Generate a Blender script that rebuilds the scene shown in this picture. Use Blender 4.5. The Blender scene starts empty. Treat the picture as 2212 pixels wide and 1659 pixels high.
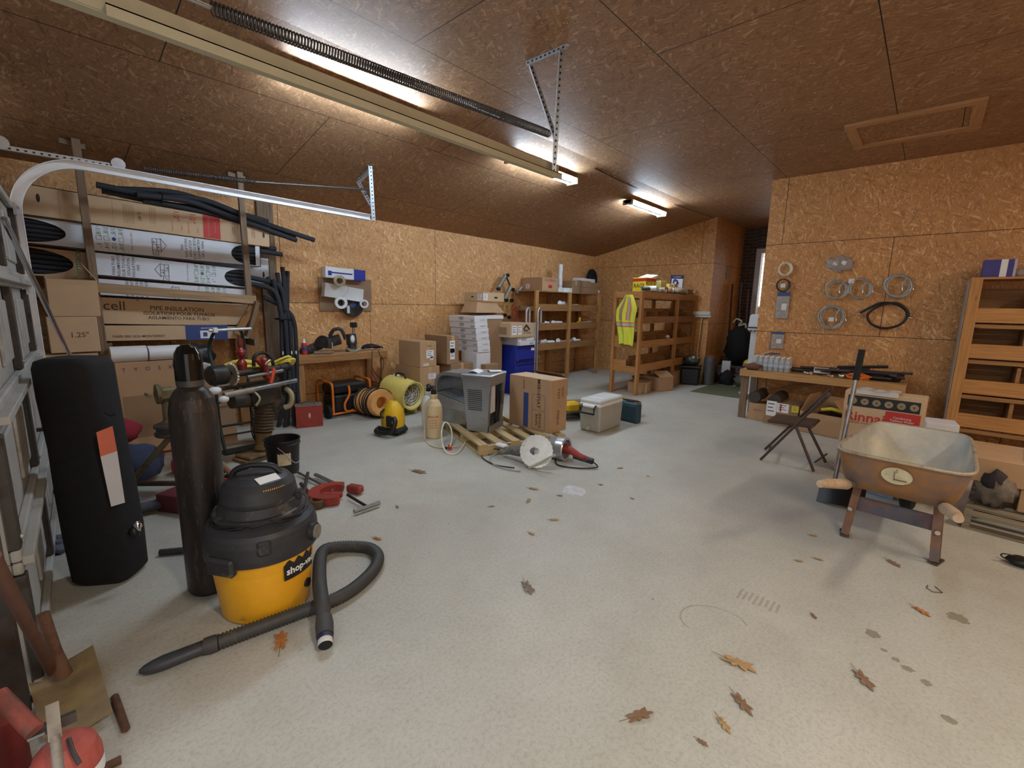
import bpy, math, random
import numpy as np
from mathutils import Vector, Matrix, Euler, noise

# ---------------------------------------------------------------- camera
YAW, PIT, ROL, FPX, CAMH = .733935, .171194, .018635, 985., 1.51
cy_, sy_ = math.cos(YAW), math.sin(YAW); cp_, sp_ = math.cos(PIT), math.sin(PIT)
FW = Vector((-sy_*cp_, cy_*cp_, -sp_)); r0 = Vector((cy_, sy_, 0)); u0 = r0.cross(FW)
RT = math.cos(ROL)*r0 + math.sin(ROL)*u0; UP = -math.sin(ROL)*r0 + math.cos(ROL)*u0
CAM = Vector((0, 0, CAMH))
sc = bpy.context.scene; COL = sc.collection
cd = bpy.data.cameras.new('camera'); cam = bpy.data.objects.new('camera', cd); COL.objects.link(cam)
cd.sensor_width = 36; cd.lens = 36*FPX/2212; cd.clip_start = .02; cd.clip_end = 200
m = Matrix((RT, UP, -FW)).transposed().to_4x4(); m.translation = CAM; cam.matrix_world = m
sc.camera = cam
# ---------------------------------------------------------------- exposure, world, large lights
vs = sc.view_settings; vs.view_transform = 'Standard'; vs.look = 'None'; vs.gamma = 1; vs.use_curve_mapping = False
vs.exposure = 0.24
cy = sc.cycles; cy.max_bounces = 6; cy.diffuse_bounces = 4; cy.glossy_bounces = 2; cy.transmission_bounces = 2; cy.transparent_max_bounces = 6; cy.caustics_reflective = False; cy.caustics_refractive = False; cy.adaptive_threshold = .03
w = bpy.data.worlds.new('world'); sc.world = w; w.use_nodes = True
bg = w.node_tree.nodes['Background']; bg.inputs[0].default_value = (.97, .98, 1.0, 1); bg.inputs[1].default_value = 1.1
def area(name, loc, rot, sx, sy, power, col):
    l = bpy.data.lights.new(name, 'AREA'); l.shape = 'RECTANGLE'; l.size = sx; l.size_y = sy; l.energy = power; l.color = col
    o = bpy.data.objects.new(name, l); o.location = loc; o.rotation_euler = rot; COL.objects.link(o); return o
area('shop_light_behind', (1.5, .7, 3.2), (0, 0, 0), 1.2, .25, 66, (1.0, .9, .74))
area('shop_light_right', (2.7, 4.2, 3.2), (0, 0, 0), .25, 1.2, 52, (1.0, .9, .74))
TUBE_COL, TUBE_STR = (.64, .82, 1.0, 1), 120
# ---------------------------------------------------------------- measuring helpers: photo pixel -> point of the room
def ray(x, y): return RT*((x-1106)/FPX) - UP*((y-829.5)/FPX) + FW
def at(x, y, z=0.): d = ray(x, y); return CAM + d*((z-CAMH)/d.z)
def atX(x, y, v): d = ray(x, y); return CAM + d*(v/d.x)
def atY(x, y, v): d = ray(x, y); return CAM + d*(v/d.y)
def V(*a): return Vector(a)
PI = math.pi
rnd = random.Random(7)
# ---------------------------------------------------------------- materials
def newmat(name):
    m = bpy.data.materials.new(name); m.use_nodes = True; nt = m.node_tree; nt.nodes.clear()
    out = nt.nodes.new('ShaderNodeOutputMaterial'); b = nt.nodes.new('ShaderNodeBsdfPrincipled')
    nt.links.new(b.outputs[0], out.inputs[0]); return m, nt, b
def N(nt, t, **k):
    n = nt.nodes.new('ShaderNode'+t)
    for a, v in k.items(): setattr(n, a, v)
    return n
def L(nt, a, b): nt.links.new(a, b)
def ramp(nt, fac, stops, interp='LINEAR'):
    r = N(nt, 'ValToRGB'); r.color_ramp.interpolation = interp; e = r.color_ramp.elements
    while len(e) < len(stops): e.new(.5)
    for i, (p, c) in enumerate(stops):
        e[i].position = p; e[i].color = (c[0], c[1], c[2], 1) if not isinstance(c, (int, float)) else (c, c, c, 1)
    L(nt, fac, r.inputs[0]); return r.outputs[0]
def mixc(nt, fac, a, b, mode='MIX'):
    n = N(nt, 'Mix', data_type='RGBA', blend_type=mode)
    for s, v in ((0, fac), (6, a), (7, b)):
        if hasattr(v, 'type') and hasattr(v, 'links'): L(nt, v, n.inputs[s])
        else: n.inputs[s].default_value = v if s == 0 else (v[0], v[1], v[2], 1)
    return n.outputs[2]
def mapped(nt, src, scale, rot=0., loc=(0, 0, 0)):
    mp = N(nt, 'Mapping'); mp.inputs['Scale'].default_value = scale; mp.inputs['Rotation'].default_value = (0, 0, rot); mp.inputs['Location'].default_value = loc
    L(nt, src, mp.inputs[0]); return mp.outputs[0]
def noiz(nt, vec, scale, detail=3, rough=.6):
    n = N(nt, 'TexNoise'); n.inputs['Scale'].default_value = scale; n.inputs['Detail'].default_value = detail; n.inputs['Roughness'].default_value = rough
    L(nt, vec, n.inputs['Vector']); return n.outputs['Fac']
def bump(nt, b, h, strength=.3, dist=.002):
    n = N(nt, 'Bump'); n.inputs['Strength'].default_value = strength; n.inputs['Distance'].default_value = dist
    L(nt, h, n.inputs['Height']); L(nt, n.outputs[0], b.inputs['Normal'])
_mc = {}
def S(r, g, b):
    f = lambda c: ((c/255+.055)/1.055)**2.4 if c > 10 else c/255/12.92
    return (f(r), f(g), f(b))
def mat(name, col, rough=.55, metal=0., var=.18, scale=14., bmp=0., dirt=None, dirt_amt=.45, spec=None, trans=0., alpha=1.):
    """plain surface of one colour with a soft noise in value, optional second colour (dirt, rust, wear)"""
    if name in _mc: return _mc[name]
    m, nt, b = newmat(name); tc = N(nt, 'TexCoord').outputs['Object']
    f = noiz(nt, tc, scale, 4)
    c = ramp(nt, f, [(.3, [x*(1-var) for x in col]), (.7, [min(1, x*(1+var)) for x in col])])
    if dirt:
        g = noiz(nt, tc, scale*.45, 6, .7)
        c = mixc(nt, ramp(nt, g, [(.62-dirt_amt*.35, 0), (.78-dirt_amt*.3, 1)]), c, dirt)
    L(nt, c, b.inputs['Base Color']); b.inputs['Roughness'].default_value = rough; b.inputs['Metallic'].default_value = metal
    if bmp: bump(nt, b, noiz(nt, tc, scale*4, 3), bmp)
    if trans: b.inputs['Transmission Weight'].default_value = trans
    if alpha < 1: b.inputs['Alpha'].default_value = alpha
    _mc[name] = m; return m
def wood(name, a, bcol, rough=.7, sc_=1., knots=True):
    if name in _mc: return _mc[name]
    m, nt, b = newmat(name); uv = N(nt, 'TexCoord').outputs['UV']
    v = mapped(nt, uv, (1.6*sc_, 34*sc_, 1)); f = noiz(nt, v, 1.6, 5, .65)
    g = noiz(nt, mapped(nt, uv, (.8, 3, 1)), 2, 3)
    c = ramp(nt, f, [(.32, bcol), (.6, a)])
    c = mixc(nt, ramp(nt, g, [(.35, .55), (.7, 0)]), c, [x*.72 for x in a], 'MIX')
    if knots:
        vo = N(nt, 'TexVoronoi'); vo.inputs['Scale'].default_value = 1; L(nt, mapped(nt, uv, (2.2, 7, 1)), vo.inputs['Vector'])
        c = mixc(nt, ramp(nt, vo.outputs['Distance'], [(.05, .8), (.11, 0)]), c, [x*.35 for x in bcol])
    L(nt, c, b.inputs['Base Color']); b.inputs['Roughness'].default_value = rough
    _mc[name] = m; return m
def osb(name, base, dark, light, seam=(2.44, 1.22), off=(0, 0), seam_on=True):
    """oriented strand board: layers of long flakes at several angles, sheet joints every 1.22 x 2.44 m"""
    m, nt, b = newmat(name); uv = N(nt, 'TexCoord').outputs['UV']
    wob = N(nt, 'TexNoise'); wob.inputs['Scale'].default_value = 5; L(nt, uv, wob.inputs['Vector'])
    va = N(nt, 'VectorMath', operation='SCALE'); L(nt, wob.outputs['Color'], va.inputs[0]); va.inputs['Scale'].default_value = .06
    vb = N(nt, 'VectorMath', operation='ADD'); L(nt, uv, vb.inputs[0]); L(nt, va.outputs[0], vb.inputs[1]); uvw = vb.outputs[0]
    c = None; hs = None
    lay = [(.2, 20, 72, .0), (.95, 19, 76, .55), (-.75, 18, 80, .55), (1.5, 20, 74, .60), (-1.3, 22, 90, .66), (.4, 13, 60, .78), (1.2, 12, 66, .86)]
    for i, (ang, sx, sy, th) in enumerate(lay):
        vo = N(nt, 'TexVoronoi'); vo.inputs['Scale'].default_value = 1; vo.inputs['Randomness'].default_value = 1
        L(nt, mapped(nt, mapped(nt, uvw, (1, 1, 1), ang), (sx, sy, 1), 0, (i*3.7, i*5.1, 0)), vo.inputs['Vector'])
        sep = N(nt, 'SeparateColor'); L(nt, vo.outputs['Color'], sep.inputs[0])
        col = ramp(nt, sep.outputs[0], [(0, [(p+q)/2 for p, q in zip(dark, base)]), (.3, base), (.8, [x*1.12 for x in base]), (1, light)])
        if c is None: c = col; hs = sep.outputs[0]
        else:
            k = ramp(nt, sep.outputs[1], [(th, 0), (th+.01, 1)])
            c = mixc(nt, k, c, col)
            pass
    big = noiz(nt, uv, 1.1, 3)
    c = mixc(nt, ramp(nt, big, [(.35, .35), (.65, 0)]), c, [x*.7 for x in base])
    sp = noiz(nt, mapped(nt, uv, (60, 90, 1)), 1, 2)
    c = mixc(nt, ramp(nt, sp, [(.68, 0), (.74, .8)]), c, [x*.25 for x in dark])
    if seam_on:
        br = N(nt, 'TexBrick'); br.offset = .5; br.inputs['Scale'].default_value = 1; br.inputs['Brick Width'].default_value = seam[0]; br.inputs['Row Height'].default_value = seam[1]
        br.inputs['Mortar Size'].default_value = .0035; br.inputs['Mortar Smooth'].default_value = 0
        br.inputs['Color1'].default_value = br.inputs['Color2'].default_value = (0, 0, 0, 1); br.inputs['Mortar'].default_value = (1, 1, 1, 1)
        L(nt, mapped(nt, uv, (1, 1, 1), 0, (off[0], off[1], 0)), br.inputs['Vector'])
        c = mixc(nt, br.outputs['Fac'], c, [x*.12 for x in dark])
    L(nt, c, b.inputs['Base Color']); b.inputs['Roughness'].default_value = .62
    bump(nt, b, noiz(nt, mapped(nt, uv, (30, 60, 1), .6), 1, 1), .3, .0015); return m
def emis(name, col, s):
    m, nt, b = newmat(name); b.inputs['Base Color'].default_value = (1, 1, 1, 1)
    b.inputs['Emission Color'].default_value = col if len(col) == 4 else (*col, 1); b.inputs['Emission Strength'].default_value = s; return m
# ---------------------------------------------------------------- mesh builder
def perp(d):
    d = d.normalized(); a = V(0, 0, 1) if abs(d.z) < .9 else V(1, 0, 0)
    s = d.cross(a).normalized(); return s, s.cross(d).normalized()
_tc = {}
def text_geo(s, bold=0.):
    k = (s, bold)
    if k in _tc: return _tc[k]
    cu = bpy.data.curves.new('t', 'FONT'); cu.body = s; cu.align_x = 'CENTER'; cu.align_y = 'CENTER'; cu.resolution_u = 2; cu.offset = bold
    o = bpy.data.objects.new('t', cu); COL.objects.link(o); dg = bpy.context.evaluated_depsgraph_get()
    me = bpy.data.meshes.new_from_object(o.evaluated_get(dg))
    g = ([v.co.copy() for v in me.vertices], [list(p.vertices) for p in me.polygons])
    xs = [v.x for v in g[0]]; cx = (min(xs)+max(xs))/2; ys = [v.y for v in g[0]]; cyy = (min(ys)+max(ys))/2
    g = ([V(v.x-cx, v.y-cyy, 0) for v in g[0]], g[1], max(xs)-min(xs), max(ys)-min(ys))
    bpy.data.objects.remove(o); bpy.data.curves.remove(cu); bpy.data.meshes.remove(me); _tc[k] = g; return g
class MB:
    def __init__(s): s.v = []; s.f = []; s.mi = []; s.uv = []; s.sm = []; s.mats = []; s.M = Matrix.Identity(4)
    def mid(s, m):
        if m not in s.mats: s.mats.append(m)
        return s.mats.index(m)
    def add(s, vs, fs, m, smooth=False, uvs=None):
        b = len(s.v); k = s.mid(m); s.v += [s.M @ Vector(v) for v in vs]
        ox, oy = rnd.random()*7, rnd.random()*7
        for i, f in enumerate(fs):
            s.f.append([b+j for j in f]); s.mi.append(k); s.sm.append(smooth)
            if uvs: s.uv.append([(uvs[j][0]+ox, uvs[j][1]+oy) for j in f])
            else:
                P = [Vector(vs[j]) for j in f]; n = (P[1]-P[0]).cross(P[2]-P[0]) if len(P) > 2 else V(0, 0, 1)
                a = max(range(3), key=lambda q: abs(n[q])); q = [(1, 2), (0, 2), (0, 1)][a]
                s.uv.append([(p[q[0]]+ox, p[q[1]]+oy) for p in P])
        return s
    def box(s, c, sz, m, R=None, bev=0., fuv=None, taper=None):
        """box of full sizes sz centred at c; u of the uv runs along its longest side"""
        hx, hy, hz = [q/2 for q in sz]; c = Vector(c); vs = []; fs = []
        bev = min(bev, hx*.95, hy*.95, hz*.95)
        tp = (lambda z: 1 if taper is None else (1+(taper-1)*(z+hz)/(2*hz)))
        if bev <= 0:
            for x in (-hx, hx):
                for y in (-hy, hy):
                    for z in (-hz, hz): vs.append(V(x*tp(z), y*tp(z), z))
            fs = [(0, 1, 3, 2), (4, 6, 7, 5), (0, 4, 5, 1), (2, 3, 7, 6), (0, 2, 6, 4), (1, 5, 7, 3)]
        else:
            idx = {}
            for x in (-1, 1):
                for y in (-1, 1):
                    for z in (-1, 1):
                        for a in range(3):
                            p = [x*(hx-bev), y*(hy-bev), z*(hz-bev)]; p[a] = (x, y, z)[a]*(hx, hy, hz)[a]
                            idx[(x, y, z, a)] = len(vs); vs.append(V(p[0]*tp(p[2]), p[1]*tp(p[2]), p[2]))
            for a in range(3):
                for sg in (-1, 1):
                    o = [q for q in range(3) if q != a]; F = []
                    for u_, w_ in ((-1, -1), (1, -1), (1, 1), (-1, 1)):
                        k = [0, 0, 0]; k[a] = sg; k[o[0]] = u_; k[o[1]] = w_; F.append(idx[(*k, a)])
                    if (sg > 0) == (a == 1): F.reverse()
                    fs.append(F)
            for a in range(3):
                o = [q for q in range(3) if q != a]
                for u_ in (-1, 1):
                    for w_ in (-1, 1):
                        F = []
                        for t, ax in ((-1, o[0]), (1, o[0]), (1, o[1]), (-1, o[1])):
                            k = [0, 0, 0]; k[a] = t; k[o[0]] = u_; k[o[1]] = w_; F.append(idx[(*k, ax)])
                        P = [vs[i] for i in F]; n = (P[1]-P[0]).cross(P[2]-P[0]); mid = sum(P, V(0, 0, 0))
                        if n.dot(mid) < 0: F.reverse()
                        fs.append(F)
            for x in (-1, 1):
                for y in (-1, 1):
                    for z in (-1, 1):
                        F = [idx[(x, y, z, a)] for a in range(3)]; P = [vs[i] for i in F]
                        if (P[1]-P[0]).cross(P[2]-P[0]).dot(V(x, y, z)) < 0: F.reverse()
                        fs.append(F)
        L_ = max(range(3), key=lambda q: sz[q]); fu = []
        ox, oy = rnd.random()*9, rnd.random()*9
        for F in fs:
            P = [vs[i] for i in F]; n = (P[1]-P[0]).cross(P[2]-P[0]); a = max(range(3), key=lambda q: abs(n[q]))
            if a == L_: q = [x for x in range(3) if x != a]
            else: q = [L_, [x for x in range(3) if x not in (a, L_)][0]]
            fu.append([(p[q[0]]+ox, p[q[1]]+oy) for p in P])
        T = Matrix.Translation(c) @ (R.to_4x4() if R is not None else Matrix.Identity(4))
        b = len(s.v); k = s.mid(m); s.v += [s.M @ (T @ v) for v in vs]
        for F, u in zip(fs, fu): s.f.append([b+i for i in F]); s.mi.append(k); s.sm.append(False); s.uv.append(u)
        return s
    def bx(s, x0, x1, y0, y1, z0, z1, m, bev=0.): return s.box(((x0+x1)/2, (y0+y1)/2, (z0+z1)/2), (abs(x1-x0), abs(y1-y0), abs(z1-z0)), m, None, bev)
    def beam(s, p, q, w, h, m, up=(0, 0, 1), bev=0.):
        """straight bar p->q, w across, h along up"""
        p, q = Vector(p), Vector(q); d = (q-p); l = d.length; d.normalize(); up = Vector(up)
        if abs(d.dot(up)) > .98: up = V(0, 1, 0) if abs(d.y) < .9 else V(1, 0, 0)
        y = d.cross(up).normalized()*-1; z = d.cross(y).normalized()
        if z.dot(up) < 0: z = -z; y = z.cross(d)
        R = Matrix((d, y, z)).transposed()
        return s.box((p+q)/2, (l, w, h), m, R, bev)
    def tube(s, pts, r, m, n=8, closed=False, cap=True, flat=None):
        pts = [Vector(p) for p in pts]; k = len(pts); rs = r if isinstance(r, (list, tuple)) else [r]*k
        T = []
        for i in range(k):
            a = pts[(i-1) % k] if (closed or i > 0) else pts[i]; b = pts[(i+1) % k] if (closed or i < k-1) else pts[i]
            d = (b-a); T.append(d.normalized() if d.length > 1e-9 else V(0, 0, 1))
        s0, _ = perp(T[0]); vs = []; uvs = []; fr = s0; ln = 0
        for i in range(k):
            fr = (fr - T[i]*fr.dot(T[i])); fr = fr.normalized() if fr.length > 1e-6 else perp(T[i])[0]; g = T[i].cross(fr)
            if i: ln += (pts[i]-pts[i-1]).length
            for j in range(n):
                a = 2*PI*j/n; vs.append(pts[i] + (fr*math.cos(a) + g*math.sin(a)*(flat or 1))*rs[i]); uvs.append((ln, j/n*rs[i]*6))
        fs = []
        for i in range(k if closed else k-1):
            for j in range(n):
                i2 = (i+1) % k; fs.append((i*n+j, i*n+(j+1) % n, i2*n+(j+1) % n, i2*n+j))
        s.add(vs, fs, m, True, uvs)
        if cap and not closed:
            s.add([vs[j] for j in range(n)], [list(range(n))[::-1]], m); s.add([vs[(k-1)*n+j] for j in range(n)], [list(range(n))], m)
        return s
    def ribbed(s, pts, r, m, pitch=.012, depth=.15, n=12):
        """corrugated hose along a smooth path"""
        P = smooth(pts, max(4, int(path_len(pts)/pitch/2/len(pts))*2+2)); P = resample(P, pitch/2)
        return s.tube(P, [r*(1 if i % 2 else 1-depth) for i in range(len(P))], m, n)
    def lathe(s, prof, m, n=28, T=None, smooth_=True, mats=None):
        T = T or Matrix.Identity(4); k = len(prof)
        for i in range(k-1):
            (ra, za), (rb, zb) = prof[i], prof[i+1]; mm = mats[i] if mats else m; vs = []; uvs = []
            for j in range(n):
                a = 2*PI*j/n
                vs.append(T @ V(ra*math.cos(a), ra*math.sin(a), za)); vs.append(T @ V(rb*math.cos(a), rb*math.sin(a), zb)); uvs += [(za+ra, j/n), (zb+rb, j/n)]
            fs = [(2*j, 2*((j+1) % n), 2*((j+1) % n)+1, 2*j+1) for j in range(n)]
            s.add(vs, fs, mm, smooth_, uvs)
        return s
    def cyl(s, p, q, r, m, n=20, r2=None, cap=True):
        return s.tube([p, q], [r, r if r2 is None else r2], m, n, cap=cap)
    def ball(s, c, r, m, n=14, sq=(1, 1, 1), seed=None, amp=0., R=None):
        vs = []; fs = []; h = n//2; c = Vector(c)
        for i in range(h+1):
            th = PI*i/h
            for j in range(n):
                a = 2*PI*j/n; d = V(math.sin(th)*math.cos(a), math.sin(th)*math.sin(a), math.cos(th)); k = 1.
                if seed is not None: k += amp*noise.noise(d*2.2+V(seed*3.1, seed, 0))+amp*.5*noise.noise(d*6+V(seed, 0, seed))
                v = V(d.x*sq[0], d.y*sq[1], d.z*sq[2])*(r*k); vs.append(c+(R @ v if R is not None else v))
        for i in range(h):
            for j in range(n): fs.append((i*n+j, (i+1)*n+j, (i+1)*n+(j+1) % n, i*n+(j+1) % n))
        return s.add(vs, fs, m, True)
    def prism(s, poly, th, m, T=None, smooth_=False):
        """2d outline in xy, extruded th along z"""
        T = T or Matrix.Identity(4); n = len(poly)
        vs = [T @ V(x, y, 0) for x, y in poly]+[T @ V(x, y, th) for x, y in poly]
        ar = sum(poly[i][0]*poly[(i+1) % n][1]-poly[(i+1) % n][0]*poly[i][1] for i in range(n))
        A = list(range(n)); B = [n+i for i in range(n)]
        s.add(vs, [A[::-1] if ar > 0 else A, B if ar > 0 else B[::-1]], m)
        s.add(vs, [(i, (i+1) % n, n+(i+1) % n, n+i) if ar > 0 else (i, n+i, n+(i+1) % n, (i+1) % n) for i in range(n)], m, smooth_)
        return s
    def loft(s, rings, m, smooth_=True, cap=(True, True)):
        n = len(rings[0]); vs = [Vector(p) for r in rings for p in r]; fs = []
        for i in range(len(rings)-1):
            for j in range(n): fs.append((i*n+j, i*n+(j+1) % n, (i+1)*n+(j+1) % n, (i+1)*n+j))
        s.add(vs, fs, m, smooth_)
        if cap[0]: s.add(rings[0], [list(range(n))[::-1]], m)
        if cap[1]: s.add(rings[-1], [list(range(n))], m)
        return s
    def sheet(s, fn, nu, nv, m, th=.002, smooth_=True):
        """thin curved sheet from fn(u,v) -> point, both sides"""
        P = [[Vector(fn(i/nu, j/nv)) for j in range(nv+1)] for i in range(nu+1)]; vs = [p for r in P for p in r]; k = nv+1
        fs = [(i*k+j, (i+1)*k+j, (i+1)*k+j+1, i*k+j+1) for i in range(nu) for j in range(nv)]
        n = (P[1][0]-P[0][0]).cross(P[0][1]-P[0][0]); n = n.normalized() if n.length > 1e-9 else V(0, 0, 1)
        s.add(vs, fs, m, smooth_); s.add([v-n*th for v in vs], [f[::-1] for f in fs], m, smooth_)
        ed = [i*k for i in range(nu+1)]+[nu*k+j for j in range(1, nv+1)]+[i*k+nv for i in range(nu-1, -1, -1)]+[j for j in range(nv-1, 0, -1)]
        w_ = [vs[i] for i in ed]+[vs[i]-n*th for i in ed]; e = len(ed)
        return s.add(w_, [(i, e+i, e+(i+1) % e, (i+1) % e) for i in range(e)], m)
    def text(s, t, h, T, m, bold=0., width=None):
        """lettering lying in the xy plane of T, capital height about h"""
        vs, fs, w_, hh = text_geo(t, bold); k = h/.7; kx = k if width is None else width/w_
        s.add([T @ V(v.x*kx, v.y*k, 0) for v in vs], fs, m); return s
    def build(s, name, parent=None, mod=None, bevel=0.):
        me = bpy.data.meshes.new(name); me.from_pydata([tuple(v) for v in s.v], [], s.f); me.polygons.foreach_set('material_index', s.mi); me.polygons.foreach_set('use_smooth', s.sm)
        ul = me.uv_layers.new(name='UVMap'); ul.data.foreach_set('uv', [c for u in s.uv for p in u for c in p])
        for m in s.mats: me.materials.append(m)
        me.update(); o = bpy.data.objects.new(name, me); COL.objects.link(o)
        if parent: o.parent = parent
        if bevel:
            b = o.modifiers.new('b', 'BEVEL'); b.width = bevel; b.segments = 2; b.limit_method = 'ANGLE'
        return o
def path_len(p): return sum((Vector(p[i+1])-Vector(p[i])).length for i in range(len(p)-1))
def smooth(pts, k=6, closed=False):
    """Catmull-Rom through the points"""
    p = [Vector(q) for q in pts]; n = len(p); out = []
    for i in range(n if closed else n-1):
        a, b, c, d = (p[(i-1) % n], p[i], p[(i+1) % n], p[(i+2) % n]) if closed else (p[max(i-1, 0)], p[i], p[i+1], p[min(i+2, n-1)])
        for j in range(k):
            t = j/k; out.append(.5*((2*b)+(c-a)*t+(2*a-5*b+4*c-d)*t*t+(3*b-a-3*c+d)*t**3))
    if not closed: out.append(p[-1])
    return out
def resample(P, step):
    out = [P[0]]; acc = 0
    for i in range(len(P)-1):
        d = (P[i+1]-P[i]).length; t = step-acc
        while t <= d and d > 0: out.append(P[i].lerp(P[i+1], t/d)); t += step
        acc = (acc+d) % step if d > 0 else acc
    return out if len(out) > 1 else P
ORD = ['first', 'second', 'third', 'fourth', 'fifth', 'sixth', 'seventh', 'eighth', 'ninth', 'tenth', 'eleventh', 'twelfth', 'thirteenth', 'fourteenth', 'fifteenth', 'sixteenth', 'seventeenth', 'eighteenth', 'nineteenth', 'twentieth', 'twenty-first', 'twenty-second']
def tag(o, label, cat, group=None, kind=None):
    if label: o['label'] = label
    if cat: o['category'] = cat
    if group: o['group'] = group
    if kind: o['kind'] = kind
    return o
def thing(name, label, cat, loc=(0, 0, 0), rz=0., group=None, rot=None):
    o = bpy.data.objects.new(name, None); COL.objects.link(o); o.location = loc; o.rotation_euler = rot or (0, 0, rz); o.empty_display_size = .1
    return tag(o, label, cat, group)
def solo(name, mb, label, cat, loc=(0, 0, 0), rz=0., group=None, rot=None, bevel=0.):
    o = mb.build(name, bevel=bevel); o.location = loc; o.rotation_euler = rot or (0, 0, rz); return tag(o, label, cat, group)
def struct(name, mb): return tag(mb.build(name), None, None, kind='structure')
def TR(x, y, z, rx=0, ry=0, rz=0): return Matrix.Translation((x, y, z)) @ Euler((rx, ry, rz)).to_matrix().to_4x4()
# matrices for lettering on the faces of a box w x d x h standing at the origin (x centred, y centred, z from 0)
def FR(w, d, h, u, v, e=.0012, rot=0): return TR(u*w, -d/2-e, v*h, PI/2) @ TR(0, 0, 0, 0, 0, rot)
def RI(w, d, h, u, v, e=.0012, rot=0): return TR(w/2+e, u*d, v*h, PI/2, 0, PI/2) @ TR(0, 0, 0, 0, 0, rot)
def TO(w, d, h, u, v, e=.0012, rot=0): return TR(u*w, v*d, h+e, 0, 0, rot)
def dup(root, loc, rz=None, label=None, rot=None):
    r = root.copy(); COL.objects.link(r); r.location = loc
    if rot: r.rotation_euler = rot
    elif rz is not None: r.rotation_euler = (0, 0, rz)
    if label: r['label'] = label
    for ch in list(root.children):
        c = ch.copy(); COL.objects.link(c); c.parent = r
        for g in list(ch.children): d = g.copy(); COL.objects.link(d); d.parent = c
    return r
def measure(pL, pC, pR, z, ytop=None, h=None):
    """a box standing at height z, from the pixels of its left, near and right bottom corners (and top of the near edge)"""
    Lf, Cn, Rt = at(*pL, z), at(*pC, z), at(*pR, z); ex = Cn-Lf; w_ = ex.length; ex.normalize(); ey = V(-ex.y, ex.x, 0); d_ = max(.03, (Rt-Cn).dot(ey))
    if h is None:
        q = ray(pC[0], ytop); t = math.hypot(Cn.x, Cn.y)/math.hypot(q.x, q.y); h = CAMH+q.z*t-z
    c = Cn-ex*w_/2+ey*d_/2; c.z = z
    return c, w_, d_, h, math.atan2(ex.y, ex.x)

# ---------------------------------------------------------------- palette
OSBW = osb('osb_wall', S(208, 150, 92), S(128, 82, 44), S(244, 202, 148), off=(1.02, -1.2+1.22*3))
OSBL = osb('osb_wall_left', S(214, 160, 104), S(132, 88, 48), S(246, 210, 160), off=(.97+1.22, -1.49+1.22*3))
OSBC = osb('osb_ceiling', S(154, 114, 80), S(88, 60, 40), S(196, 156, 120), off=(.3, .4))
PINE = wood('pine_board', S(206, 150, 88), S(160, 104, 54)); PINED = wood('old_pine', S(176, 128, 78), S(120, 80, 44))
LUMB = wood('weathered_lumber', S(140, 116, 92), S(92, 72, 54)); PALW = wood('pallet_wood', S(208, 184, 136), S(160, 128, 84)); PALG = wood('grey_pallet_wood', S(150, 138, 118), S(104, 92, 76))
CARD = mat('cardboard', S(184, 148, 112), .75, var=.06, scale=5); CARD2 = mat('cardboard_pale', S(200, 170, 136), .75, var=.06, scale=5); CARDD = mat('cardboard_dark', S(154, 122, 90), .8, var=.08, scale=5)
CIN = mat('carton_inside', S(150, 118, 84), .85, var=.05); WBOX = mat('white_carton', S(222, 220, 222), .7, var=.04); TAPE = mat('packing_tape', S(196, 162, 118), .3, var=.05)
INK = mat('black_ink', S(52, 46, 44), .6, var=.05); INKR = mat('red_ink', S(190, 52, 48), .6, var=.05); INKB = mat('blue_ink', S(56, 74, 130), .6, var=.05); INKG = mat('green_ink', S(74, 130, 84), .6, var=.05); INKBR = mat('brown_ink', S(112, 78, 52), .6, var=.05)
PAPER = mat('white_paper', S(232, 232, 234), .6, var=.02); BLK = mat('black_plastic', S(26, 26, 28), .45, var=.2); BLKM = mat('matte_black', S(22, 22, 24), .85, var=.25, scale=30, bmp=.2); DGR = mat('dark_grey_plastic', S(62, 62, 66), .5, dirt=S(120, 116, 110), dirt_amt=.12)
RUB = mat('black_foam', S(42, 44, 50), .8, var=.12); STL = mat('bare_steel', S(150, 150, 152), .35, .85, dirt=S(96, 78, 62), dirt_amt=.1); GALV = mat('galvanised_steel', S(196, 200, 206), .4, .6, var=.12, scale=30); DST = mat('dark_steel', S(92, 88, 86), .5, .7, dirt=S(88, 62, 46), dirt_amt=.3)
ALU = mat('brushed_aluminium', S(205, 207, 212), .3, .8, var=.06); CHR = mat('chrome', S(225, 225, 228), .12, 1, var=.02); RUST = mat('rusty_steel', S(108, 78, 60), .8, .2, dirt=S(78, 54, 42), dirt_amt=.45)
YEL = mat('yellow_plastic', S(232, 184, 32), .45, var=.08); YEL2 = mat('bright_yellow', S(236, 214, 60), .5, var=.08); ORG = mat('orange_paint', S(224, 118, 40), .45, var=.08, dirt=S(120, 70, 40), dirt_amt=.05); REDP = mat('red_paint', S(156, 56, 46), .5, var=.12, dirt=S(92, 44, 36), dirt_amt=.25)
REDC = mat('bright_red', S(206, 52, 42), .5, var=.08); BLU = mat('blue_enamel', S(36, 50, 150), .4, var=.06); GRN = mat('dark_green_paint', S(28, 52, 50), .45, var=.1); CRM = mat('cream_paint', S(196, 188, 160), .5, .1, var=.05)
WPL = mat('white_plastic', S(226, 228, 230), .4, var=.03); TANP = mat('tan_plastic', S(214, 192, 150), .45, var=.05); GREY = mat('grey_plastic', S(160, 158, 152), .55, var=.04)
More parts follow.
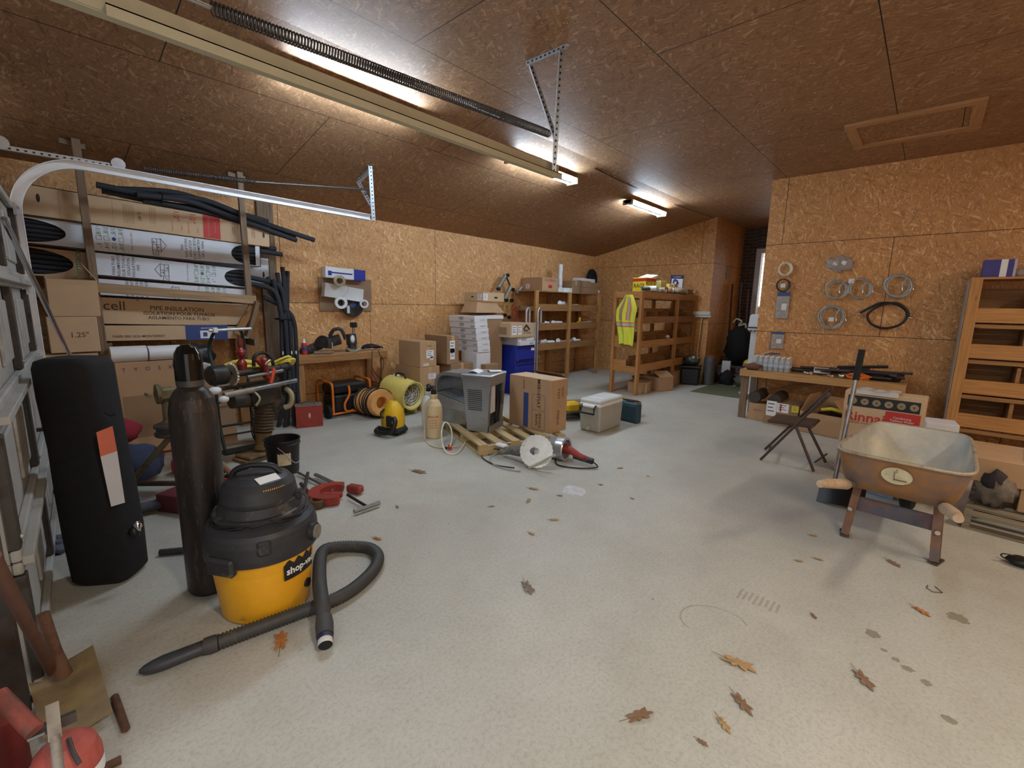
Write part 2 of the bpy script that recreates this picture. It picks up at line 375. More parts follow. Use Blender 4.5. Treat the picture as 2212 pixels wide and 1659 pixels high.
# ================================================================ the room
LX, BY, CRX, HC, RY, RX0 = -6.12, 9.68, -3.35, 3.30, 7.45, -1.87   # left wall, back wall, ceiling crease, flat ceiling height, right wall plane and its free end
HL = 2.69; SLP = (HC-HL)/(CRX-LX)
def zc(x): return HC if x > CRX else HC-(CRX-x)*SLP
EX, FY = 3.6, -.28                                                    # far right side and the door wall
def panel(pts, uvs, m): mb = MB(); b = 0; mb.v = [Vector(p) for p in pts]; mb.f = [list(range(len(pts)))]; mb.mi = [mb.mid(m)]; mb.sm = [False]; mb.uv = [uvs]; return mb
def slab(name, a, b, th, zt, m, flip=1):
    """a wall standing on the line a->b (xy), thickness to the side th, top heights at both ends"""
    a, b = V(*a, 0), V(*b, 0); d = (b-a); l = d.length; n = V(-d.y, d.x, 0).normalized()*th; mb = MB()
    ps = [a, b, b+V(0, 0, zt[1]), a+V(0, 0, zt[0])]; qs = [p+n for p in ps]
    if n.cross(d).z > 0: pass
    uv = [(0, 0), (l, 0), (l, zt[1]), (0, zt[0])]; mb.v = ps+qs; mb.f = [[0, 1, 2, 3], [7, 6, 5, 4], [0, 4, 5, 1], [1, 5, 6, 2], [2, 6, 7, 3], [3, 7, 4, 0]]
    mb.mats = [m]; mb.mi = [0]*6; mb.sm = [False]*6; at_ = abs(th)
    mb.uv = [uv, uv[::-1], [(0, 0), (0, at_), (l, at_), (l, 0)], [(0, 0), (at_, 0), (at_, zt[1]), (0, zt[1])], [(l, 0), (l, at_), (0, at_), (0, 0)], [(0, zt[0]), (at_, zt[0]), (at_, 0), (0, 0)]]
    return struct(name, mb)
slab('wall_left', (LX, FY), (LX, BY), .12, (HL, HL), OSBL)
slab('wall_back', (LX-.12, BY), (CRX, BY), .12, (zc(LX-.12), HC), OSBW)
slab('wall_right', (RX0, RY), (EX, RY), .14, (HC, HC), OSBW)
slab('wall_side', (EX, RY+.14), (EX, FY-.1), .12, (HC, HC), OSBW)
slab('wall_hall_left', (CRX, BY+.12), (CRX, 11.5), .12, (HC, HC), OSBW)
slab('wall_hall_right', (RX0+.0, 11.5), (RX0, RY+.14), .12, (HC, HC), OSBW)
# ceiling: slope up from the left wall to the crease, then flat
mb = MB(); k = math.hypot(CRX-LX, HC-HL); Y0, Y1 = FY-.15, 12.6
P = [V(LX-.12, Y0, zc(LX-.12)), V(CRX, Y0, HC), V(CRX, Y1, HC), V(LX-.12, Y1, zc(LX-.12)), V(EX+.12, Y0, HC), V(EX+.12, Y1, HC)]
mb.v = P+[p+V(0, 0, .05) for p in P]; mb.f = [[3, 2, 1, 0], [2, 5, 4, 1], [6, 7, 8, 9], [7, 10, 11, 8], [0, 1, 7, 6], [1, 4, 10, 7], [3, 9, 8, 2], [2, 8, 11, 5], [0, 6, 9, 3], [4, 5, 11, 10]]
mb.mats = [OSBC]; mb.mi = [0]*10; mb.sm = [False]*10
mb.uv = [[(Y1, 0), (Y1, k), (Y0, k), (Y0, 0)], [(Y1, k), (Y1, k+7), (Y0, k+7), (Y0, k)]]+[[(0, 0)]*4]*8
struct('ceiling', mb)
# concrete floor
m, nt, b = newmat('concrete'); uv = N(nt, 'TexCoord').outputs['UV']
c = ramp(nt, noiz(nt, uv, .55, 6, .6), [(.3, S(178, 176, 166)), (.7, S(204, 202, 192))])
c = mixc(nt, ramp(nt, noiz(nt, uv, 3.1, 8, .75), [(.45, 0), (.8, .35)]), c, S(150, 140, 120))
c = mixc(nt, ramp(nt, noiz(nt, uv, 60, 4, .8), [(.46, 0), (.75, .5)]), c, S(124, 118, 104))
c = mixc(nt, ramp(nt, noiz(nt, mapped(nt, uv, (1, 1, 1), 0, (5, 9, 0)), 1.7, 7, .72), [(.58, 0), (.8, .5)]), c, S(206, 202, 194))
wv = noiz(nt, mapped(nt, uv, (14, 1.3, 1), .5), 2.2, 6, .8)
c = mixc(nt, ramp(nt, wv, [(.62, 0), (.7, .35)]), c, S(216, 212, 204))
vo = N(nt, 'TexVoronoi'); vo.inputs['Scale'].default_value = 3.6; L(nt, uv, vo.inputs['Vector'])
sepv = N(nt, 'SeparateColor'); L(nt, vo.outputs['Color'], sepv.inputs[0])
spots = N(nt, 'Math', operation='MULTIPLY'); L(nt, ramp(nt, vo.outputs['Distance'], [(.02, 1), (.04, 0)]), spots.inputs[0]); L(nt, ramp(nt, sepv.outputs[0], [(.5, 0), (.52, .6)]), spots.inputs[1])
c = mixc(nt, spots.outputs[0], c, S(88, 78, 64))
L(nt, c, b.inputs['Base Color']); b.inputs['Roughness'].default_value = .5
bump(nt, b, noiz(nt, uv, 26, 6, .7), .12, .003); CONC = m
mb = MB(); mb.bx(LX-.12, EX+.12, -4, 12.6, -.1, 0, CONC); struct('floor', mb)
# brick end of the hall with a half-open doorway into a lit room
m, nt, b = newmat('painted_brick'); uv = N(nt, 'TexCoord').outputs['UV']; br = N(nt, 'TexBrick'); br.inputs['Scale'].default_value = 1; br.inputs['Brick Width'].default_value = .21; br.inputs['Row Height'].default_value = .075; br.inputs['Mortar Size'].default_value = .008
br.inputs['Color1'].default_value = (*S(74, 64, 60), 1); br.inputs['Color2'].default_value = (*S(92, 80, 74), 1); br.inputs['Mortar'].default_value = (*S(120, 112, 106), 1); L(nt, uv, br.inputs['Vector']); L(nt, br.outputs[0], b.inputs['Base Color']); b.inputs['Roughness'].default_value = .9; bump(nt, b, br.outputs['Fac'], .6, -.004); BRK = m
HY = 11.5
slab('wall_hall_back', (CRX, HY), (-3.06, HY), .12, (HC, HC), BRK)
mb = MB(); mb.bx(-3.06, RX0, HY, HY+.12, 2.85, HC, BRK); mb.bx(-3.06, RX0, HY, HY+.12, 0, .46, BRK); mb.bx(-2.0, RX0, HY, HY+.12, .46, 2.85, BRK); struct('wall_hall_back', mb)
mb = MB(); WTR = mat('white_trim', S(206, 206, 204), .5, var=.03)
mb.bx(-3.06, -2.95, HY-.03, HY+.14, .5, 2.85, WTR); mb.bx(-2.95, -2.0, HY-.03, HY+.14, 2.75, 2.85, WTR); mb.bx(-3.06, -2.0, HY-.03, HY+.14, .46, .5, WTR); struct('door_1', mb)
# the lit room seen through the doorway
mb = MB(); WALLI = mat('inner_wall', S(196, 178, 156), .8, var=.03)
mb.bx(-3.6, -1.4, HY+2.2, HY+2.3, .46, 2.9, WALLI); mb.bx(-3.7, -3.6, HY+.12, HY+2.3, .46, 2.9, WALLI); mb.bx(-1.4, -1.3, HY+.12, HY+2.3, .46, 2.9, WALLI); mb.bx(-3.7, -1.3, HY+.12, HY+2.3, .4, .46, WALLI); mb.bx(-3.7, -1.3, HY+.12, HY+2.3, 2.9, 2.95, WALLI); struct('wall_inner_room', mb)
WIN = emis('daylit_glass', (.93, .97, 1.0), 4.0)
mb = MB(); a_ = atY(1625, 560, HY+2.19); b_ = atY(1668, 665, HY+2.19); mb.bx(a_.x, -1.9, HY+2.15, HY+2.2, b_.z, a_.z+.1, WTR); w1 = struct('window_1', mb)
mb = MB(); mb.bx(a_.x+.05, -1.95, HY+2.13, HY+2.15, b_.z+.05, a_.z+.02, WIN); mb.build('window_pane', w1)
mb = MB(); mb.cyl((-2.6, HY+1.2, 2.88), (-2.6, HY+1.2, 2.78), .22, emis('lit_shade', (1, .98, .95), 3), 24); solo('ceiling_lamp', mb, 'round white ceiling lamp lit in the room beyond the far doorway', 'lamp')
# brick steps
mb = MB()
for i in range(3): mb.bx(CRX+.02, RX0-.14, 10.0+i*.34, HY, i*.155, (i+1)*.155, BRK)
struct('trim_1', mb)
mb = MB(); mb.bx(-3.1, -1.95, 8.35, 9.55, 0, .008, mat('green_mat', S(96, 100, 74), .95, var=.2, scale=60, bmp=.4)); solo('floor_mat', mb, 'flat olive green mat on the floor before the brick steps', 'mat')
# door wall beside and above the closed garage door (pillar between the doors, header)
DA, DB = V(-4.75, .10, 0), V(-2.32, -.09, 0)                          # the two feet of the garage door
SID = mat('grey_siding', S(150, 148, 142), .7, var=.08)
mb = MB(); mb.bx(LX, -4.86, -.05, .06, 0, zc(LX), SID); mb.bx(-2.2, -1.62, FY-.1, -.24, 0, HC, SID); mb.bx(1.5, EX, FY, -.14, 0, HC, SID); mb.bx(-1.62, 1.5, FY, -.14, 2.55, HC, SID); struct('wall_front', mb)
mb = MB(); mb.beam(V(-4.9, -.0, 2.62), V(-2.15, -.2, 2.7), .08, .7, SID); struct('trim_2', mb)
# ceiling hatch with pale wood frame
hc = [at(x, y, 3.28) for x, y in ((1838, 278), (2117, 213), (2100, 270), (1870, 316))]
x0, x1, y0, y1 = -.86, .13, 5.72, 6.55; FRM = wood('hatch_trim', S(196, 150, 104), S(160, 112, 72), knots=False)
mb = MB(); w_ = .09
mb.bx(x0, x1, y0, y0+w_, 3.275, 3.3, FRM); mb.bx(x0, x1, y1-w_, y1, 3.275, 3.3, FRM); mb.bx(x0, x0+w_, y0+w_, y1-w_, 3.275, 3.3, FRM); mb.bx(x1-w_, x1, y0+w_, y1-w_, 3.275, 3.3, FRM)
ah = thing('attic_hatch', 'attic access panel with a pale wood frame set in the ceiling', 'hatch', (0, 0, 0)); mb.build('frame', ah)
mb = MB(); mb.bx(x0+w_, x1-w_, y0+w_, y1-w_, 3.293, 3.2995, OSBC); mb.build('hatch_panel', ah)

# ---------------------------------------------------------------- fluorescent shop lights on the ceiling
TUBE = emis('lit_tube', TUBE_COL, TUBE_STR); HOUS = mat('light_housing', S(178, 160, 132), .5, var=.05)
def shop_light(y, label, x=-3.74):
    z = zc(x-.13)-.012; t = thing('shop_light', label, 'light', (x, y, z), group='strip lights on the ceiling')
    mb = MB(); mb.prism([(-.075, 0), (.075, 0), (.05, -.055), (-.05, -.055)], 1.26, HOUS, TR(0, -.63, 0, -PI/2, 0, 0) @ TR(0, 0, 0, 0, 0, PI)); mb.build('housing', t)
    for s_ in (-1, 1):
        mb = MB(); mb.cyl((s_*.055, -.6, -.045), (s_*.055, .6, -.045), .017, TUBE, 12); mb.build('tube', t)
    mb = MB(); mb.box((0, -.615, -.04), (.17, .03, .07), HOUS); mb.build('end_cap', t); mb = MB(); mb.box((0, .615, -.04), (.17, .03, .07), HOUS); mb.build('end_cap', t)
    return t
shop_light(2.16, 'nearest strip light, mostly hidden above the long cream door track', -3.70)
shop_light(4.66, 'strip light glowing at the far end of the long cream door track')
shop_light(7.4, 'farthest strip light, fully in view near the back wall')
mb = MB(); pts = smooth([(-3.45, 5.35, 3.27), (-3.47, 6.0, 3.26), (-3.5, 6.6, 3.27)], 5)
mb.tube(pts, .006, BLK, 6); solo('light_cord', mb, 'thin black cord on the ceiling between the two nearer strip lights and the last', 'cord'); mb = MB(); pts = smooth([(-3.5, 7.95, 3.27), (-3.42, 8.6, 3.25), (-3.38, 9.6, 3.27)], 5); mb.tube(pts, .006, BLK, 6)
solo('light_cord', mb, 'thin black cord running from the last strip light to the back wall', 'cord')
# ================================================================ garage door, its tracks, hangers and springs
DOORP = mat('door_panel_paint', S(176, 176, 172), .6, .1, var=.1, scale=6, dirt=S(130, 112, 84), dirt_amt=.25); DOORD = mat('door_stile', S(82, 78, 74), .6, .5, dirt=S(60, 46, 36), dirt_amt=.3)
dx = (DB-DA); dw = dx.length; da = math.atan2(dx.y, dx.x)
gd = thing('garage_door', 'closed grey sectional garage door with dirty panels at the left edge', 'garage door', DA, da)
for i in range(4):
    z0 = .02+i*.53; mb = MB(); mb.bx(.03, dw-.03, -.02, .0, z0, z0+.525, DOORP)
    mb.bx(.03, dw-.03, 0, .03, z0, z0+.045, DOORP, .006); mb.bx(.03, dw-.03, 0, .03, z0+.48, z0+.525, DOORP, .006)
    for k in range(4):
        xa = .12+k*(dw-.2)/4; mb.box((xa+.24, .004, z0+.26), (.42, .016, .3), DOORP, None, .007)
    s_ = mb.build('door_section', gd)
    for x in (.055, dw/2, dw-.055):
        mb = MB(); mb.bx(x-.03, x+.03, .0, .035, z0+.05, z0+.475, DOORD, .004); mb.cyl((x, .03, z0+.09), (x, .042, z0+.09), .01, GALV, 8); mb.build('stile', s_)
    mb = MB(); mb.bx(.02, .1, .03, .045, z0+.44, z0+.56 if i < 3 else z0+.52, GALV); mb.cyl((.06, .05, z0+.5), (-.03, .05, z0+.5), .008, GALV, 8); mb.build('hinge', s_)
mb = MB(); mb.tube([(.0, -.005, .01), (dw, -.005, .01)], .02, mat('door_seal', S(70, 62, 54), .8), 8); mb.build('bottom_seal', gd)
for k, zz in enumerate((.55, 1.08, 1.6)):
    mb = MB(); mb.bx(.04, dw-.04, .028, .06, zz-.02, zz+.012, DOORP, .003); mb.build('strut', gd)
mb = MB(); mb.tube([(dw/2-.2, .03, .75), (dw/2-.2, .11, .75), (dw/2-.05, .11, .75)], .012, DST, 8); mb.build('latch_handle', gd)
mb = MB(); mb.tube([(.55, .035, 1.02), (.55, .13, 1.0), (.62, .2, 1.04)], .013, DST, 8); mb.build('latch_bar', gd)

def cchan(path, X, w_, h_, m, side=1, name='garage_door_track', label='', thick=.004):
    """c-shaped steel track swept along a path in a plane X = const"""
    P = [V(X, y, z) for y, z in path]; prof = [(0, -h_/2), (w_, -h_/2), (w_, -h_/2+thick), (thick, -h_/2+thick), (thick, h_/2-thick), (w_, h_/2-thick), (w_, h_/2), (0, h_/2)]
    rings = []
    for i, p in enumerate(P):
        d = (P[min(i+1, len(P)-1)]-P[max(i-1, 0)]).normalized(); n = V(1, 0, 0).cross(d).normalized(); rings.append([p+V(side*a, 0, 0)+n*b for a, b in prof])
    mb = MB(); mb.loft(rings, m, False); t = thing(name, label, 'track'); mb.build('rail', t); return t
def curve(y0, z0, y1, z1, n=12): return [(y1-(y1-y0)*math.cos(i/n*PI/2), z0+(z1-z0)*math.sin(i/n*PI/2)) for i in range(n+1)]
WHTR = mat('bright_galvanised_track', S(232, 233, 236), .35, .1, var=.05)
TL = cchan([(.14, .02), (.14, 1.95)]+curve(.14, 2.08, .52, 2.47)+[(2.9, 2.45)], -4.82, .045, .062, WHTR, 1, label='bright galvanised track curving over from the left side of the garage door')
for zz in (.3, 1.0, 1.7): mb = MB(); mb.bx(-4.9, -4.82, .06, .17, zz, zz+.05, GALV); mb.build('jamb_bracket', TL)
mb = MB(); mb.bx(-4.87, -4.82, .05, .1, .02, 2.1, GALV); mb.build('jamb_angle', TL)
TRk = cchan([(-.12, 2.1)]+curve(-.12, 2.2, .16, 2.52)+[(2.97, 2.52)], -2.245, -.05, .085, CRM, 1, label='long cream painted door track running over the room to the hanger bracket')
mb = MB(); mb.bx(-2.245, -2.19, .35, 2.95, 2.485, 2.492, CRM); mb.bx(-2.196, -2.19, .35, 2.95, 2.45, 2.49, CRM)
mb.build('stiffening_angle', TRk)
mb = MB(); mb.bx(-2.3, -2.24, -.16, -.11, .02, 2.1, DST); mb.build('jamb_angle', TRk)
cchan([(-.12, .02), (-.12, 2.1)], -2.245, -.04, .05, DST, 1, label='dark upright track at the right side of the garage door, by the shovel')
def perf(mb, p, q, up, w_=.032, m=GALV):
    """perforated angle iron with a row of dark holes"""
    p, q = Vector(p), Vector(q); mb.beam(p, q, w_, .004, m, up); d = (q-p).normalized(); u = Vector(up).normalized(); s_ = d.cross(u).normalized()
    mb.beam(p+s_*w_/2+u*w_/2, q+s_*w_/2+u*w_/2, .004, w_, m, up); n = int((q-p).length/.04)
    for i in range(n):
        c = p+d*(.02+i*.04); mb.beam(c-d*.007-u*.0035, c+d*.007-u*.0035, .011, .003, BLK, up); mb.beam(c-d*.007+u*.0035, c+d*.007+u*.0035, .011, .003, BLK, up)
hr = thing('track_hanger', 'perforated steel hanger bracket holding the far end of the cream door track', 'bracket', group='steel track hangers')
mb = MB(); perf(mb, (-2.47, 2.83, 3.285), (-2.10, 2.83, 3.285), (0, 1, 0)); mb.build('ceiling_angle', hr)
mb = MB(); perf(mb, (-2.16, 2.85, 3.28), (-2.21, 2.87, 2.46), (1, -1, 0)); mb.build('drop_angle', hr)
mb = MB(); perf(mb, (-2.44, 2.85, 3.27), (-2.2, 2.88, 2.7), (1, -1, 0)); mb.build('diagonal_brace', hr)
hl = thing('track_hanger', 'perforated steel hanger bracket at the end of the bright left door track', 'bracket', group='steel track hangers')
mb = MB(); perf(mb, (-4.77, 2.9, 2.99), (-4.77, 2.92, 2.42), (1, -1, 0)); mb.build('drop_angle', hl)
mb = MB(); perf(mb, (-4.77, 2.9, 2.97), (-5.05, 2.9, 2.88), (0, 1, 0)); mb.build('ceiling_angle', hl)
mb = MB(); perf(mb, (-5.04, 2.9, 2.87), (-4.78, 2.9, 2.58), (1, -1, 0)); mb.build('diagonal_brace', hl)
def helix(p, q, r, turns, wr, m, n=12):
    p, q = Vector(p), Vector(q); d = q-p; s_, u = perp(d); P = []
    for i in range(turns*n+1): a = 2*PI*i/n; P.append(p+d*(i/(turns*n))+(s_*math.cos(a)+u*math.sin(a))*r)
    return MB().tube(P, wr, m, 5)
SPRG = mat('spring_steel', S(96, 92, 90), .4, .7, var=.1)
e0, e1 = V(-2.2, .67, 2.615), V(-2.2, 2.78, 2.73)
sr = thing('extension_spring', 'long coiled extension spring stretched above the cream door track', 'spring', e0)
helix((0, 0, 0), e1-e0, .024, 150, .0042, SPRG, 10).build('coil', sr)
mb = MB(); mb.beam((0, .0, 0), (.0, -.35, .0), .028, .004, GALV, (0, 0, 1)); mb.cyl((-.02, -.2, .04), (.02, -.2, .04), .012, GALV, 10); mb.beam((0, -.2, .06), (0, -.2, .0), .02, .004, GALV, (1, 0, 0)); mb.build('end_bracket', sr)
mb = MB(); mb.tube([V(0, 0, 0), V(0, -.8, -.02)], .004, GALV, 6); mb.build('cable', sr)
sl = thing('extension_spring', 'thin dark extension spring above the left door track beside the foam tubes', 'spring', (-4.95, .9, 2.56))
helix((0, 0, 0), (0.03, .85, .06), .02, 70, .004, SPRG, 8).build('coil', sl)
mb = MB(); mb.tube([V(.03, .85, .06), V(.14, 2.0, .19)], .012, SPRG, 8); mb.build('rod', sl)
for k, (y, lab) in enumerate(((-.15, 0), (-.78, 1))):
    mb = MB(); mb.lathe([(.0, -.012), (.045, -.012), (.03, -.004), (.03, .004), (.045, .012), (.0, .012)], GALV, 20, TR(0, y, 0, 0, PI/2, 0)); mb.build('pulley', sl)
mb = MB(); perf(mb, (0, -.8, -.03), (0, -.2, -.02), (1, 0, 0), .035); mb.build('perforated_bar', sl)
pb = atX(8, 472, -3.4); pc = atX(150, 765, -4.6)
mb = MB(); mb.cyl(pb, pb+(pc-pb)*1.45, .013, CHR, 14); solo('steel_conduit', mb, 'shiny steel pipe leaning from the garage door down behind the black bag', 'pipe')
# ================================================================ hanging lumber rack on the left with pipe insulation cartons
lr = thing('lumber_rack', 'weathered lumber rack hung from the ceiling holding long insulation cartons', 'rack', (-5.5, 1.2, 0))
def L0(x, y, z): return V(x+5.5, y-1.2, z)
for y, z0 in ((.57, 1.0), (1.81, 1.5)):
    mb = MB(); mb.beam(L0(-5.5, y, z0), L0(-5.5, y, zc(-5.5)-.01), .055, .04, LUMB, (1, 0, 0)); mb.build('hanging_post', lr)
    mb = MB(); mb.beam(L0(-5.54, y+.06, zc(-5.62)-.03), L0(-5.54, y-.1, zc(-5.54)-.03), .05, .04, LUMB); mb.build('ceiling_cleat', lr)
    for z1 in ((1.062,) if z0 < 1.2 else (1.045,)): mb = MB(); mb.beam(L0(-6.1, y+.05, z1), L0(-5.53, y+.05, z1), .04, .07, LUMB); mb.build('support_arm', lr)
mb = MB(); mb.beam(L0(-5.46, .52, 1.6), L0(-5.46, 1.86, 1.515), .04, .085, wood('pale_lumber', S(176, 146, 112), S(128, 98, 68))); mb.build('crossbar', lr)
mb = MB(); mb.beam(L0(-5.48, 1.86, 1.5), L0(-5.5, 1.66, 1.15), .07, .04, PINED, (1, 0, 0)); mb.build('brace', lr)
mb = MB(); mb.beam(L0(-5.44, 1.86, 1.5), L0(-5.5, 1.76, 1.12), .04, .11, LUMB, (1, 0, 0)); mb.build('brace', lr)
mb = MB(); mb.beam(L0(-6.08, 2.24, .0), L0(-6.08, 2.24, 2.68), .18, .06, LUMB, (1, 0, 0)); mb.build('wall_post', lr)
mb = MB(); mb.beam(L0(-6.03, 1.92, .0), L0(-6.03, 1.92, 1.62), .26, .05, PINED, (1, 0, 0)); mb.build('wall_post', lr)
mb = MB(); mb.beam(L0(-5.6, 1.76, .9), L0(-5.6, 1.72, 1.13), .05, .04, LUMB, (1, 0, 0)); mb.build('spacer', lr)
# long cartons: local x runs along the wall (towards the back), front face looks into the room
WPRT = mat('white_printed_carton', S(218, 222, 230), .6, var=.03); TUBM = RUB
def long_carton(name, label, y0, z0, y1, z1, h, d, m, xf, fn=None, holes=(), inside=CIN, cat='carton', group=None):
    a, b = V(xf, y0, z0), V(xf, y1, z1); l = (b-a).length; t = thing(name, label, cat, a, group=group); t.rotation_euler = Matrix(((b-a).normalized(), V(-1, 0, 0), V(-1, 0, 0).cross((b-a).normalized())*-1)).transposed().to_euler()
    t.rotation_euler = (0, -math.asin((z1-z0)/l), 0); t.rotation_mode = 'XYZ'
    R = Matrix.Rotation(PI/2, 4, 'Z') @ Matrix.Rotation(-math.asin((z1-z0)/l), 4, 'Y'); t.rotation_euler = R.to_euler()
    mb = MB(); hs = sorted(holes)
    mb.bx(0, l, 0, d, 0, .006, m); mb.bx(0, l, 0, d, h-.006, h, m); mb.bx(0, l, d-.006, d, 0, h, m); mb.bx(0, .006, 0, d, 0, h, m); mb.bx(l-.006, l, 0, d, 0, h, m)
    cur = 0
    for (u0, u1, kind) in hs:
        mb.bx(cur, u0, 0, .005, 0, h, m)
        # half oval opening cut in the end of the front face
        n = 14; ring = []
        for i in range(n+1):
            aa = -PI/2+PI*i/n; c, s_ = math.cos(aa), math.sin(aa)
            x = (u0+(u1-u0)*abs(c)**.7) if kind == 'L' else (u1-(u1-u0)*abs(c)**.7); ring.append((x, h/2+s_*(h/2-.012)))
        for i in range(n):
            (xa, za), (xb, zb) = ring[i], ring[i+1]; xe = u1 if kind == 'L' else u0
            mb.add([(xa, 0, za), (xe, 0, za), (xe, 0, zb), (xb, 0, zb)] if kind == 'L' else [(xe, 0, za), (xa, 0, za), (xb, 0, zb), (xe, 0, zb)], [(0, 1, 2, 3)], m)
        mb.bx(u0, u1, 0, .005, 0, .012, m); mb.bx(u0, u1, 0, .005, h-.012, h, m); cur = u1
    mb.bx(cur, l, 0, .005, 0, h, m)
    if fn: fn(mb, l, h)
    mb.build('carton_body', t)
    for (u0, u1, kind) in hs:
        k = max(3, int(h/.042))
        for i in range(k):
            zz = .02+(i+.5)*(h-.04)/k; mb = MB(); x0_, x1_ = (u0-.1, l-.01) if u1 > l*.6 else (.01, u1+.1); mb.cyl((x0_, .035, zz), (x1_, .035, zz), (h-.04)/k/2, TUBM, 10); mb.cyl((x0_, .075, zz), (x1_, .075, zz), (h-.04)/k/2, TUBM, 10); mb.build('foam_tube', t)
    return t
def T2(x, z, rot=0, e=.0015): return TR(x, -e, z, PI/2) @ TR(0, 0, 0, 0, 0, rot)
def rct(mb, x0, x1, z0, z1, m, e=.001): mb.add([(x0, -e, z0), (x1, -e, z0), (x1, -e, z1), (x0, -e, z1)], [(0, 1, 2, 3)], m)
def oval(mb, x, z, rx, rz, m, e=.0012): mb.add([(x+rx*math.cos(2*PI*i/18), -e, z+rz*math.sin(2*PI*i/18)) for i in range(18)], [list(range(18))], m)
def house(mb, x, z, s_, m, fl=1):
    ln = [(-.5, 0, .5, 0), (-.5, 0, -.5, .6), (.5, 0, .5, .6), (-.62, .55, 0, 1), (.62, .55, 0, 1), (-.5, .32, .5, .32), (0, 0, 0, .6), (-.5, .6, .5, .6), (-.9, 0, -.5, 0), (-.9, 0, -.9, .4), (-.9, .4, -.5, .4), (.1, .1, .3, .1), (.2, 0, .2, .25), (-.3, .4, -.1, .4), (-.2, .34, -.2, .55), (-.8, .1, -.6, .3)]
    for a, b, c, d in ln: p, q = V(x+fl*(b-.5)*s_, -.002, z+a*s_), V(x+fl*(d-.5)*s_, -.002, z+c*s_); mb.beam(p, q, .0012, .0035, m, (0, 0, 1) if abs(q.z-p.z) < abs(q.x-p.x) else (1, 0, 0))
def insul(mb, l, h, up=1, flip=1, dot=INKB, x0=.1, hx=None):
    k = -PI/2 if flip > 0 else PI/2; q = (lambda u: u) if flip > 0 else (lambda u: l-u)
    for i, (a, b) in enumerate((('1-1/8"', '1"'), ('7/8"', '3/4"'), ('5/8"', '1/2"'), ('3/8"', '3/8"'))):
        mb.text(a, .033, T2(q(x0+.02+i*.052), h*.8, k), INKG); mb.text(b, .033, T2(q(x0+.02+i*.052), h*.24, k), INKG)
        xx = q(x0+.02+i*.052)
        if i == 2: oval(mb, xx, h*.53, .015, .017, dot)
        else:
            for e_ in (-.018, .018): mb.beam((xx-.018, -.001, h*.53+e_), (xx+.018, -.001, h*.53+e_), .001, .002, INK); mb.beam((xx+e_, -.001, h*.53-.018), (xx+e_, -.001, h*.53+.018), .001, .002, INK, (1, 0, 0))
    mb.text('FOR / POUR / PARA', .013, T2(q(x0+.25), h*.5, k), INK); house(mb, q(x0+.46), h*.5, .11 if h > .2 else .09, INK, flip)
    for i, t_ in enumerate(('PIPE', 'INSULATION', 'ISOLATION', 'POUR TUYAUX', 'AISLAMIENTO', 'PARA TUBO')): mb.text(t_, .022, T2(q(x0+.64+i*.036), h*.5, k), INK, .004)
def brown_print(mb, l, h):
    rct(mb, l*.665, l*.745, .012, h-.012, INKR)
    mb.text('PIPE INSULATION', .016, T2(l*.69, h*.5, -PI/2, .003), CARD); mb.text('ISOLATION', .014, T2(l*.72, h*.5, -PI/2, .003), CARD)
    for u in (.55, .62): mb.text('1/2"', .042, T2(l*u, h*.72, -PI/2), INKR, .01); mb.text('1/2 PULGADA', .013, T2(l*(u-.02), h*.36, -PI/2), INKR); mb.text('COBRE', .012, T2(l*(u+.02), h*.3, -PI/2), INKR)
    for i in range(7): mb.beam((l*.34+i*.012, -.001, h*.2), (l*.34+i*.012, -.001, h*.85), .001, .002, INKBR, (1, 0, 0))
    for i in range(4): mb.beam((l*.44+i*.014, -.001, h*.3), (l*.44+i*.014, -.001, h*.9), .001, .002, INKBR, (1, 0, 0))
    mb.text('6-40', .03, T2(l*.4, h*.5, -PI/2), INKBR, .004)
    for u in (.12, .2, .3): mb.beam((l*u, -.001, 0), (l*u, -.001, h), .001, .001, INKBR, (1, 0, 0))
    oval(mb, l*.055, h*.6, .012, .035, BLK); oval(mb, l*.965, h*.5, .012, .03, BLK); mb.text('CONSERVE\nENERGY', .014, T2(l*.81, h*.5, -PI/2), INKBR, .004); mb.text('CONSERVE\nENERGY', .014, T2(l*.91, h*.5, -PI/2), INKBR, .004)
long_carton('insulation_carton', 'top brown pipe insulation carton with a red printed block and red 1/2 inch marks', .19, 2.17, 2.11, 2.10, .25, .2, CARD2, -5.62, brown_print, group='pipe insulation cartons')
long_carton('insulation_carton', 'white carton with a blue dot and open black foam ends under the top brown one', .57, 1.92, 2.0, 1.88, .235, .2, WPRT, -5.63, lambda mb, l, h: insul(mb, l, h, 1, 1, INKB, .06), ((1.14, 1.38, 'R'),), group='pipe insulation cartons')
long_carton('insulation_carton', 'white carton with a green dot just above the pale wooden crossbar', .56, 1.71, 1.86, 1.64, .205, .2, WPRT, -5.61, lambda mb, l, h: insul(mb, l, h, 1, -1, INKG, .32), ((1.06, 1.28, 'R'),), group='pipe insulation cartons')
long_carton('insulation_carton', 'lowest white carton half hidden behind the pale wooden crossbar', .57, 1.53, 1.82, 1.475, .155, .2, WPRT, -5.60, lambda mb, l, h: insul(mb, l, h, 1, -1, INKG, .2), (), group='pipe insulation cartons')
long_carton('insulation_carton', 'left white carton end with a dark oval opening full of black foam, upper of two', .02, 1.95, .56, 1.93, .225, .18, WPRT, -5.66, None, ((.02, .42, 'L'),), group='pipe insulation cartons')
long_carton('insulation_carton', 'kraft carton end with a large dark opening, lower of two by the door', .02, 1.69, .56, 1.66, .25, .18, CARD2, -5.68, lambda mb, l, h: mb.text('Thermacell', .05, T2(l*.86, h*.5, PI/2), INKG), ((.02, .44, 'L'),), group='pipe insulation cartons')
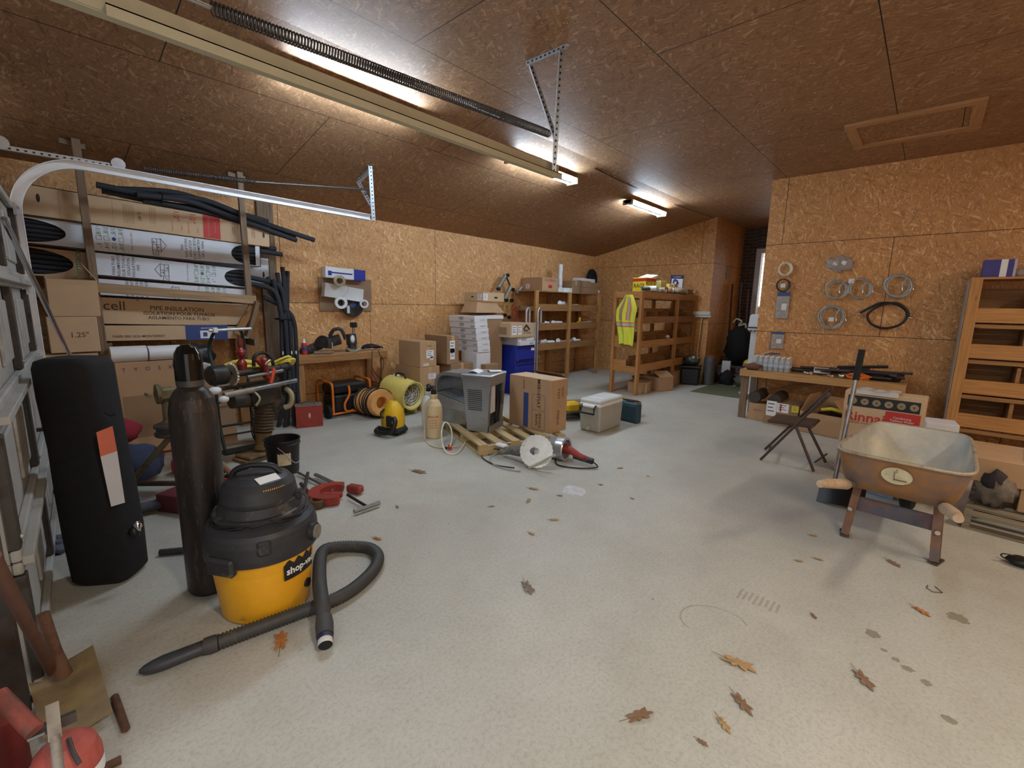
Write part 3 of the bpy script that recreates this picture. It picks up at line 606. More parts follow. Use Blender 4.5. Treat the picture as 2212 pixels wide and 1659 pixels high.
def kraft(mb, l, h):
    mb.text('Thermacell', .07, T2(l*.0, h*.72), INK, .0); mb.text('PIPE INSULATION', .035, T2(l*.48, h*.66), INK, .008); mb.text('ISOLATION POUR TUYAUX', .03, T2(l*.51, h*.49), INK, .008); mb.text('AISLAMIENTO PARA TUBO', .026, T2(l*.51, h*.34), INK, .006)
def kraft2(mb, l, h): mb.text('PIPE INSULATION', .04, T2(l*.48, h*.66), INK, .008); mb.text('ISOLATION POUR TUYAUX', .034, T2(l*.5, h*.46), INK, .008); mb.text('AISLAMIENTO PARA TUBO', .03, T2(l*.49, h*.29), INK, .008); mb.text('cell', .085, T2(l*.1, h*.7), INK)
long_carton('insulation_carton', 'large kraft carton lettered pipe insulation below the crossbar', .56, 1.27, 1.84, 1.22, .25, .2, CARD2, -5.6, kraft2, group='pipe insulation cartons')
def blueend(mb, l, h): rct(mb, l*.53, l*.83, .0, h, INKB); rct(mb, l*.63, l*.73, h*.1, h*.62, PAPER, .002); mb.text('ANWOSER', .016, T2(l*.68, h*.78, 0, .003), PAPER); mb.text('FABRI 800 2626 MONTERREY', .022, T2(l*.24, h*.3), INK, .008); rct(mb, l*.65, l*.68, h*.22, h*.5, INKB, .003)
long_carton('insulation_carton', 'lowest long carton with a dark blue printed block on its right end', .55, 1.11, 1.82, 1.085, .155, .2, CARD2, -5.6, blueend, group='pipe insulation cartons')
long_carton('insulation_carton', 'white carton end showing at the back behind the right hanging post', 1.5, 1.72, 2.16, 1.7, .3, .12, WPRT, -5.84, lambda mb, l, h: oval(mb, l*.9, h*.35, .012, .035, BLK), group='pipe insulation cartons')
# black foam tubes: loose on top, sticking out at the right, and a tied bundle standing on the floor
def foam(pts, label, r=.027, group='loose black foam tubes'): mb = MB(); mb.tube(smooth(pts, 6), r, RUB, 10); return solo('foam_tube', mb, label, 'pipe insulation', group=group)
foam([(-5.6, .68, 2.49), (-5.6, 1.1, 2.47), (-5.6, 1.5, 2.50), (-5.62, 2.0, 2.37), (-5.62, 2.62, 2.24)], 'longest black foam tube of the loose bundle lying on the top carton')
foam([(-5.66, .72, 2.46), (-5.66, 1.2, 2.42), (-5.66, 1.7, 2.42), (-5.66, 2.42, 2.27)], 'black foam tube in the loose top bundle reaching just past the right post')
foam([(-5.56, .95, 2.45), (-5.56, 1.35, 2.46), (-5.58, 1.7, 2.38), (-5.6, 2.4, 2.21)], 'front black foam tube in the loose top bundle above the brown carton')
foam([(-5.7, .85, 2.50), (-5.72, 1.3, 2.55), (-5.72, 1.7, 2.47), (-5.74, 2.15, 2.40)], 'rear black foam tube arching highest in the loose top bundle')
foam([(-5.62, 1.0, 2.42), (-5.62, 1.5, 2.39), (-5.64, 1.9, 2.32), (-5.66, 2.3, 2.25)], 'black foam tube lying lowest of the loose top bundle')
mb = MB(); mb.tube([V(-5.63+.1*math.cos(a*PI/6), 1.14, 2.46+.055*math.sin(a*PI/6)) for a in range(13)], .006, BLK, 6); solo('cable_tie', mb, 'black tie around the loose foam tubes on the top carton', 'tie')
foam([(-5.72, 1.75, 2.12), (-5.7, 2.2, 2.1)], 'short foam tube end poking out under the top brown carton, upper one')
foam([(-5.68, 1.75, 2.08), (-5.66, 2.25, 2.04)], 'short foam tube end poking out under the top brown carton, lower one')
foam([(-5.72, 1.8, 1.78), (-5.68, 2.1, 1.72), (-5.62, 2.2, 1.64), (-5.6, 2.22, 1.4)], 'foam tube bending down over the rack edge, upper one')
foam([(-5.66, 1.7, 1.71), (-5.62, 2.0, 1.67), (-5.56, 2.12, 1.58), (-5.56, 2.16, 1.3)], 'foam tube bending down over the rack edge, lower one')
fb = thing('foam_tube_bundle', 'tied bundle of long black foam tubes standing on the floor against the rack', 'pipe insulation', (-5.68, 2.22, 0))
TAG = PAPER
for i, (bx_, by_, mx, my, tx, ty, zt) in enumerate([(-.02, -.13, .02, -.03, .05, -.1, 1.75), (.05, -.08, .05, -.0, -.0, -.03, 1.83), (.02, -.03, -.01, -.01, .0, .05, 1.8), (-.06, -.02, -.03, .03, -.05, -.12, 1.78), (.07, .02, .04, .04, .07, -.16, 1.62), (.0, .06, .0, .05, .03, .02, 1.9), (-.05, .09, -.04, .07, -.03, .1, 1.86), (.06, .1, .04, .08, .06, -.22, 1.55)]):
    mb = MB(); mb.tube(smooth([(bx_, by_, .0), (mx*1.2, my*1.2, .45), (mx*1.3, my*1.4, .95), (mx, my, 1.35), (tx, ty, zt)], 7), .025, RUB, 10); q = mb.build('foam_tube', fb)
    if i in (0, 4, 7): mb = MB(); mb.ball((mx*1.3+.03, my*1.3-.01, .9), .014, TAG, 10, (.6, .6, 1.8)); mb.build('paper_tag', q)
for zz, r in ((1.3, .1), (.42, .1)): mb = MB(); mb.tube([V(r*.75*math.cos(a*PI/8), .02+r*math.sin(a*PI/8), zz) for a in range(16)], .012, BLKM, 6, closed=True); mb.build('tie', fb)

# ---------------------------------------------------------------- carton builder used everywhere
def carton(label, c, w_, d_, h_, rz=0., m=CARD, prints=(), tape=True, open_=None, group=None, stickers=(), name='carton', cat='box', rot=None, tapem=None):
    """c base centre; prints: (face, text, capital height, u, v, ink, rot[, bold]); stickers: (face, u, v, width, height, material)"""
    t = thing(name, label, cat, c, rz, group, rot); mb = MB()
    if not open_:
        mb.box((0, 0, h_/2), (w_, d_, h_), m, None, .004)
        if tape:
            if w_ >= d_: mb.box((0, 0, h_+.0004), (w_*.998, .05, .0012), tapem or TAPE); mb.box((w_/2, 0, h_*.82), (.0014, .05, h_*.36), tapem or TAPE)
            else: mb.box((0, 0, h_+.0004), (.05, d_*.998, .0012), tapem or TAPE); mb.box((0, -d_/2, h_*.82), (.05, .0014, h_*.36), tapem or TAPE)
    else:
        e = .006; mb.bx(-w_/2, w_/2, -d_/2, d_/2, 0, e, CIN); mb.bx(-w_/2, w_/2, -d_/2, -d_/2+e, 0, h_, m); mb.bx(-w_/2, w_/2, d_/2-e, d_/2, 0, h_, m); mb.bx(-w_/2, -w_/2+e, -d_/2+e, d_/2-e, 0, h_, m); mb.bx(w_/2-e, w_/2, -d_/2+e, d_/2-e, 0, h_, m)
    G = {'F': FR, 'R': RI, 'T': TO}
    for p in prints:
        f, tx, hh, u, v, ink = p[:6]; ro = p[6] if len(p) > 6 else 0; bo = p[7] if len(p) > 7 else .0
        if tx == 'BOX': a = G[f](w_, d_, h_, u, v); mb.add([a @ V(-hh/2, -ro/2, 0), a @ V(hh/2, -ro/2, 0), a @ V(hh/2, ro/2, 0), a @ V(-hh/2, ro/2, 0)], [(0, 1, 2, 3)], ink)
        else: mb.text(tx, hh, G[f](w_, d_, h_, u, v, .0018, ro), ink, bo)
    mb.build('carton_body', t)
    for (f, u, v, sw, sh, sm) in stickers:
        a = G[f](w_, d_, h_, u, v, .0008); q = MB(); q.add([a @ V(-sw/2, -sh/2, 0), a @ V(sw/2, -sh/2, 0), a @ V(sw/2, sh/2, 0), a @ V(-sw/2, sh/2, 0)], [(0, 1, 2, 3)], sm)
        for i in range(3): b = TR(0, 0, .0006); q.add([a @ b @ V(-sw*.38, sh*(.28-.24*i), 0), a @ b @ V(sw*(.3-.15*(i % 2)), sh*(.28-.24*i), 0), a @ b @ V(sw*(.3-.15*(i % 2)), sh*(.34-.24*i), 0), a @ b @ V(-sw*.38, sh*(.34-.24*i), 0)], [(0, 1, 2, 3)], INK)
        q.build('shipping_label', t)
    if open_:
        for (sd, ang) in open_:
            q = MB(); L_, fl = (w_, d_*.48) if sd in 'FB' else (d_, w_*.48)
            q.bx(-L_/2, L_/2, 0, fl, -.003, .003, m); o = q.build('flap', t)
            z = {'F': 0, 'R': PI/2, 'B': PI, 'L': -PI/2}[sd]; off = {'F': (0, -d_/2, h_), 'B': (0, d_/2, h_), 'R': (w_/2, 0, h_), 'L': (-w_/2, 0, h_)}[sd]
            o.matrix_local = TR(*off) @ Matrix.Rotation(z, 4, 'Z') @ Matrix.Rotation(ang, 4, 'X')
    return t
# the carton tower beside the door
carton('tall open kraft carton with dark inside on the tower by the garage door', V(-5.29, .40, 1.365), .22, .30, .30, 0, CARD2, (), open_=(('R', -1.5), ('B', 1.0)), rot=(0, .14, 0), group='cartons stacked by the garage door')
carton('carton marked 1.25" in the tower by the garage door', V(-5.3, .37, 1.06), .26, .30, .29, 0, CARD2, (('R', '1.25"', .04, .12, .5, INKBR, 0, .01),), group='cartons stacked by the garage door')
carton('lower carton of the tower by the door, under the one marked 1.25"', V(-5.32, .34, .76), .27, .32, .29, 0, CARD2, (), group='cartons stacked by the garage door')
carton('bottom carton of the tower by the garage door, mostly hidden behind the black bag', V(-5.36, .28, .0), .3, .34, .755, 0, CARD, (), group='cartons stacked by the garage door')
# tall used carton with symbols, standing against the wall
c_, t_ = V(-5.6, .83, 0), carton
bb = carton('tall worn carton with small blue handling symbols, standing under the rack', V(-5.5, .86, 0), .3, .62, .93, 0, CARD, tuple(('R', s_, .035, -.3+i*.14, .93, INKB) for i, s_ in enumerate('TYOSX')) + (('R', 'BOX', .38, -.05, .45, CARDD, .4),))
mb = MB(); mb.cyl((-5.42, .60, 1.0), (-5.42, .86, 1.0), .075, WPL, 20); q = solo('paper_roll', mb, 'left white roll lying on the tall worn carton', 'roll', group='white rolls on the tall carton')
mb = MB(); mb.cyl((-5.40, .87, 1.0), (-5.40, 1.12, 1.0), .07, WPL, 20); mb.text('MINERAL WOOL PIPE', .02, TR(-5.335, 1.0, .985, PI/2, 0, PI/2), INKR); q = solo('paper_roll', mb, 'right white roll with small red lettering lying on the tall worn carton', 'roll', group='white rolls on the tall carton')
mb = MB(); mb.ball((0, 0, .1), .14, BLK, 20, (.8, 1.15, .85), 3, .35); mb.ball((0.05, .02, 0), .07, PAPER, 12, (1, 1.5, .5), 5, .5); solo('trash_bag', mb, 'crumpled black plastic bag spilling white paper beside the white rolls', 'bag', (-5.5, 1.27, .84))
carton('brown carton under the black plastic bag below the rack', V(-5.52, 1.37, 0), .28, .36, .78, 0, CARD)
# blue duffel bag, red bag and grey mat on the floor behind the black bag
mb = MB(); mb.ball((0, 0, .17), .24, mat('blue_fabric', S(62, 68, 94), .9, var=.15), 22, (.7, 1.25, .75), 8, .14); solo('fabric_bag', mb, 'slumped dark blue fabric bag on the floor under the tripod', 'bag', (-4.7, .50, 0))
mb = MB(); mb.ball((0, 0, .12), .18, mat('red_fabric', S(150, 40, 56), .9, var=.15), 18, (.8, 1.2, .65), 4, .14); solo('fabric_bag', mb, 'dark red cloth bundle on top of the blue fabric bag', 'bag', (-4.78, .45, .32))
mb = MB(); mb.tube(smooth([(-3.95, .48, .05), (-3.95, .62, .05), (-3.93, .78, .05)], 4), .05, mat('grey_felt', S(84, 86, 96), .95, var=.1), 12, flat=.7); solo('rolled_mat', mb, 'rolled grey felt mat on the floor in front of the blue bag', 'mat')

# ---------------------------------------------------------------- tall black bag leaning on the door side
bag = thing('canopy_bag', 'tall black fabric canopy bag with an orange and white label, standing by the garage door', 'bag', (-3.17, .24, 0))
pL, pR = at(65, 775, 1.19), at(222, 770, 1.19); bc = V(-3.17, .24, 0)
def bagring(z, w_, d_, lean, tw, n=28):
    out = []
    for i in range(n):
        a = 2*PI*i/n; c, s_ = math.cos(a), math.sin(a); k = 1+.035*noise.noise(V(c*2, s_*2, z*5)); x = math.copysign(abs(c)**.55, c)*w_/2*k; y = math.copysign(abs(s_)**.55, s_)*d_/2*k
        out.append(V(x*math.cos(tw)-y*math.sin(tw)+lean.x, x*math.sin(tw)+y*math.cos(tw)+lean.y, z))
    return out
tw = math.atan2((pR-pL).y, (pR-pL).x); top = (pL+pR)/2-bc; top.z = 0
P = [(0, .24, .2, .0), (.03, .29, .25, 0), (.25, .3, .26, .1), (.5, .29, .26, .3), (.75, .28, .26, .55), (1.0, .285, .26, .85), (1.15, .29, .26, .96), (1.185, .27, .24, 1), (1.2, .2, .18, 1)]
mb = MB(); mb.loft([bagring(z, a, b, V(top.x, top.y, 0)*k*.6, PI/4+.1) for z, a, b, k in P], BLKM); body = mb.build('bag_body', bag)
e1 = (V(RT.x, RT.y, 0)).normalized()
def bagpt(px, py, off=.0): d = ray(px, py); t = (bc.length-.17)/math.hypot(d.x, d.y); return CAM+d*t - bc
OLB = mat('orange_label', S(232, 124, 96), .7, var=.06); WLB = mat('white_cloth_label', S(226, 226, 232), .7, var=.04)
def patch(px, m, name, par):
    q = MB(); P4 = [bagpt(*p) for p in px]; q.sheet(lambda u, v: (P4[0].lerp(P4[1], u)).lerp(P4[3].lerp(P4[2], u), v)+(-V(FW.x, FW.y, 0))*.0, 6, 8, m, .004); return q.build(name, par)
patch([(208, 934), (243, 920), (253, 974), (217, 986)], OLB, 'orange_label', bag); patch([(217, 986), (253, 974), (270, 1085), (240, 1094)], WLB, 'white_label', bag)
mb = MB(); mb.tube([bagpt(226, 890), bagpt(240, 898), bagpt(250, 894)], .006, BLKM, 6); mb.build('strap_end', bag)
mb = MB(); mb.ball(bagpt(296, 1138), .022, CHR, 8, (1, 1, 1.2), 3, .6); mb.ball(bagpt(290, 1150), .025, BLK, 8, (1, 1, 1.2), 4, .6); mb.build('buckle', bag)
# ---------------------------------------------------------------- dark gas cylinder
m, nt, b = newmat('cylinder_paint'); tc = N(nt, 'TexCoord').outputs['Object']
c = ramp(nt, noiz(nt, mapped(nt, tc, (6, 6, 1.5)), 2, 5), [(.3, S(34, 30, 29)), (.7, S(60, 50, 46))])
c = mixc(nt, ramp(nt, noiz(nt, mapped(nt, tc, (60, 60, 7)), 1, 5, .8), [(.57, 0), (.66, .75)]), c, S(122, 100, 82))
c = mixc(nt, ramp(nt, noiz(nt, mapped(nt, tc, (25, 25, 60)), 1, 4, .8), [(.66, 0), (.72, .6)]), c, S(130, 112, 96))
L(nt, c, b.inputs['Base Color']); b.inputs['Roughness'].default_value = .4; b.inputs['Metallic'].default_value = .2; gcm = m
gp = V(-2.66, .58, 0); gc = thing('gas_cylinder', 'tall dark brown gas cylinder with a black domed valve cap', 'cylinder', gp)
mb = MB(); mb.lathe([(0, 0), (.09, 0), (.102, .02), (.104, .9), (.102, .97), (.092, 1.03), (.07, 1.07), (.05, 1.09), (.0, 1.09)], gcm, 40); mb.build('cylinder_body', gc)
mb = MB(); mb.lathe([(.048, 1.08), (.058, 1.09), (.06, 1.12), (.052, 1.13)], DST, 28); mb.build('neck_ring', gc)
mb = MB(); mb.lathe([(.054, 1.1), (.06, 1.12), (.06, 1.22), (.055, 1.25), (.04, 1.28), (.02, 1.292), (0, 1.295)], mat('gloss_black', S(24, 22, 20), .12, .2, var=.1), 32); mb.ball((-.035, -.052, 1.19), .016, BLKM, 8, (1, .3, 1)); mb.build('valve_cap', gc)

# ---------------------------------------------------------------- wet and dry vacuum
vp = V(-2.33, .745, 0); vac = thing('shop_vacuum', 'yellow and black wet and dry shop vacuum next to the dark gas cylinder', 'vacuum', vp, -.55)
VY = mat('vacuum_yellow', S(238, 172, 36), .42, var=.05, dirt=S(150, 104, 40), dirt_amt=.03); VB = mat('vacuum_black', S(44, 44, 47), .5, var=.2, dirt=S(110, 104, 98), dirt_amt=.12)
mb = MB(); mb.lathe([(0, 0), (.185, 0), (.2, .012), (.225, .25), (.235, .3), (.24, .34), (.245, .35)], VY, 48)
for a in (-1.9, -1.6): mb.box((.2*math.cos(a), .2*math.sin(a), .055), (.055, .02, .05), YEL, Matrix.Rotation(a+PI/2, 3, 'Z'), .004)
b_ = mb.build('tank', vac)
def cyltext(mb, t, R_, a0, z0, h, m, tilt=0., bold=.02):
    vs, fs, w_, hh = text_geo(t, bold); k = h/.7; mb.add([V(R_*math.cos(a0+v.x*k/R_), R_*math.sin(a0+v.x*k/R_), z0+v.y*k+v.x*k*tilt) for v in vs], fs, m)
def cylpatch(mb, R_, a0, a1, z0, z1, m, tilt=0., n=12):
    vs = []; 
    for i in range(n+1): a = a0+(a1-a0)*i/n; dz = tilt*R_*(a-(a0+a1)/2); vs += [V(R_*math.cos(a), R_*math.sin(a), z0+dz), V(R_*math.cos(a), R_*math.sin(a), z1+dz)]
    mb.add(vs, [(2*i, 2*i+2, 2*i+3, 2*i+1) for i in range(n)], m, True)
camdir = math.atan2(-vp.y, -vp.x)+.55
mb = MB(); a0 = camdir+.62; cylpatch(mb, .234, a0-.3, a0+.46, .205, .28, BLK, .0); 
mb.add([V(.235*math.cos(a0-.3+i*.11), .235*math.sin(a0-.3+i*.11), .278+(.028 if i % 2 else 0)) for i in range(8)]+[V(.235*math.cos(a0-.3+i*.11), .235*math.sin(a0-.3+i*.11), .27) for i in range(8)], [(8+i, 9+i, 1+i, i) for i in range(7)], BLK)
cyltext(mb, 'shop-vac', .237, a0+.1, .242, .033, PAPER, 0, .03); mb.build('brand_label', vac)
mb = MB(); a1 = camdir+.98; mb.cyl((.19*math.cos(a1), .19*math.sin(a1), .11), (.222*math.cos(a1), .222*math.sin(a1), .112), .022, BLK, 18); mb.build('drain_cap', vac)
mb = MB(); mb.lathe([(.243, .315), (.252, .318), (.254, .345), (.252, .41), (.246, .44), (.235, .46), (.215, .475), (.2, .485), (.205, .50), (.2, .515), (.17, .525)], VB, 48)
for a in (camdir-.75, camdir+2.4): mb.box((.25*math.cos(a), .25*math.sin(a), .33), (.14, .04, .085), VB, Matrix.Rotation(a+PI/2, 3, 'Z'), .012)
mb.box((.247*math.cos(camdir), .247*math.sin(camdir), .405), (.06, .03, .07), VB, Matrix.Rotation(camdir+PI/2, 3, 'Z'), .01)
lid = mb.build('lid', vac)
mb = MB(); mb.lathe([(.19, .5), (.182, .535), (.176, .56), (.168, .565), (.17, .58), (.16, .635), (.135, .665), (.09, .68), (0, .685)], VB, 44); mot = mb.build('motor_head', vac)
mb = MB(); P = smooth([(-.12, .0, .64), (-.1, 0, .7), (-.03, 0, .722), (.06, 0, .715), (.1, 0, .68)], 5); mb.tube(P, .014, BLK, 10); o = mb.build('carry_handle', mot); o.matrix_local = Matrix.Rotation(camdir+1.3, 4, 'Z')
mb = MB(); a = camdir+.45; cyltext(mb, '12 GAL 5.0 HP', .164, a, .603, .012, YEL, 0, .01); cyltext(mb, '5.0 HP', .166, a+.06, .588, .011, PAPER, 0, .01)
for i in range(11): cylpatch(mb, .157, a-.35+i*.06, a-.325+i*.06, .63, .645, YEL, 0, 1)
mb.build('printed_label', mot)
mb = MB(); mb.box((.1*math.cos(a-.05), .1*math.sin(a-.05), .676), (.1, .05, .003), PAPER, Euler((.35, 0, a+PI/2)).to_matrix()); mb.build('paper_sticker', mot)
mb = MB(); a2 = camdir+1.02; mb.cyl((.2*math.cos(a2), .2*math.sin(a2), .385), (.27*math.cos(a2), .27*math.sin(a2), .385), .043, VB, 24); mb.cyl((.27*math.cos(a2), .27*math.sin(a2), .385), (.282*math.cos(a2), .282*math.sin(a2), .385), .034, mat('grey_cap', S(130, 124, 112), .6), 24); mb.build('exhaust_port', vac)
mb = MB(); P = [V((.205+.006*math.sin(i*1.7))*math.cos(i*PI/16), (.205+.006*math.sin(i*1.7))*math.sin(i*PI/16), .497+.012*math.sin(i*.61)) for i in range(96)]; mb.tube(P, .005, BLK, 6); P = [camdir+.9]; mb.build('power_cord', vac)
mb = MB(); a = camdir+1.25; mb.box((.17*math.cos(a), .17*math.sin(a), .56), (.05, .05, .04), BLK, None, .006); mb.build('switch', vac)
# its grey corrugated hose on the floor
HOSE = mat('hose_grey', S(66, 64, 62), .6, var=.1, dirt=S(120, 110, 96), dirt_amt=.1)
def fl(px, py, z): p = at(px, py, z); return (p.x, p.y, z)
hz_ = .034; hp = [fl(470, 1388, hz_), fl(540, 1362, hz_), fl(640, 1325, hz_), fl(740, 1287, hz_), fl(800, 1240, hz_), fl(817, 1205, hz_), fl(800, 1185, hz_), fl(760, 1180, .036), fl(715, 1183, .045), fl(694, 1198, .06), fl(690, 1250, .1), fl(695, 1300, .1), fl(700, 1340, .06)]
hs = thing('vacuum_hose', 'grey corrugated vacuum hose curled on the concrete in front of the vacuum', 'hose')
mb = MB(); mb.ribbed(hp, .035, HOSE, .015, .22, 14); mb.build('corrugated_tube', hs)
mb = MB(); P = [fl(470, 1388, .034), fl(455, 1393, .034), fl(440, 1397, .034)]; mb.tube(P, [.036, .037, .034], HOSE, 16); mb.build('cuff', hs)
wA, wB = V(*fl(440, 1397, .034)), V(*fl(300, 1452, .03)); d = (wB-wA); mb = MB()
mb.tube([wA, wA+d*.45, wA+d*.62, wA+d*.8, wA+d*.93, wB], [.032, .033, .034, .029, .02, .008], mat('nozzle_black', S(58, 60, 66), .5, dirt=S(120, 112, 98), dirt_amt=.1), 16, flat=.8); mb.build('crevice_nozzle', hs)
mb = MB(); a, b = V(*fl(700, 1335, .065)), V(*fl(703, 1392, .033)); mb.tube([a, a.lerp(b, .25), a.lerp(b, .7)], [.036, .04, .037], HOSE, 18); mb.tube([a.lerp(b, .7), a.lerp(b, .86)], .034, mat('blue_tape', S(34, 36, 66), .5), 18); mb.build('end_cuff', hs)
mb = MB(); e = a.lerp(b, .84); f_ = b+(b-a)*.05; mb.tube([e, f_], [.032, .03], mat('dusty_white_end', S(206, 204, 198), .6, dirt=S(150, 140, 120), dirt_amt=.2), 18, cap=False); mb.tube([f_, e+(f_-e)*.4], [.026, .026], BLKM, 18); mb.build('hose_end', hs)
# ================================================================ tools on the floor in front of the rack
# black bucket
bk = thing('bucket', 'black plastic bucket with a ragged cream label on the floor', 'bucket', (-4.11, 1.53, 0), .3)
mb = MB(); mb.lathe([(0, .005), (.118, .005), (.12, 0), (.124, .02), (.138, .26), (.146, .262), (.147, .275), (.142, .28), (.144, .3), (.149, .305), (.147, .315), (.136, .312), (.134, .26), (.12, .02), (0, .015)], BLK, 36); mb.build('bucket_body', bk)
mb = MB(); cylpatch(mb, .1345, -1.0, -.2, .1, .24, mat('cream_label', S(214, 206, 178), .7, dirt=S(90, 80, 60), dirt_amt=.1)); mb.build('label', bk)
mb = MB(); mb.tube(smooth([(.09, -.12, .27), (.13, -.07, .2), (.17, -.02, .12), (.16, .05, .14), (.13, .09, .26)], 5), .003, GALV, 6); mb.build('wire_handle', bk)
# dark green hand truck
ht = thing('hand_truck', 'dark green two-wheel hand truck standing behind the rammer', 'hand truck', (-5.2, 1.48, 0))
for s_ in (-1, 1):
    mb = MB(); mb.tube(smooth([(.16, s_*.15, .03), (.06, s_*.15, .3), (.03, s_*.15, .8), (-.02, s_*.16, 1.02), (.03, s_*.13, 1.17), (.08, s_*.1, 1.21)], 5), .015, GRN, 10); mb.build('side_rail', ht)
    mb = MB(); T = TR(-.02, s_*.22, .13, PI/2); mb.lathe([(.0, -.035), (.075, -.035), (.12, -.03), (.13, 0), (.12, .03), (.075, .035), (0, .035)], BLKM, 24, T); mb.lathe([(0, -.037), (.07, -.037), (.07, .037), (0, .037)], CRM, 16, T); mb.build('wheel', ht)
mb = MB(); mb.tube([(.08, -.17, 1.215), (.08, .2, 1.225)], .016, GALV, 10); mb.build('grip_bar', ht); mb = MB(); mb.box((.08, -.12, 1.218), (.05, .04, .05), PAPER, None, .005); mb.build('tag', ht)
for z in (.25, .5, .78): mb = MB(); mb.tube([(.055, -.15, z), (.055, .15, z)], .012, GRN, 8); mb.build('crossbar', ht)
mb = MB(); mb.bx(.1, .26, -.18, .18, .012, .02, GRN); mb.build('toe_plate', ht); mb = MB(); mb.tube([(-.02, -.22, .13), (-.02, .22, .13)], .01, DST, 8); mb.build('axle', ht)
# rammer
rm_ = thing('rammer', 'dirty upright rammer with rubber bellows and a muddy wooden-edged foot', 'rammer', (-4.68, 1.52, 0), .25)
MUD = mat('muddy_metal', S(132, 104, 66), .85, var=.2, dirt=S(78, 62, 46), dirt_amt=.4); ENG = mat('oily_engine', S(62, 56, 50), .55, .3, dirt=S(102, 84, 62), dirt_amt=.3)
mb = MB(); mb.prism([(-.1, -.2), (.1, -.2), (.13, -.1), (.13, .16), (.08, .2), (-.08, .2), (-.13, .16), (-.13, -.1)], .03, MUD, TR(0, 0, .0)); mb.bx(-.12, .12, -.17, .17, .03, .06, MUD, .01); mb.build('foot_plate', rm_)
mb = MB(); mb.lathe([(.075, .05), (.085, .08), (.07, .12), (.068, .2), (.078, .24)], MUD, 24, TR(.0, .04, 0, -.1)); mb.build('foot_neck', rm_)
mb = MB(); pr = []; 
for i in range(9): z = .25+i*.03; pr += [(.078, z), (.098, z+.012), (.078, z+.026)]
mb.lathe(pr, mat('bellows_rubber', S(92, 76, 58), .8, dirt=S(60, 50, 42), dirt_amt=.3), 24, TR(0, .04, 0, -.1)); mb.build('bellows', rm_)
mb = MB(); mb.box((0, .08, .61), (.22, .3, .2), ENG, None, .03); mb.cyl((0, -.02, .58), (0, -.22, .6), .07, ENG, 18); mb.ball((.02, .18, .52), .1, ENG, 14, (1, 1, .9), 2, .2); mb.build('engine', rm_)
mb = MB(); mb.tube(smooth([(.12, .25, .66), (.17, .27, .6), (.16, .26, .5), (.12, .22, .47)], 5), .025, mat('tan_tank', S(168, 152, 120), .6), 10); mb.build('fuel_tank', rm_)
mb = MB(); mb.tube([(.14, -.36, .69), (.16, .34, .73)], .022, STL, 12); mb.build('guide_bar', rm_); mb = MB(); mb.tube([(.14, -.36, .69), (.145, -.1, .7)], .028, mat('grey_sleeve', S(150, 142, 128), .5, .3), 12); mb.build('sleeve', rm_)
mb = MB(); mb.tube([(-.12, -.3, .7), (-.12, .34, .72)], .02, DST, 10); mb.build('guide_bar', rm_)
mb = MB(); mb.ball((.12, -.42, .74), .035, WPL, 12, (1, 1.6, 1)); mb.build('white_grip', rm_); mb = MB(); mb.ball((.15, -.37, .66), .032, WPL, 12, (1, 1.4, 1)); mb.build('white_grip', rm_)
mb = MB(); mb.tube(smooth([(.13, -.1, .7), (.17, -.06, .62), (.14, -.08, .55)], 4), .01, CRM, 8); mb.build('fuel_hose', rm_)
# power pipe threader head lying on the rammer
th_ = thing('pipe_threader', 'dirty power pipe threader with red yokes and pale toothed ring above the rammer', 'tool', (-4.66, 1.45, .79), .25)
mb = MB(); T = TR(-.02, -.3, .06, -PI/2); mb.lathe([(0, -.02), (.06, -.02), (.085, 0), (.09, .02), (.09, .12), (.07, .14), (0, .14)], mat('dark_housing', S(44, 40, 38), .45, .2, dirt=S(90, 76, 60), dirt_amt=.15), 28, T); mb.build('motor_drum', th_)
mb = MB(); n = 22; P = []
for i in range(n*2): r = .105 if i % 2 else .088; P.append((r*math.cos(PI*i/n), r*math.sin(PI*i/n)))
mb.prism(P, .018, mat('pale_cast_ring', S(186, 180, 166), .45, .4), TR(-.02, -.12, .05, -PI/2)); mb.build('toothed_ring', th_)
mb = MB(); mb.tube([(-.02, -.12, .05), (-.02, .36, .06)], .03, ENG, 14); mb.build('shaft', th_); mb = MB(); mb.tube([(.06, -.02, .02), (.06, .34, .04)], .018, STL, 10); mb.build('guide_rod', th_)
mb = MB(); mb.lathe([(.03, 0), (.045, .01), (.055, .1), (.05, .12), (.03, .14), (.02, .15), (.055, .19), (.06, .22), (.03, .25), (.022, .26), (.03, .28), (.03, .34), (.01, .35)], mat('dark_red_oily', S(136, 46, 40), .3, .2, dirt=S(60, 44, 38), dirt_amt=.3), 16, TR(-.04, .0, .04) @ Matrix.Diagonal((.8, .8, .95, 1))); mb.build('red_feed_screw', th_)
mb = MB(); mb.ball((-.04, 0, .245), .042, CHR, 12, (1, 1, .5)); mb.build('collar', th_)
mb = MB(); mb.box((.04, .17, .08), (.08, .05, .22), REDP, Euler((.2, .1, 0)).to_matrix(), .015); mb.box((.07, .22, .0), (.04, .03, .16), mat('orange_red', S(210, 72, 40), .5), Euler((-.35, 0, .2)).to_matrix(), .01); mb.box((.03, .13, .14), (.05, .04, .1), REDP, Euler((.7, 0, 0)).to_matrix(), .01); mb.cyl((.09, .14, .12), (.09, .2, .16), .014, CHR, 8); mb.build('red_yoke', th_)
mb = MB(); mb.tube(smooth([(-.02, .1, .1), (-.02, .12, .2), (-.02, .22, .22), (-.02, .29, .14), (-.02, .3, .06)], 6), .016, BLK, 10); mb.build('carry_handle', th_)
mb = MB(); mb.cyl((-.02, .36, .06), (-.02, .44, .06), .035, ENG, 14); mb.ball((-.02, .47, .05), .035, BLKM, 10, (1, 1.3, 1)); mb.build('shaft_end', th_)
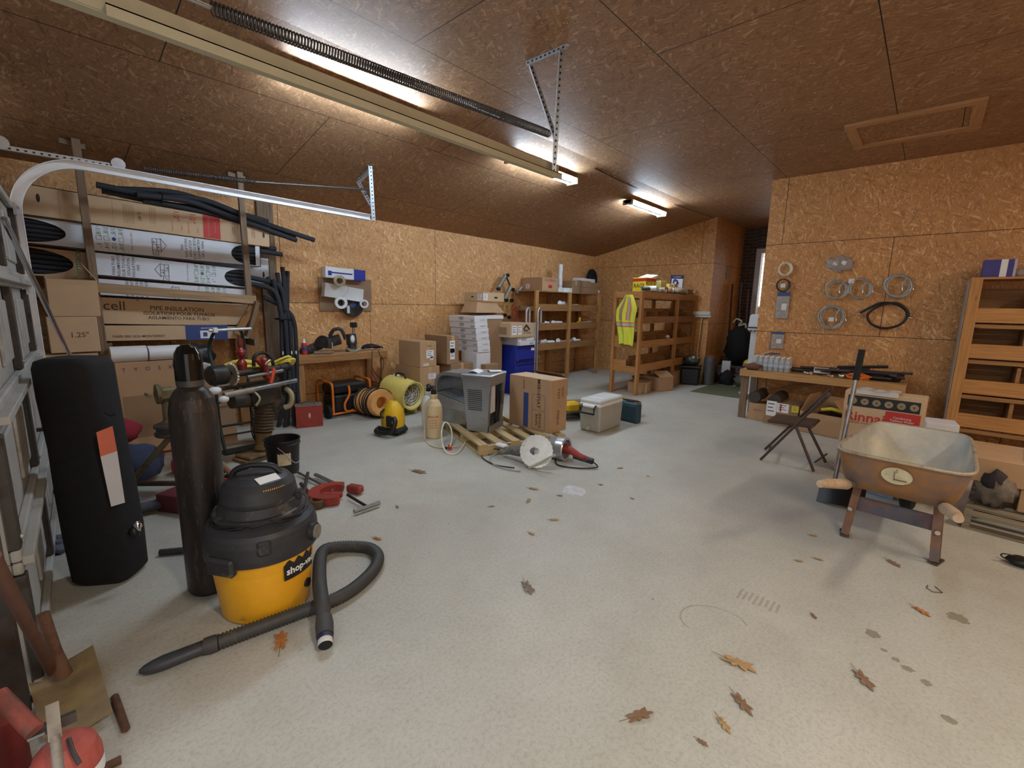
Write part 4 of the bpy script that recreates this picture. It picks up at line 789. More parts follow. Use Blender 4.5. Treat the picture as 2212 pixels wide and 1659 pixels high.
mb = MB(); r4 = random.Random(4)
for k in range(14): y0 = -.24+r4.random()*.1; mb.tube(smooth([(-.14+r4.random()*.06, y0, r4.random()*.05), (-.12+r4.random()*.05, y0+.2, .04+r4.random()*.05), (-.1+r4.random()*.05, y0+.45, .0+r4.random()*.05)], 5), .014, mat('yellow_rope', S(226, 204, 84), .7, var=.15, scale=60), 6)
for k in range(6): mb.tube(smooth([(-.1, .2+r4.random()*.06, .02), (-.02+r4.random()*.04, .34+r4.random()*.08, .06+r4.random()*.04), (-.1, .42, .0), (-.14, .2, .0)], 6), .01, mat('yellow_rope', (1, 1, 0)), 6)
solo('rope_coil', mb, 'flattened coil of yellow rope laid behind the red threader parts', 'rope', (-4.72, 1.5, .82), .25).scale = (1.3, 1.2, 1.3)
# tripod pipe vise behind the gas cylinder
tv = thing('tripod_vise', 'old tripod pipe vise stand with olive head, half hidden by the gas cylinder', 'vise', (-4.15, .82, 0))
OLV = mat('olive_iron', S(120, 112, 84), .6, .4, dirt=S(84, 66, 46), dirt_amt=.3)
for p, q in (((-.02, -.03, .52), (-.43, -.32, .02)), ((.03, .03, .52), (.35, .32, .02)), ((-.04, .03, .52), (-.3, .32, .02))): mb = MB(); mb.tube([p, q], .022, OLV if p[0] < 0 else wood('tool_handle', S(150, 122, 88), S(100, 76, 50)), 10); mb.ball(q, .03, RUB, 8); mb.build('leg', tv)
mb = MB(); mb.lathe([(0, .47), (.09, .47), (.1, .48), (.1, .5), (.085, .51), (.088, .53), (.1, .54), (.1, .56), (.05, .58), (0, .58)], DST, 24, TR(-.08, -.06, 0)); mb.build('tray_ring', tv)
mb = MB(); mb.lathe([(.05, .57), (.035, .6), (.035, .74), (.05, .76)], OLV, 16, TR(-.08, -.06, 0)); mb.box((-.08, -.06, .8), (.1, .12, .09), OLV, None, .015); mb.lathe([(0, -.05), (.05, -.05), (.075, -.03), (.075, -.01), (.03, 0), (0, 0)], OLV, 18, TR(-.08, -.13, .8, PI/2)); mb.cyl((-.02, -.17, .8), (-.14, -.17, .8), .012, OLV, 8); mb.build('vise_head', tv)
mb = MB(); mb.tube([(-.36, -.28, .06), (.3, .25, .1)], .022, mat('brown_bar', S(74, 54, 44), .7), 8); mb.build('spreader', tv)
mb = MB(); mb.tube(smooth([(-.12, .06, .48), (-.02, -.02, .38), (-.16, -.12, .33), (-.22, -.14, .36)], 6), .009, mat('red_hose', S(150, 60, 44), .6), 8); mb.build('red_cord', tv)
mb = MB(); mb.tube(smooth([(.0, .05, .46), (.07, .1, .3), (.05, .14, .1)], 6), .012, BLK, 8); mb.build('black_cord', tv)
# red gas can and red boxes beside it
gc2 = thing('gas_can', 'small red plastic gas can behind the tripod legs', 'gas can', (-4.62, .95, 0), .6)
mb = MB(); mb.box((0, 0, .08), (.3, .17, .16), mat('gas_can_red', S(190, 44, 56), .45, var=.06), None, .04); mb.build('can_body', gc2); mb = MB(); mb.tube(smooth([(-.1, 0, .15), (-.07, 0, .2), (.05, 0, .2), (.08, 0, .15)], 5), .014, mat('gas_can_red', (1, 0, 0)), 8); mb.build('can_handle', gc2)
mb = MB(); mb.box((0, 0, .065), (.3, .2, .13), mat('maroon_box', S(96, 30, 38), .6, var=.08), None, .006); solo('storage_box', mb, 'low dark maroon box on the floor left of the gas cylinder', 'box', (-3.86, .74, 0), .5)
# orange tool tray with tools in it
ot = thing('tool_tray', 'orange red open tool tray wedged between the gas cylinder and the vacuum', 'tool tray', (-3.62, 1.03, 0), .75)
ORR = mat('tray_orange', S(212, 76, 44), .5, var=.08); mb = MB(); mb.bx(-.25, .25, -.14, .14, 0, .01, ORR); mb.bx(-.25, .25, -.14, -.132, 0, .16, ORR); mb.bx(-.25, .25, .132, .14, 0, .16, ORR); mb.bx(-.25, -.242, -.13, .13, 0, .16, ORR); mb.bx(.242, .25, -.13, .13, 0, .16, ORR); mb.build('tray_body', ot)
mb = MB(); mb.tube([(.02, -.02, .03), (.2, .08, .24)], .012, DST, 8); mb.ball((.2, .08, .25), .03, DST, 8, (1, 1, .6)); q = solo('wrench', mb, 'dark steel wrench sticking up out of the orange tool tray', 'wrench', (-3.62, 1.03, 0), .75)
mb = MB(); mb.bx(-.2, .2, -.22, .22, .0, .02, BLK); 
for i in range(4): mb.bx(-.16+i*.09, -.12+i*.09, -.1, .1, .02, .05, BLK)
for i in range(5): mb.ball((-.15+i*.07, .05-.04*(i % 3), .05), .012, PAPER, 8)
solo('tool_case', mb, 'flat open black tool case with bright sockets beside the orange tray', 'tool case', (-4.12, 1.18, 0), .4)
# red pipe cutter
pc_ = thing('pipe_cutter', 'large red c-shaped pipe cutter lying on the concrete right of the vacuum', 'pipe cutter', (-3.28, 1.56, .0), 0)
def arcp(c, r, a0, a1, n): return [(c[0]+r*math.cos(a0+(a1-a0)*i/n), c[1]+r*math.sin(a0+(a1-a0)*i/n)) for i in range(n+1)]
o_ = arcp((0, 0), .17, PI*.42, PI*1.72, 16); i_ = arcp((0.02, .0), .105, PI*.42, PI*1.72, 16)
mb = MB(); P = o_+i_[::-1]; mb.prism(P, .055, REDP, TR(0, 0, .012, 0, 0, .75)); mb.box((.05, .17, .04), (.13, .07, .06), REDP, Euler((0, 0, .4)).to_matrix(), .012); mb.box((.04, -.02, .04), (.16, .05, .045), REDP, Euler((0, 0, .95)).to_matrix(), .01); mb.build('cutter_frame', pc_)
mb = MB(); mb.tube([(.12, .07, .04), (.38, .07, .035)], .011, BLK, 10); mb.build('feed_screw', pc_); a, b = at(765, 1105, .03)-V(-3.28, 1.56, 0), at(820, 1086, .03)-V(-3.28, 1.56, 0)
mb = MB(); mb.cyl(a, b, .016, STL, 12); mb.build('t_handle', pc_)
mb = MB(); mb.beam((-.05, .12, .035), (-.5, .1, .03), .025, .02, STL); mb.build('handle_bar', pc_)
# ratchet handles and a ring on the floor
def lie(pts, r, m, mb=None): mb = mb or MB(); mb.tube([at(x, y, z) for x, y, z in pts], r, m, 10); return mb
mb = lie([(665, 1022, .02), (650, 1090, .16)], .014, DST); solo('breaker_bar', mb, 'dark steel handle leaning upright beside the vacuum lid', 'handle')
rd = thing('ratchet_threader', 'brown ring pipe threader with a short handle lying behind the vacuum', 'tool')
c = at(686, 1095, .0); mb = MB(); mb.lathe([(.034, 0), (.052, 0), (.055, .01), (.055, .055), (.05, .06), (.036, .06), (.034, 0)], mat('brown_iron', S(98, 84, 68), .6, .4), 24, TR(c.x, c.y, 0)); mb.build('die_ring', rd)
mb = lie([(684, 1085, .035), (650, 1045, .03)], .015, DST); mb.build('handle', rd)
mb = lie([(718, 1058, .03), (642, 1020, .03)], .011, STL); solo('steel_rod', mb, 'bare steel rod on the floor between the bucket and the red pipe cutter', 'rod')
mb = lie([(345, 1193, .02), (420, 1186, .02)], .018, DST); solo('pipe_offcut', mb, 'dark pipe offcut on the floor left of the gas cylinder foot', 'pipe')
mb = MB(); r5 = random.Random(9)
for k in range(7): p = at(108+r5.random()*44, 1160+r5.random()*26, .02); mb.ball(p, .03+r5.random()*.02, mat('shiny_wrap', S(120, 124, 140), .15, .2, var=.4, scale=40), 9, (1.3, 1, .5), k, .6)
tag(mb.build('plastic_wrap'), 'crumpled shiny plastic wrap on the floor between the door and the black bag', 'wrap', kind='stuff')
# ---------------------------------------------------------------- near left corner: shovel, extinguisher, bars
sh = thing('shovel', 'old square shovel with a rusty blade standing on the floor at the left edge', 'shovel', (0, 0, 0))
BLD = mat('worn_blade', S(158, 138, 106), .6, .35, var=.2, dirt=S(176, 150, 92), dirt_amt=.3)
q = [at(x, y, .0)for x, y in ((60, 1480), (205, 1425), (245, 1560), (95, 1620))]
mb = MB(); mb.sheet(lambda u, v: (q[0].lerp(q[1], u)).lerp(q[3].lerp(q[2], u), v)+V(0, 0, .035+.05*abs(u-.5)*1.2-.025*v), 8, 8, BLD, .005); mb.build('blade', sh)
s0, s1 = at(135, 1460, .07), at(92, 1325, .34); mb = MB(); mb.tube([s0, s0.lerp(s1, .4), s1], [.03, .021, .019], mat('rusty_socket', S(120, 90, 74), .7, .3, dirt=S(86, 58, 46), dirt_amt=.3), 14, flat=.8); mb.build('socket', sh)
s2 = at(0, 1235, .8); mb = MB(); mb.tube([at(112, 1450, .1), s2, s2+(s2-at(112, 1450, .1))*.1], .017, mat('dark_handle', S(98, 64, 52), .6, dirt=S(80, 50, 40), dirt_amt=.2), 12); mb.build('handle', sh)
mb = MB(); mb.tube([at(248, 1505, .014), at(272, 1575, .014)], .0125, RUST, 14, cap=True); solo('pipe_nipple', mb, 'short rusty pipe nipple on the concrete right of the shovel blade', 'pipe')
fe = thing('tank', 'faded red metal tank with white band at the bottom left corner', 'tank', (0, 0, 0))
RF = mat('faded_red', S(180, 88, 78), .55, var=.12, dirt=S(168, 54, 42), dirt_amt=.35); c0 = at(150, 1610, .2); 
mb = MB(); T = Matrix.Translation(V(c0.x-.01, c0.y-.01, 0)); mb.lathe([(0, .0), (.075, 0), (.08, .01), (.08, .15), (.07, .19), (.045, .215), (0, .225)], RF, 32, T); mb.build('tank_body', fe)
mb = MB(); T2_ = T; mb.v = []; vs = []; 
for z0, z1, m_ in ((.085, .125, PAPER), (.06, .085, BLK), (.03, .06, PAPER)): mb.lathe([(.0808, z0), (.0808, z1)], m_, 32, T)
mb.build('printed_band', fe)
WAL = mat('worn_aluminium', S(150, 142, 132), .65, .3, dirt=S(112, 100, 88), dirt_amt=.25)
hj = thing('grease_gun', 'red handled tool with a grey steel clamp lying over the red tank', 'tool')
a, b = at(-5, 1500, .42), at(75, 1580, .34); mb = MB(); mb.tube([a, b], .021, mat('worn_red_sleeve', S(150, 66, 52), .6, dirt=S(96, 60, 50), dirt_amt=.35), 14); mb.build('red_sleeve', hj)
mb = MB(); c1, c2 = at(112, 1520, .36), at(128, 1680, .22); mb.beam(c1, c1.lerp(c2, .5), .028, .01, WAL, (1, 0, .3)); mb.tube([c1.lerp(c2, .45), c2], .012, WAL, 10); mb.build('lever', hj)
mb = MB(); d1, d2 = at(60, 1590, .31), at(165, 1545, .31); mb.beam(d1, d2, .014, .03, DST); mb.beam(d1.lerp(d2, .0), d1.lerp(d2, .35), .04, .008, STL); mb.build('clamp', hj)
mb = MB(); mb.tube(smooth([at(148, 1595, .24), at(158, 1625, .22), at(172, 1650, .2)], 5), .006, DST, 8); mb.build('chain', hj)
c = at(20, 1590, .15); mb = MB(); mb.lathe([(0, 0), (.055, 0), (.055, .2), (.04, .24), (0, .25)], mat('canister_red', S(120, 34, 32), .5), 20, Matrix.Translation(V(c.x-.04, c.y-.02, 0))); solo('canister', mb, 'dark red canister cut off by the bottom left edge of the picture', 'canister')
mb = MB(); mb.cyl(at(225, 1658, .015), at(262, 1640, .015), .013, RUST, 10); solo('pipe_offcut', mb, 'rusty pipe end beside the red tank at the bottom edge', 'pipe')
# ================================================================ left workbench and what stands on, over and under it
lb = thing('workbench', 'narrow pine workbench built against the long left wall', 'workbench', (-5.88, 2.97, 0))
mb = MB(); mb.bx(-.22, .22, -.63, .63, .83, .85, wood('worn_ply', S(196, 160, 118), S(160, 122, 84))); mb.build('bench_top', lb)
mb = MB(); mb.beam((.225, -.63, .795), (.225, .63, .795), .035, .09, PINED); mb.build('front_rail', lb); mb = MB(); mb.beam((-.2, -.63, .795), (-.2, .63, .795), .035, .09, PINED); mb.build('rear_rail', lb)
for x in (-.2, .2):
    for y in (-.59, .59): mb = MB(); mb.bx(x-.02, x+.02, y-.045, y+.045, 0, .83, PINED); mb.build('leg', lb)
for y in (-.59, .59): mb = MB(); mb.beam((-.2, y, .33), (.2, y, .33), .035, .09, PINED); mb.build('side_rail', lb)
WT = .85
sb = thing('spray_bottle', 'small red spray can with white cap on the left end of the workbench', 'spray can', (-5.75, 2.48, WT))
mb = MB(); mb.lathe([(0, 0), (.03, 0), (.032, .01), (.032, .13), (.025, .15)], REDC, 18); mb.lathe([(.0324, .05), (.0324, .1)], INKB, 18); mb.build('can_body', sb); mb = MB(); mb.lathe([(.025, .15), (.018, .17), (.012, .2), (0, .2)], WPL, 14); mb.build('cap', sb)
BLG = mat('dusty_black', S(52, 50, 50), .5, .1, var=.3, dirt=S(120, 112, 104), dirt_amt=.12)
cs = thing('circular_saw', 'dark cut-off saw with a blade guard on the left half of the workbench', 'saw', (-5.8, 2.76, WT), -.2); cs.scale = (1.25,)*3
mb = MB(); mb.prism(arcp((0, 0), .1, 0, PI, 14)+[(-.1, -.02), (.1, -.02)], .05, BLG, TR(.1, -.02, .08, PI/2-.3, 0, .5)); mb.build('blade_guard', cs)
mb = MB(); mb.cyl((-.04, .02, .1), (.02, .16, .14), .055, BLG, 16); mb.box((-.02, -.12, .05), (.14, .22, .07), BLG, Euler((.35, 0, .2)).to_matrix(), .02); mb.build('motor', cs)
mb = MB(); mb.tube(smooth([(0, .06, .17), (.02, .1, .24), (.04, .17, .24), (.04, .21, .14)], 6), .018, BLG, 10); mb.build('handle', cs); mb = MB(); mb.lathe([(0, 0), (.035, 0), (.035, .01), (0, .012)], STL, 16, TR(.13, .02, .1, 0, PI/2-.3, .4)); mb.box((.1, -.03, .02), (.02, .2, .03), STL, None, .004); mb.build('blade_plate', cs)
gr2 = thing('tool_with_lamp', 'upright dark tool with a round white plate in the middle of the workbench', 'tool', (-5.78, 3.14, WT), 0); gr2.scale = (1.15,)*3
mb = MB(); mb.lathe([(0, 0), (.07, 0), (.075, .02), (.05, .05), (.045, .12)], BLG, 20); mb.cyl((0, 0, .08), (-.02, .0, .2), .06, BLG, 16); mb.build('tool_body', gr2); mb = MB(); mb.ball((.055, -.02, .15), .035, WPL, 14, (.4, .8, 1.3)); mb.build('white_plate', gr2); mb = MB(); mb.box((0, .03, .31), (.06, .07, .06), BLK, None, .008); mb.cyl((0, .02, .2), (0, .03, .3), .015, STL, 8); mb.build('top_grip', gr2)
mb = MB(); 
for k in range(3): mb.tube([V(.02+(.1+.006*k)*math.cos(i*PI/10), (.09+.004*k)*math.sin(i*PI/10), .02+.014*k+.02*math.sin(i*.6)) for i in range(20)], .006, CRM, 6, closed=True)
solo('cord_coil', mb, 'small loop of cream cord around the foot of the upright tool on the bench', 'cord', (-5.76, 3.14, WT))
r6 = random.Random(6); mb = MB()
for k in range(9): y0 = r6.random()*.06; mb.tube(smooth([(r6.uniform(-.05, .05), -.16+y0, .02+r6.random()*.03), (r6.uniform(-.06, .06), -.05, .03+r6.random()*.05), (r6.uniform(-.06, .06), .08, .02+r6.random()*.05), (r6.uniform(-.03, .05), .17, .02+r6.random()*.02)], 6), .009, BLK, 6)
solo('cord_coil', mb, 'tangled black power cord heaped on the right end of the workbench', 'cord', (-5.78, 3.42, WT))
for i, (a, lab, m_) in enumerate((([(-5.63, 3.36, .86), (-5.6, 3.33, .8), (-5.61, 3.34, .6), (-5.62, 3.42, .5), (-5.62, 3.5, .4), (-5.63, 3.46, .28), (-5.66, 3.38, .3)], 'thin black cord looping down from the right end of the workbench', BLK), ([(-5.63, 3.45, .86), (-5.6, 3.45, .8), (-5.61, 3.52, .68), (-5.62, 3.47, .5), (-5.62, 3.42, .3), (-5.64, 3.43, .1)], 'second black cord hanging straight below the bench top', BLK), ([(-5.6, 3.3, .6), (-5.6, 3.4, .4), (-5.6, 3.52, .22), (-5.58, 3.6, .05)], 'thin dark red cord running down beside the bench leg', mat('dark_red_cord', S(120, 30, 34), .5)))):
    mb = MB(); mb.tube(smooth(a, 5), .005, m_, 6); solo('cable_run', mb, lab, 'cord')
# pegboard on the wall with fittings leaning on it
m, nt, b = newmat('pegboard'); uv = N(nt, 'TexCoord').outputs['Object']; vo = N(nt, 'TexVoronoi'); vo.inputs['Scale'].default_value = 38; vo.inputs['Randomness'].default_value = 0; L(nt, uv, vo.inputs['Vector']); L(nt, ramp(nt, vo.outputs['Distance'], [(.16, S(60, 44, 30)), (.22, S(150, 120, 94))]), b.inputs['Base Color']); b.inputs['Roughness'].default_value = .7; PEG = m
mb = MB(); mb.box((0, 0, 0), (.012, .78, .45), PEG); solo('pegboard', mb, 'brown perforated pegboard screwed to the left wall above the bench', 'pegboard', (-6.105, 3.26, 1.61))
WX = -6.04
def wallbox(name, label, cat, y0, z0, y1, z1, th, dep, m, fn=None):
    a, b = V(WX, y0, z0), V(WX, y1, z1); l = (b-a).length; t = thing(name, label, cat, a); R = Matrix.Rotation(PI/2, 4, 'Z') @ Matrix.Rotation(-math.asin((z1-z0)/l), 4, 'Y'); t.rotation_euler = R.to_euler(); mb = MB(); mb.bx(0, l, -dep/2, dep/2, -th/2, th/2, m, .004)
    if fn: fn(mb, l, th, dep)
    mb.build('box_body', t); return t
def bb_(mb, l, th, dep): mb.bx(l*.7, l+.001, -dep/2-.001, dep/2+.001, -th/2-.001, th/2+.001, BLU); mb.beam((l*.15, -dep/2-.003, 0), (l*.66, -dep/2-.003, 0), .002, .018, BLU); mb.box((.06, -dep/2-.003, -.01), (.05, .002, .06), BLU)
wallbox('product_box', 'long white and blue box mounted at the top of the pegboard', 'box', 2.92, 1.90, 3.5, 1.88, .145, .1, WPL, bb_)
wallbox('plastic_tray', 'long glossy white plastic tray on the pegboard', 'tray', 2.90, 1.67, 3.46, 1.60, .18, .1, WPL, None)
def ringt(name, label, y, z, ro, ri, w_, m, cat='roll', x=-5.98): mb = MB(); mb.lathe([(ri, 0), (ro, 0), (ro*1.02, .006), (ro*1.02, w_-.006), (ro, w_), (ri, w_), (ri, 0)], m, 24); return solo(name, mb, label, cat, (x, y, z), 0, 'rolls on the pegboard', (0, PI/2, -.35))
ringt('tape_roll', 'cream roll just under the white and blue box on the pegboard', 3.1, 1.79, .075, .04, .07, CRM)
ringt('tape_roll', 'large white roll at the lower left of the pegboard', 3.1, 1.50, .08, .045, .12, WPL)
ringt('tape_roll', 'small white roll at the lower right of the black disc', 3.45, 1.49, .058, .036, .07, WPL)
mb = MB(); mb.lathe([(0, 0), (.165, 0), (.17, .008), (.165, .016), (.03, .02), (0, .02)], BLG, 32); mb.lathe([(.0, .0205), (.04, .0205)], INKB, 16); solo('cutting_disc', mb, 'large black cutting disc hanging at the bottom of the pegboard', 'disc', (-6.07, 3.33, 1.47), 0, None, (0, PI/2, 0))
mb = MB(); mb.tube(smooth([(-5.93, 3.1, 1.76), (-5.92, 3.2, 1.7), (-5.92, 3.14, 1.6), (-5.93, 3.06, 1.55)], 6), .004, GALV, 6); mb.tube([(-5.95, 3.2, 1.46), (-5.95, 3.2, 1.36)], .02, WPL, 8, flat=.4); solo('strap', mb, 'thin grey strap hanging over the white tray on the pegboard', 'strap')
# generator
gn = thing('generator', 'portable generator with an orange tube frame under the workbench', 'generator', (-5.83, 3.02, 0))
GB = mat('generator_black', S(38, 36, 36), .4, .1, var=.25)
for y in (-.27, .27):
    mb = MB(); P = smooth([(-.2, y, .06), (-.2, y, .4), (-.17, y, .46), (-.1, y, .47), (.12, y, .47), (.19, y, .46), (.22, y, .4), (.22, y, .06)], 4); mb.tube(P, .016, ORG, 10); mb.build('frame_hoop', gn)
for x in (-.18, .22):
    mb = MB(); mb.tube([(x, -.29, .06), (x, .29, .06)], .015, ORG, 10); mb.build('frame_rail', gn)
mb = MB(); mb.tube(smooth([(.23, -.05, .42), (.24, -.05, .3), (.24, -.12, .18), (.24, -.1, .08), (.24, .0, .08)], 5), .015, ORG, 10); mb.build('fold_handle', gn)
mb = MB(); mb.bx(-.16, .18, -.24, .24, .3, .44, GB, .03); mb.build('fuel_tank', gn); mb = MB(); mb.bx(-.14, .19, -.23, .24, .07, .29, GB, .02); mb.cyl((.19, .1, .17), (.21, .1, .17), .07, DGR, 20); mb.box((.19, .16, .3), (.02, .1, .1), DGR); mb.build('engine', gn)
for x in (-.15, .15): mb = MB(); mb.lathe([(0, -.03), (.06, -.03), (.09, -.02), (.09, .02), (.06, .03), (0, .03)], BLKM, 20, TR(x, -.31, .09, PI/2)); mb.build('wheel', gn)
rb = thing('toolbox', 'small dark red metal toolbox on the floor left of the generator', 'toolbox', (-5.5, 2.38, 0), -.35)
mb = MB(); mb.box((0, 0, .13), (.18, .3, .26), REDP, None, .006); mb.ball((.0915, 0, .14), .03, CRM, 8, (.05, .5, 1), 3, .6); mb.build('box_body', rb); mb = MB(); mb.box((0, 0, .266), (.185, .305, .012), mat('dusty_lid', S(130, 110, 98), .6)); mb.tube(smooth([(0, -.08, .27), (0, -.05, .3), (0, .05, .3), (0, .08, .27)], 4), .006, DST, 8); mb.build('lid', rb)
# yellow blower fan with a collapsed orange duct
fn = thing('blower_fan', 'round yellow portable blower fan standing in front of the cartons', 'fan', (-5.3, 3.58, 0), .15)
YF = mat('fan_yellow', S(226, 206, 112), .45, var=.06, dirt=S(180, 160, 90), dirt_amt=.1); T = TR(0, 0, .3, 0, PI/2+.12, 0)
mb = MB(); mb.lathe([(.17, -.24), (.19, -.23), (.2, -.15), (.205, 0), (.2, .15), (.19, .23), (.2, .25), (.18, .25), (.165, .22), (.16, -.2), (.17, -.24)], YF, 40, T); mb.build('housing', fn)
mb = MB(); T2_ = T
for k in range(1, 5): mb.lathe([(.04*k, .215), (.04*k+.004, .22)], PAPER, 28, T)
for k in range(8): a = k*PI/4; mb.beam(T @ V(0, 0, .218), T @ V(.165*math.cos(a), .165*math.sin(a), .218), .003, .003, PAPER)
mb.build('grille', fn)
mb = MB(); mb.lathe([(0, .1), (.05, .1), (.05, .19), (0, .2)], GREY, 18, T)
for k in range(5): a = k*PI*.4; mb.sheet(lambda u, v, a=a: T @ V((.04+.11*u)*math.cos(a+.6*v), (.04+.11*u)*math.sin(a+.6*v), .13+.05*v), 3, 3, mat('blade_grey', S(190, 190, 190), .4), .003)
mb.build('fan_blades', fn)
mb = MB(); mb.tube(smooth([(-.1, 0, .5), (-.07, 0, .55), (.06, 0, .545), (.1, 0, .49)], 5), .014, BLK, 8); mb.build('handle', fn); mb = MB(); mb.ball((-.12, .03, .5), .05, WPL, 12, (1.2, 1, .7)); mb.build('junction_box', fn)
mb = MB(); mb.bx(-.16, .16, -.14, -.1, .0, .12, YF); mb.bx(-.16, .16, .1, .14, .0, .12, YF); mb.build('feet', fn); mb = MB(); mb.ball((.06, -.1, .3), .035, PAPER, 8, (1.2, .1, .6)); 
du = thing('duct', 'collapsed orange flexible duct with black wire rings beside the blower fan', 'duct', (-5.4, 3.22, .0), .0)
OD = mat('duct_orange', S(222, 160, 92), .6, var=.1, dirt=S(150, 96, 50), dirt_amt=.15); P = []; T = TR(0, 0, .19, 0, PI/2-.1, 0)
for i in range(22): P.append((.165 if i % 2 else .182, -.22+i*.02))
mb = MB(); mb.lathe(P, OD, 36, T); mb.lathe([(.175, .2), (.17, .215), (.085, .2), (.075, .17), (.08, .05), (0, .04)], OD, 36, T); mb.lathe([(.0, -.22), (.17, -.22)], OD, 30, T); mb.build('duct_sleeve', du)
mb = MB()
for i in range(7): r_ = .19+.006*math.sin(i*2.1); z_ = -.18+i*.055; mb.tube([T @ V(r_*math.cos(a*PI/12), r_*math.sin(a*PI/12), z_+.03*math.sin(a*PI/12+i)) for a in range(24)], .007, BLK, 6, closed=True)
mb.build('wire_rings', du)
# yellow and black portable cleaner
yc = thing('portable_cleaner', 'small yellow and black portable floor cleaner on the concrete', 'cleaner', (-4.5, 2.93, 0), .35)
mb = MB(); mb.box((0, 0, .05), (.28, .24, .1), BLK, None, .04); mb.build('base', yc); mb = MB(); mb.loft([[V(x*s_+ox, y*s_, z) for x, y in ((-.11, -.09), (.0, -.11), (.11, -.09), (.12, .02), (.09, .1), (-.09, .1), (-.12, .02))] for z, s_, ox in ((.09, 1, 0), (.2, 1, 0), (.28, .85, .0), (.34, .62, .0), (.385, .35, .0))], YEL); mb.build('yellow_cover', yc)
mb = MB(); mb.box((.02, -.115, .17), (.07, .04, .13), BLK, None, .012); mb.tube(smooth([(-.07, -.08, .3), (-.09, -.12, .25), (-.05, -.12, .2)], 4), .012, BLK, 8); mb.build('pump', yc); mb = MB(); mb.tube(smooth([(.09, -.12, .22), (.13, -.15, .17), (.1, -.19, .08), (0, -.2, .05), (-.12, -.17, .05), (-.16, -.06, .06)], 6), .028, BLK, 12); mb.build('hose', yc)
# two pump sprayers
def sprayer(label, loc, m, rz, sc_=1.):
    t = thing('pump_sprayer', label, 'sprayer', loc, rz, 'pump sprayers'); mb = MB(); mb.lathe([(0, 0), (.085, 0), (.092, .02), (.093, .3), (.085, .36), (.06, .41), (.04, .43), (.042, .47), (.036, .48), (0, .48)], m, 32, Matrix.Scale(sc_, 4)); mb.build('tank', t)
    mb = MB(); mb.cyl((0, 0, .475*sc_), (0, 0, .52*sc_), .03, BLK, 14); mb.box((0, 0, .54*sc_), (.18, .035, .035), BLK, None, .012); mb.ball((.03, 0, .545*sc_), .04, BLK, 12, (1.3, .8, .6)); mb.build('pump_handle', t); return t
s1 = sprayer('tan pump sprayer with red lettering and black pump handle, in front', (-4.04, 3.16, 0), TANP, 2.6, 1.05)
mb = MB(); cyltext(mb, 'SPRAYER', .0975, -2.6-.75, .26, .024, INKR); 
for i in range(4): cyltext(mb, 'roundup tank', .0975, -2.6-.75, .22-i*.028, .012, INKR)
mb.build('red_lettering', s1)
s2 = sprayer('white pump sprayer half hidden behind the tan one', (-4.42, 3.38, 0), WPL, 2.4, .95)
mb = MB(); mb.tube(smooth([(-4.0, 3.08, .47), (-4.02, 3.0, .4), (-4.03, 3.02, .1), (-3.95, 2.98, .01), (-3.75, 2.92, .01), (-3.62, 2.98, .01), (-3.55, 3.12, .02)], 7), .006, TANP, 8); solo('sprayer_hose', mb, 'thin tan hose trailing from the tan sprayer over the concrete', 'hose')
vh = thing('air_hose', 'white looped hose with a small red valve on the concrete before the pallet', 'hose')
mb = MB(); mb.tube(smooth([V(*fl(1008, 945, .02)), V(*fl(1000, 965, .01)), V(*fl(985, 980, .01)), V(*fl(965, 978, .01)), V(*fl(955, 955, .08)), V(*fl(955, 925, .16)), V(*fl(963, 912, .19)), V(*fl(974, 925, .15)), V(*fl(976, 950, .05)), V(*fl(970, 968, .02))], 7), .009, mat('cream_hose', S(218, 210, 190), .5), 8); mb.build('hose_tube', vh)
mb = MB(); p = V(*fl(971, 968, .02)); mb.cyl(p+V(-.02, 0, 0), p+V(.03, 0, .005), .015, REDC, 10); mb.cyl(p+V(0, -.01, 0), p+V(0, -.01, .04), .008, REDC, 8); mb.ball(p+V(-.03, -.02, 0), .015, BLK, 8); mb.build('valve', vh)
# pallets
def pallet(label, c, w_, d_, rz, m, n=7, group='pallets'):
    t = thing('pallet', label, 'pallet', c, rz, group)
    for i in range(n): y = -d_/2+.05+i*(d_-.1)/(n-1); mb = MB(); mb.bx(-w_/2, w_/2, y-.045, y+.045, .1, .118, m); mb.build('deck_board', t)
    for x in (-w_/2+.02, 0, w_/2-.02): mb = MB(); mb.bx(x-.02, x+.02, -d_/2, d_/2, .016, .1, m); mb.build('stringer', t)
    for y in (-d_/2+.05, 0, d_/2-.05): mb = MB(); mb.bx(-w_/2, w_/2, y-.045, y+.045, 0, .016, m); mb.build('bottom_board', t)
    return t
pa = [at(x, y, .12) for x, y in ((940, 922), (1035, 962), (1222, 938))]
ex = (pa[2]-pa[1]).normalized(); ang = math.atan2(ex.y, ex.x); 
ey_ = V(-ex.y, ex.x, 0); wP = (pa[2]-pa[1]).length; dP = 1.05; cP = pa[1]+ex*wP/2+ey_*dP/2; cP.z = 0
pallet('pale wooden pallet under the large service basin box', cP, dP, wP, ang+PI/2, PALW, 6)
g1 = pallet('grey weathered pallet behind the large box, half under the first pallet load', (-3.62, 5.3, 0), .68, .7, ang-.05, PALG, 7)
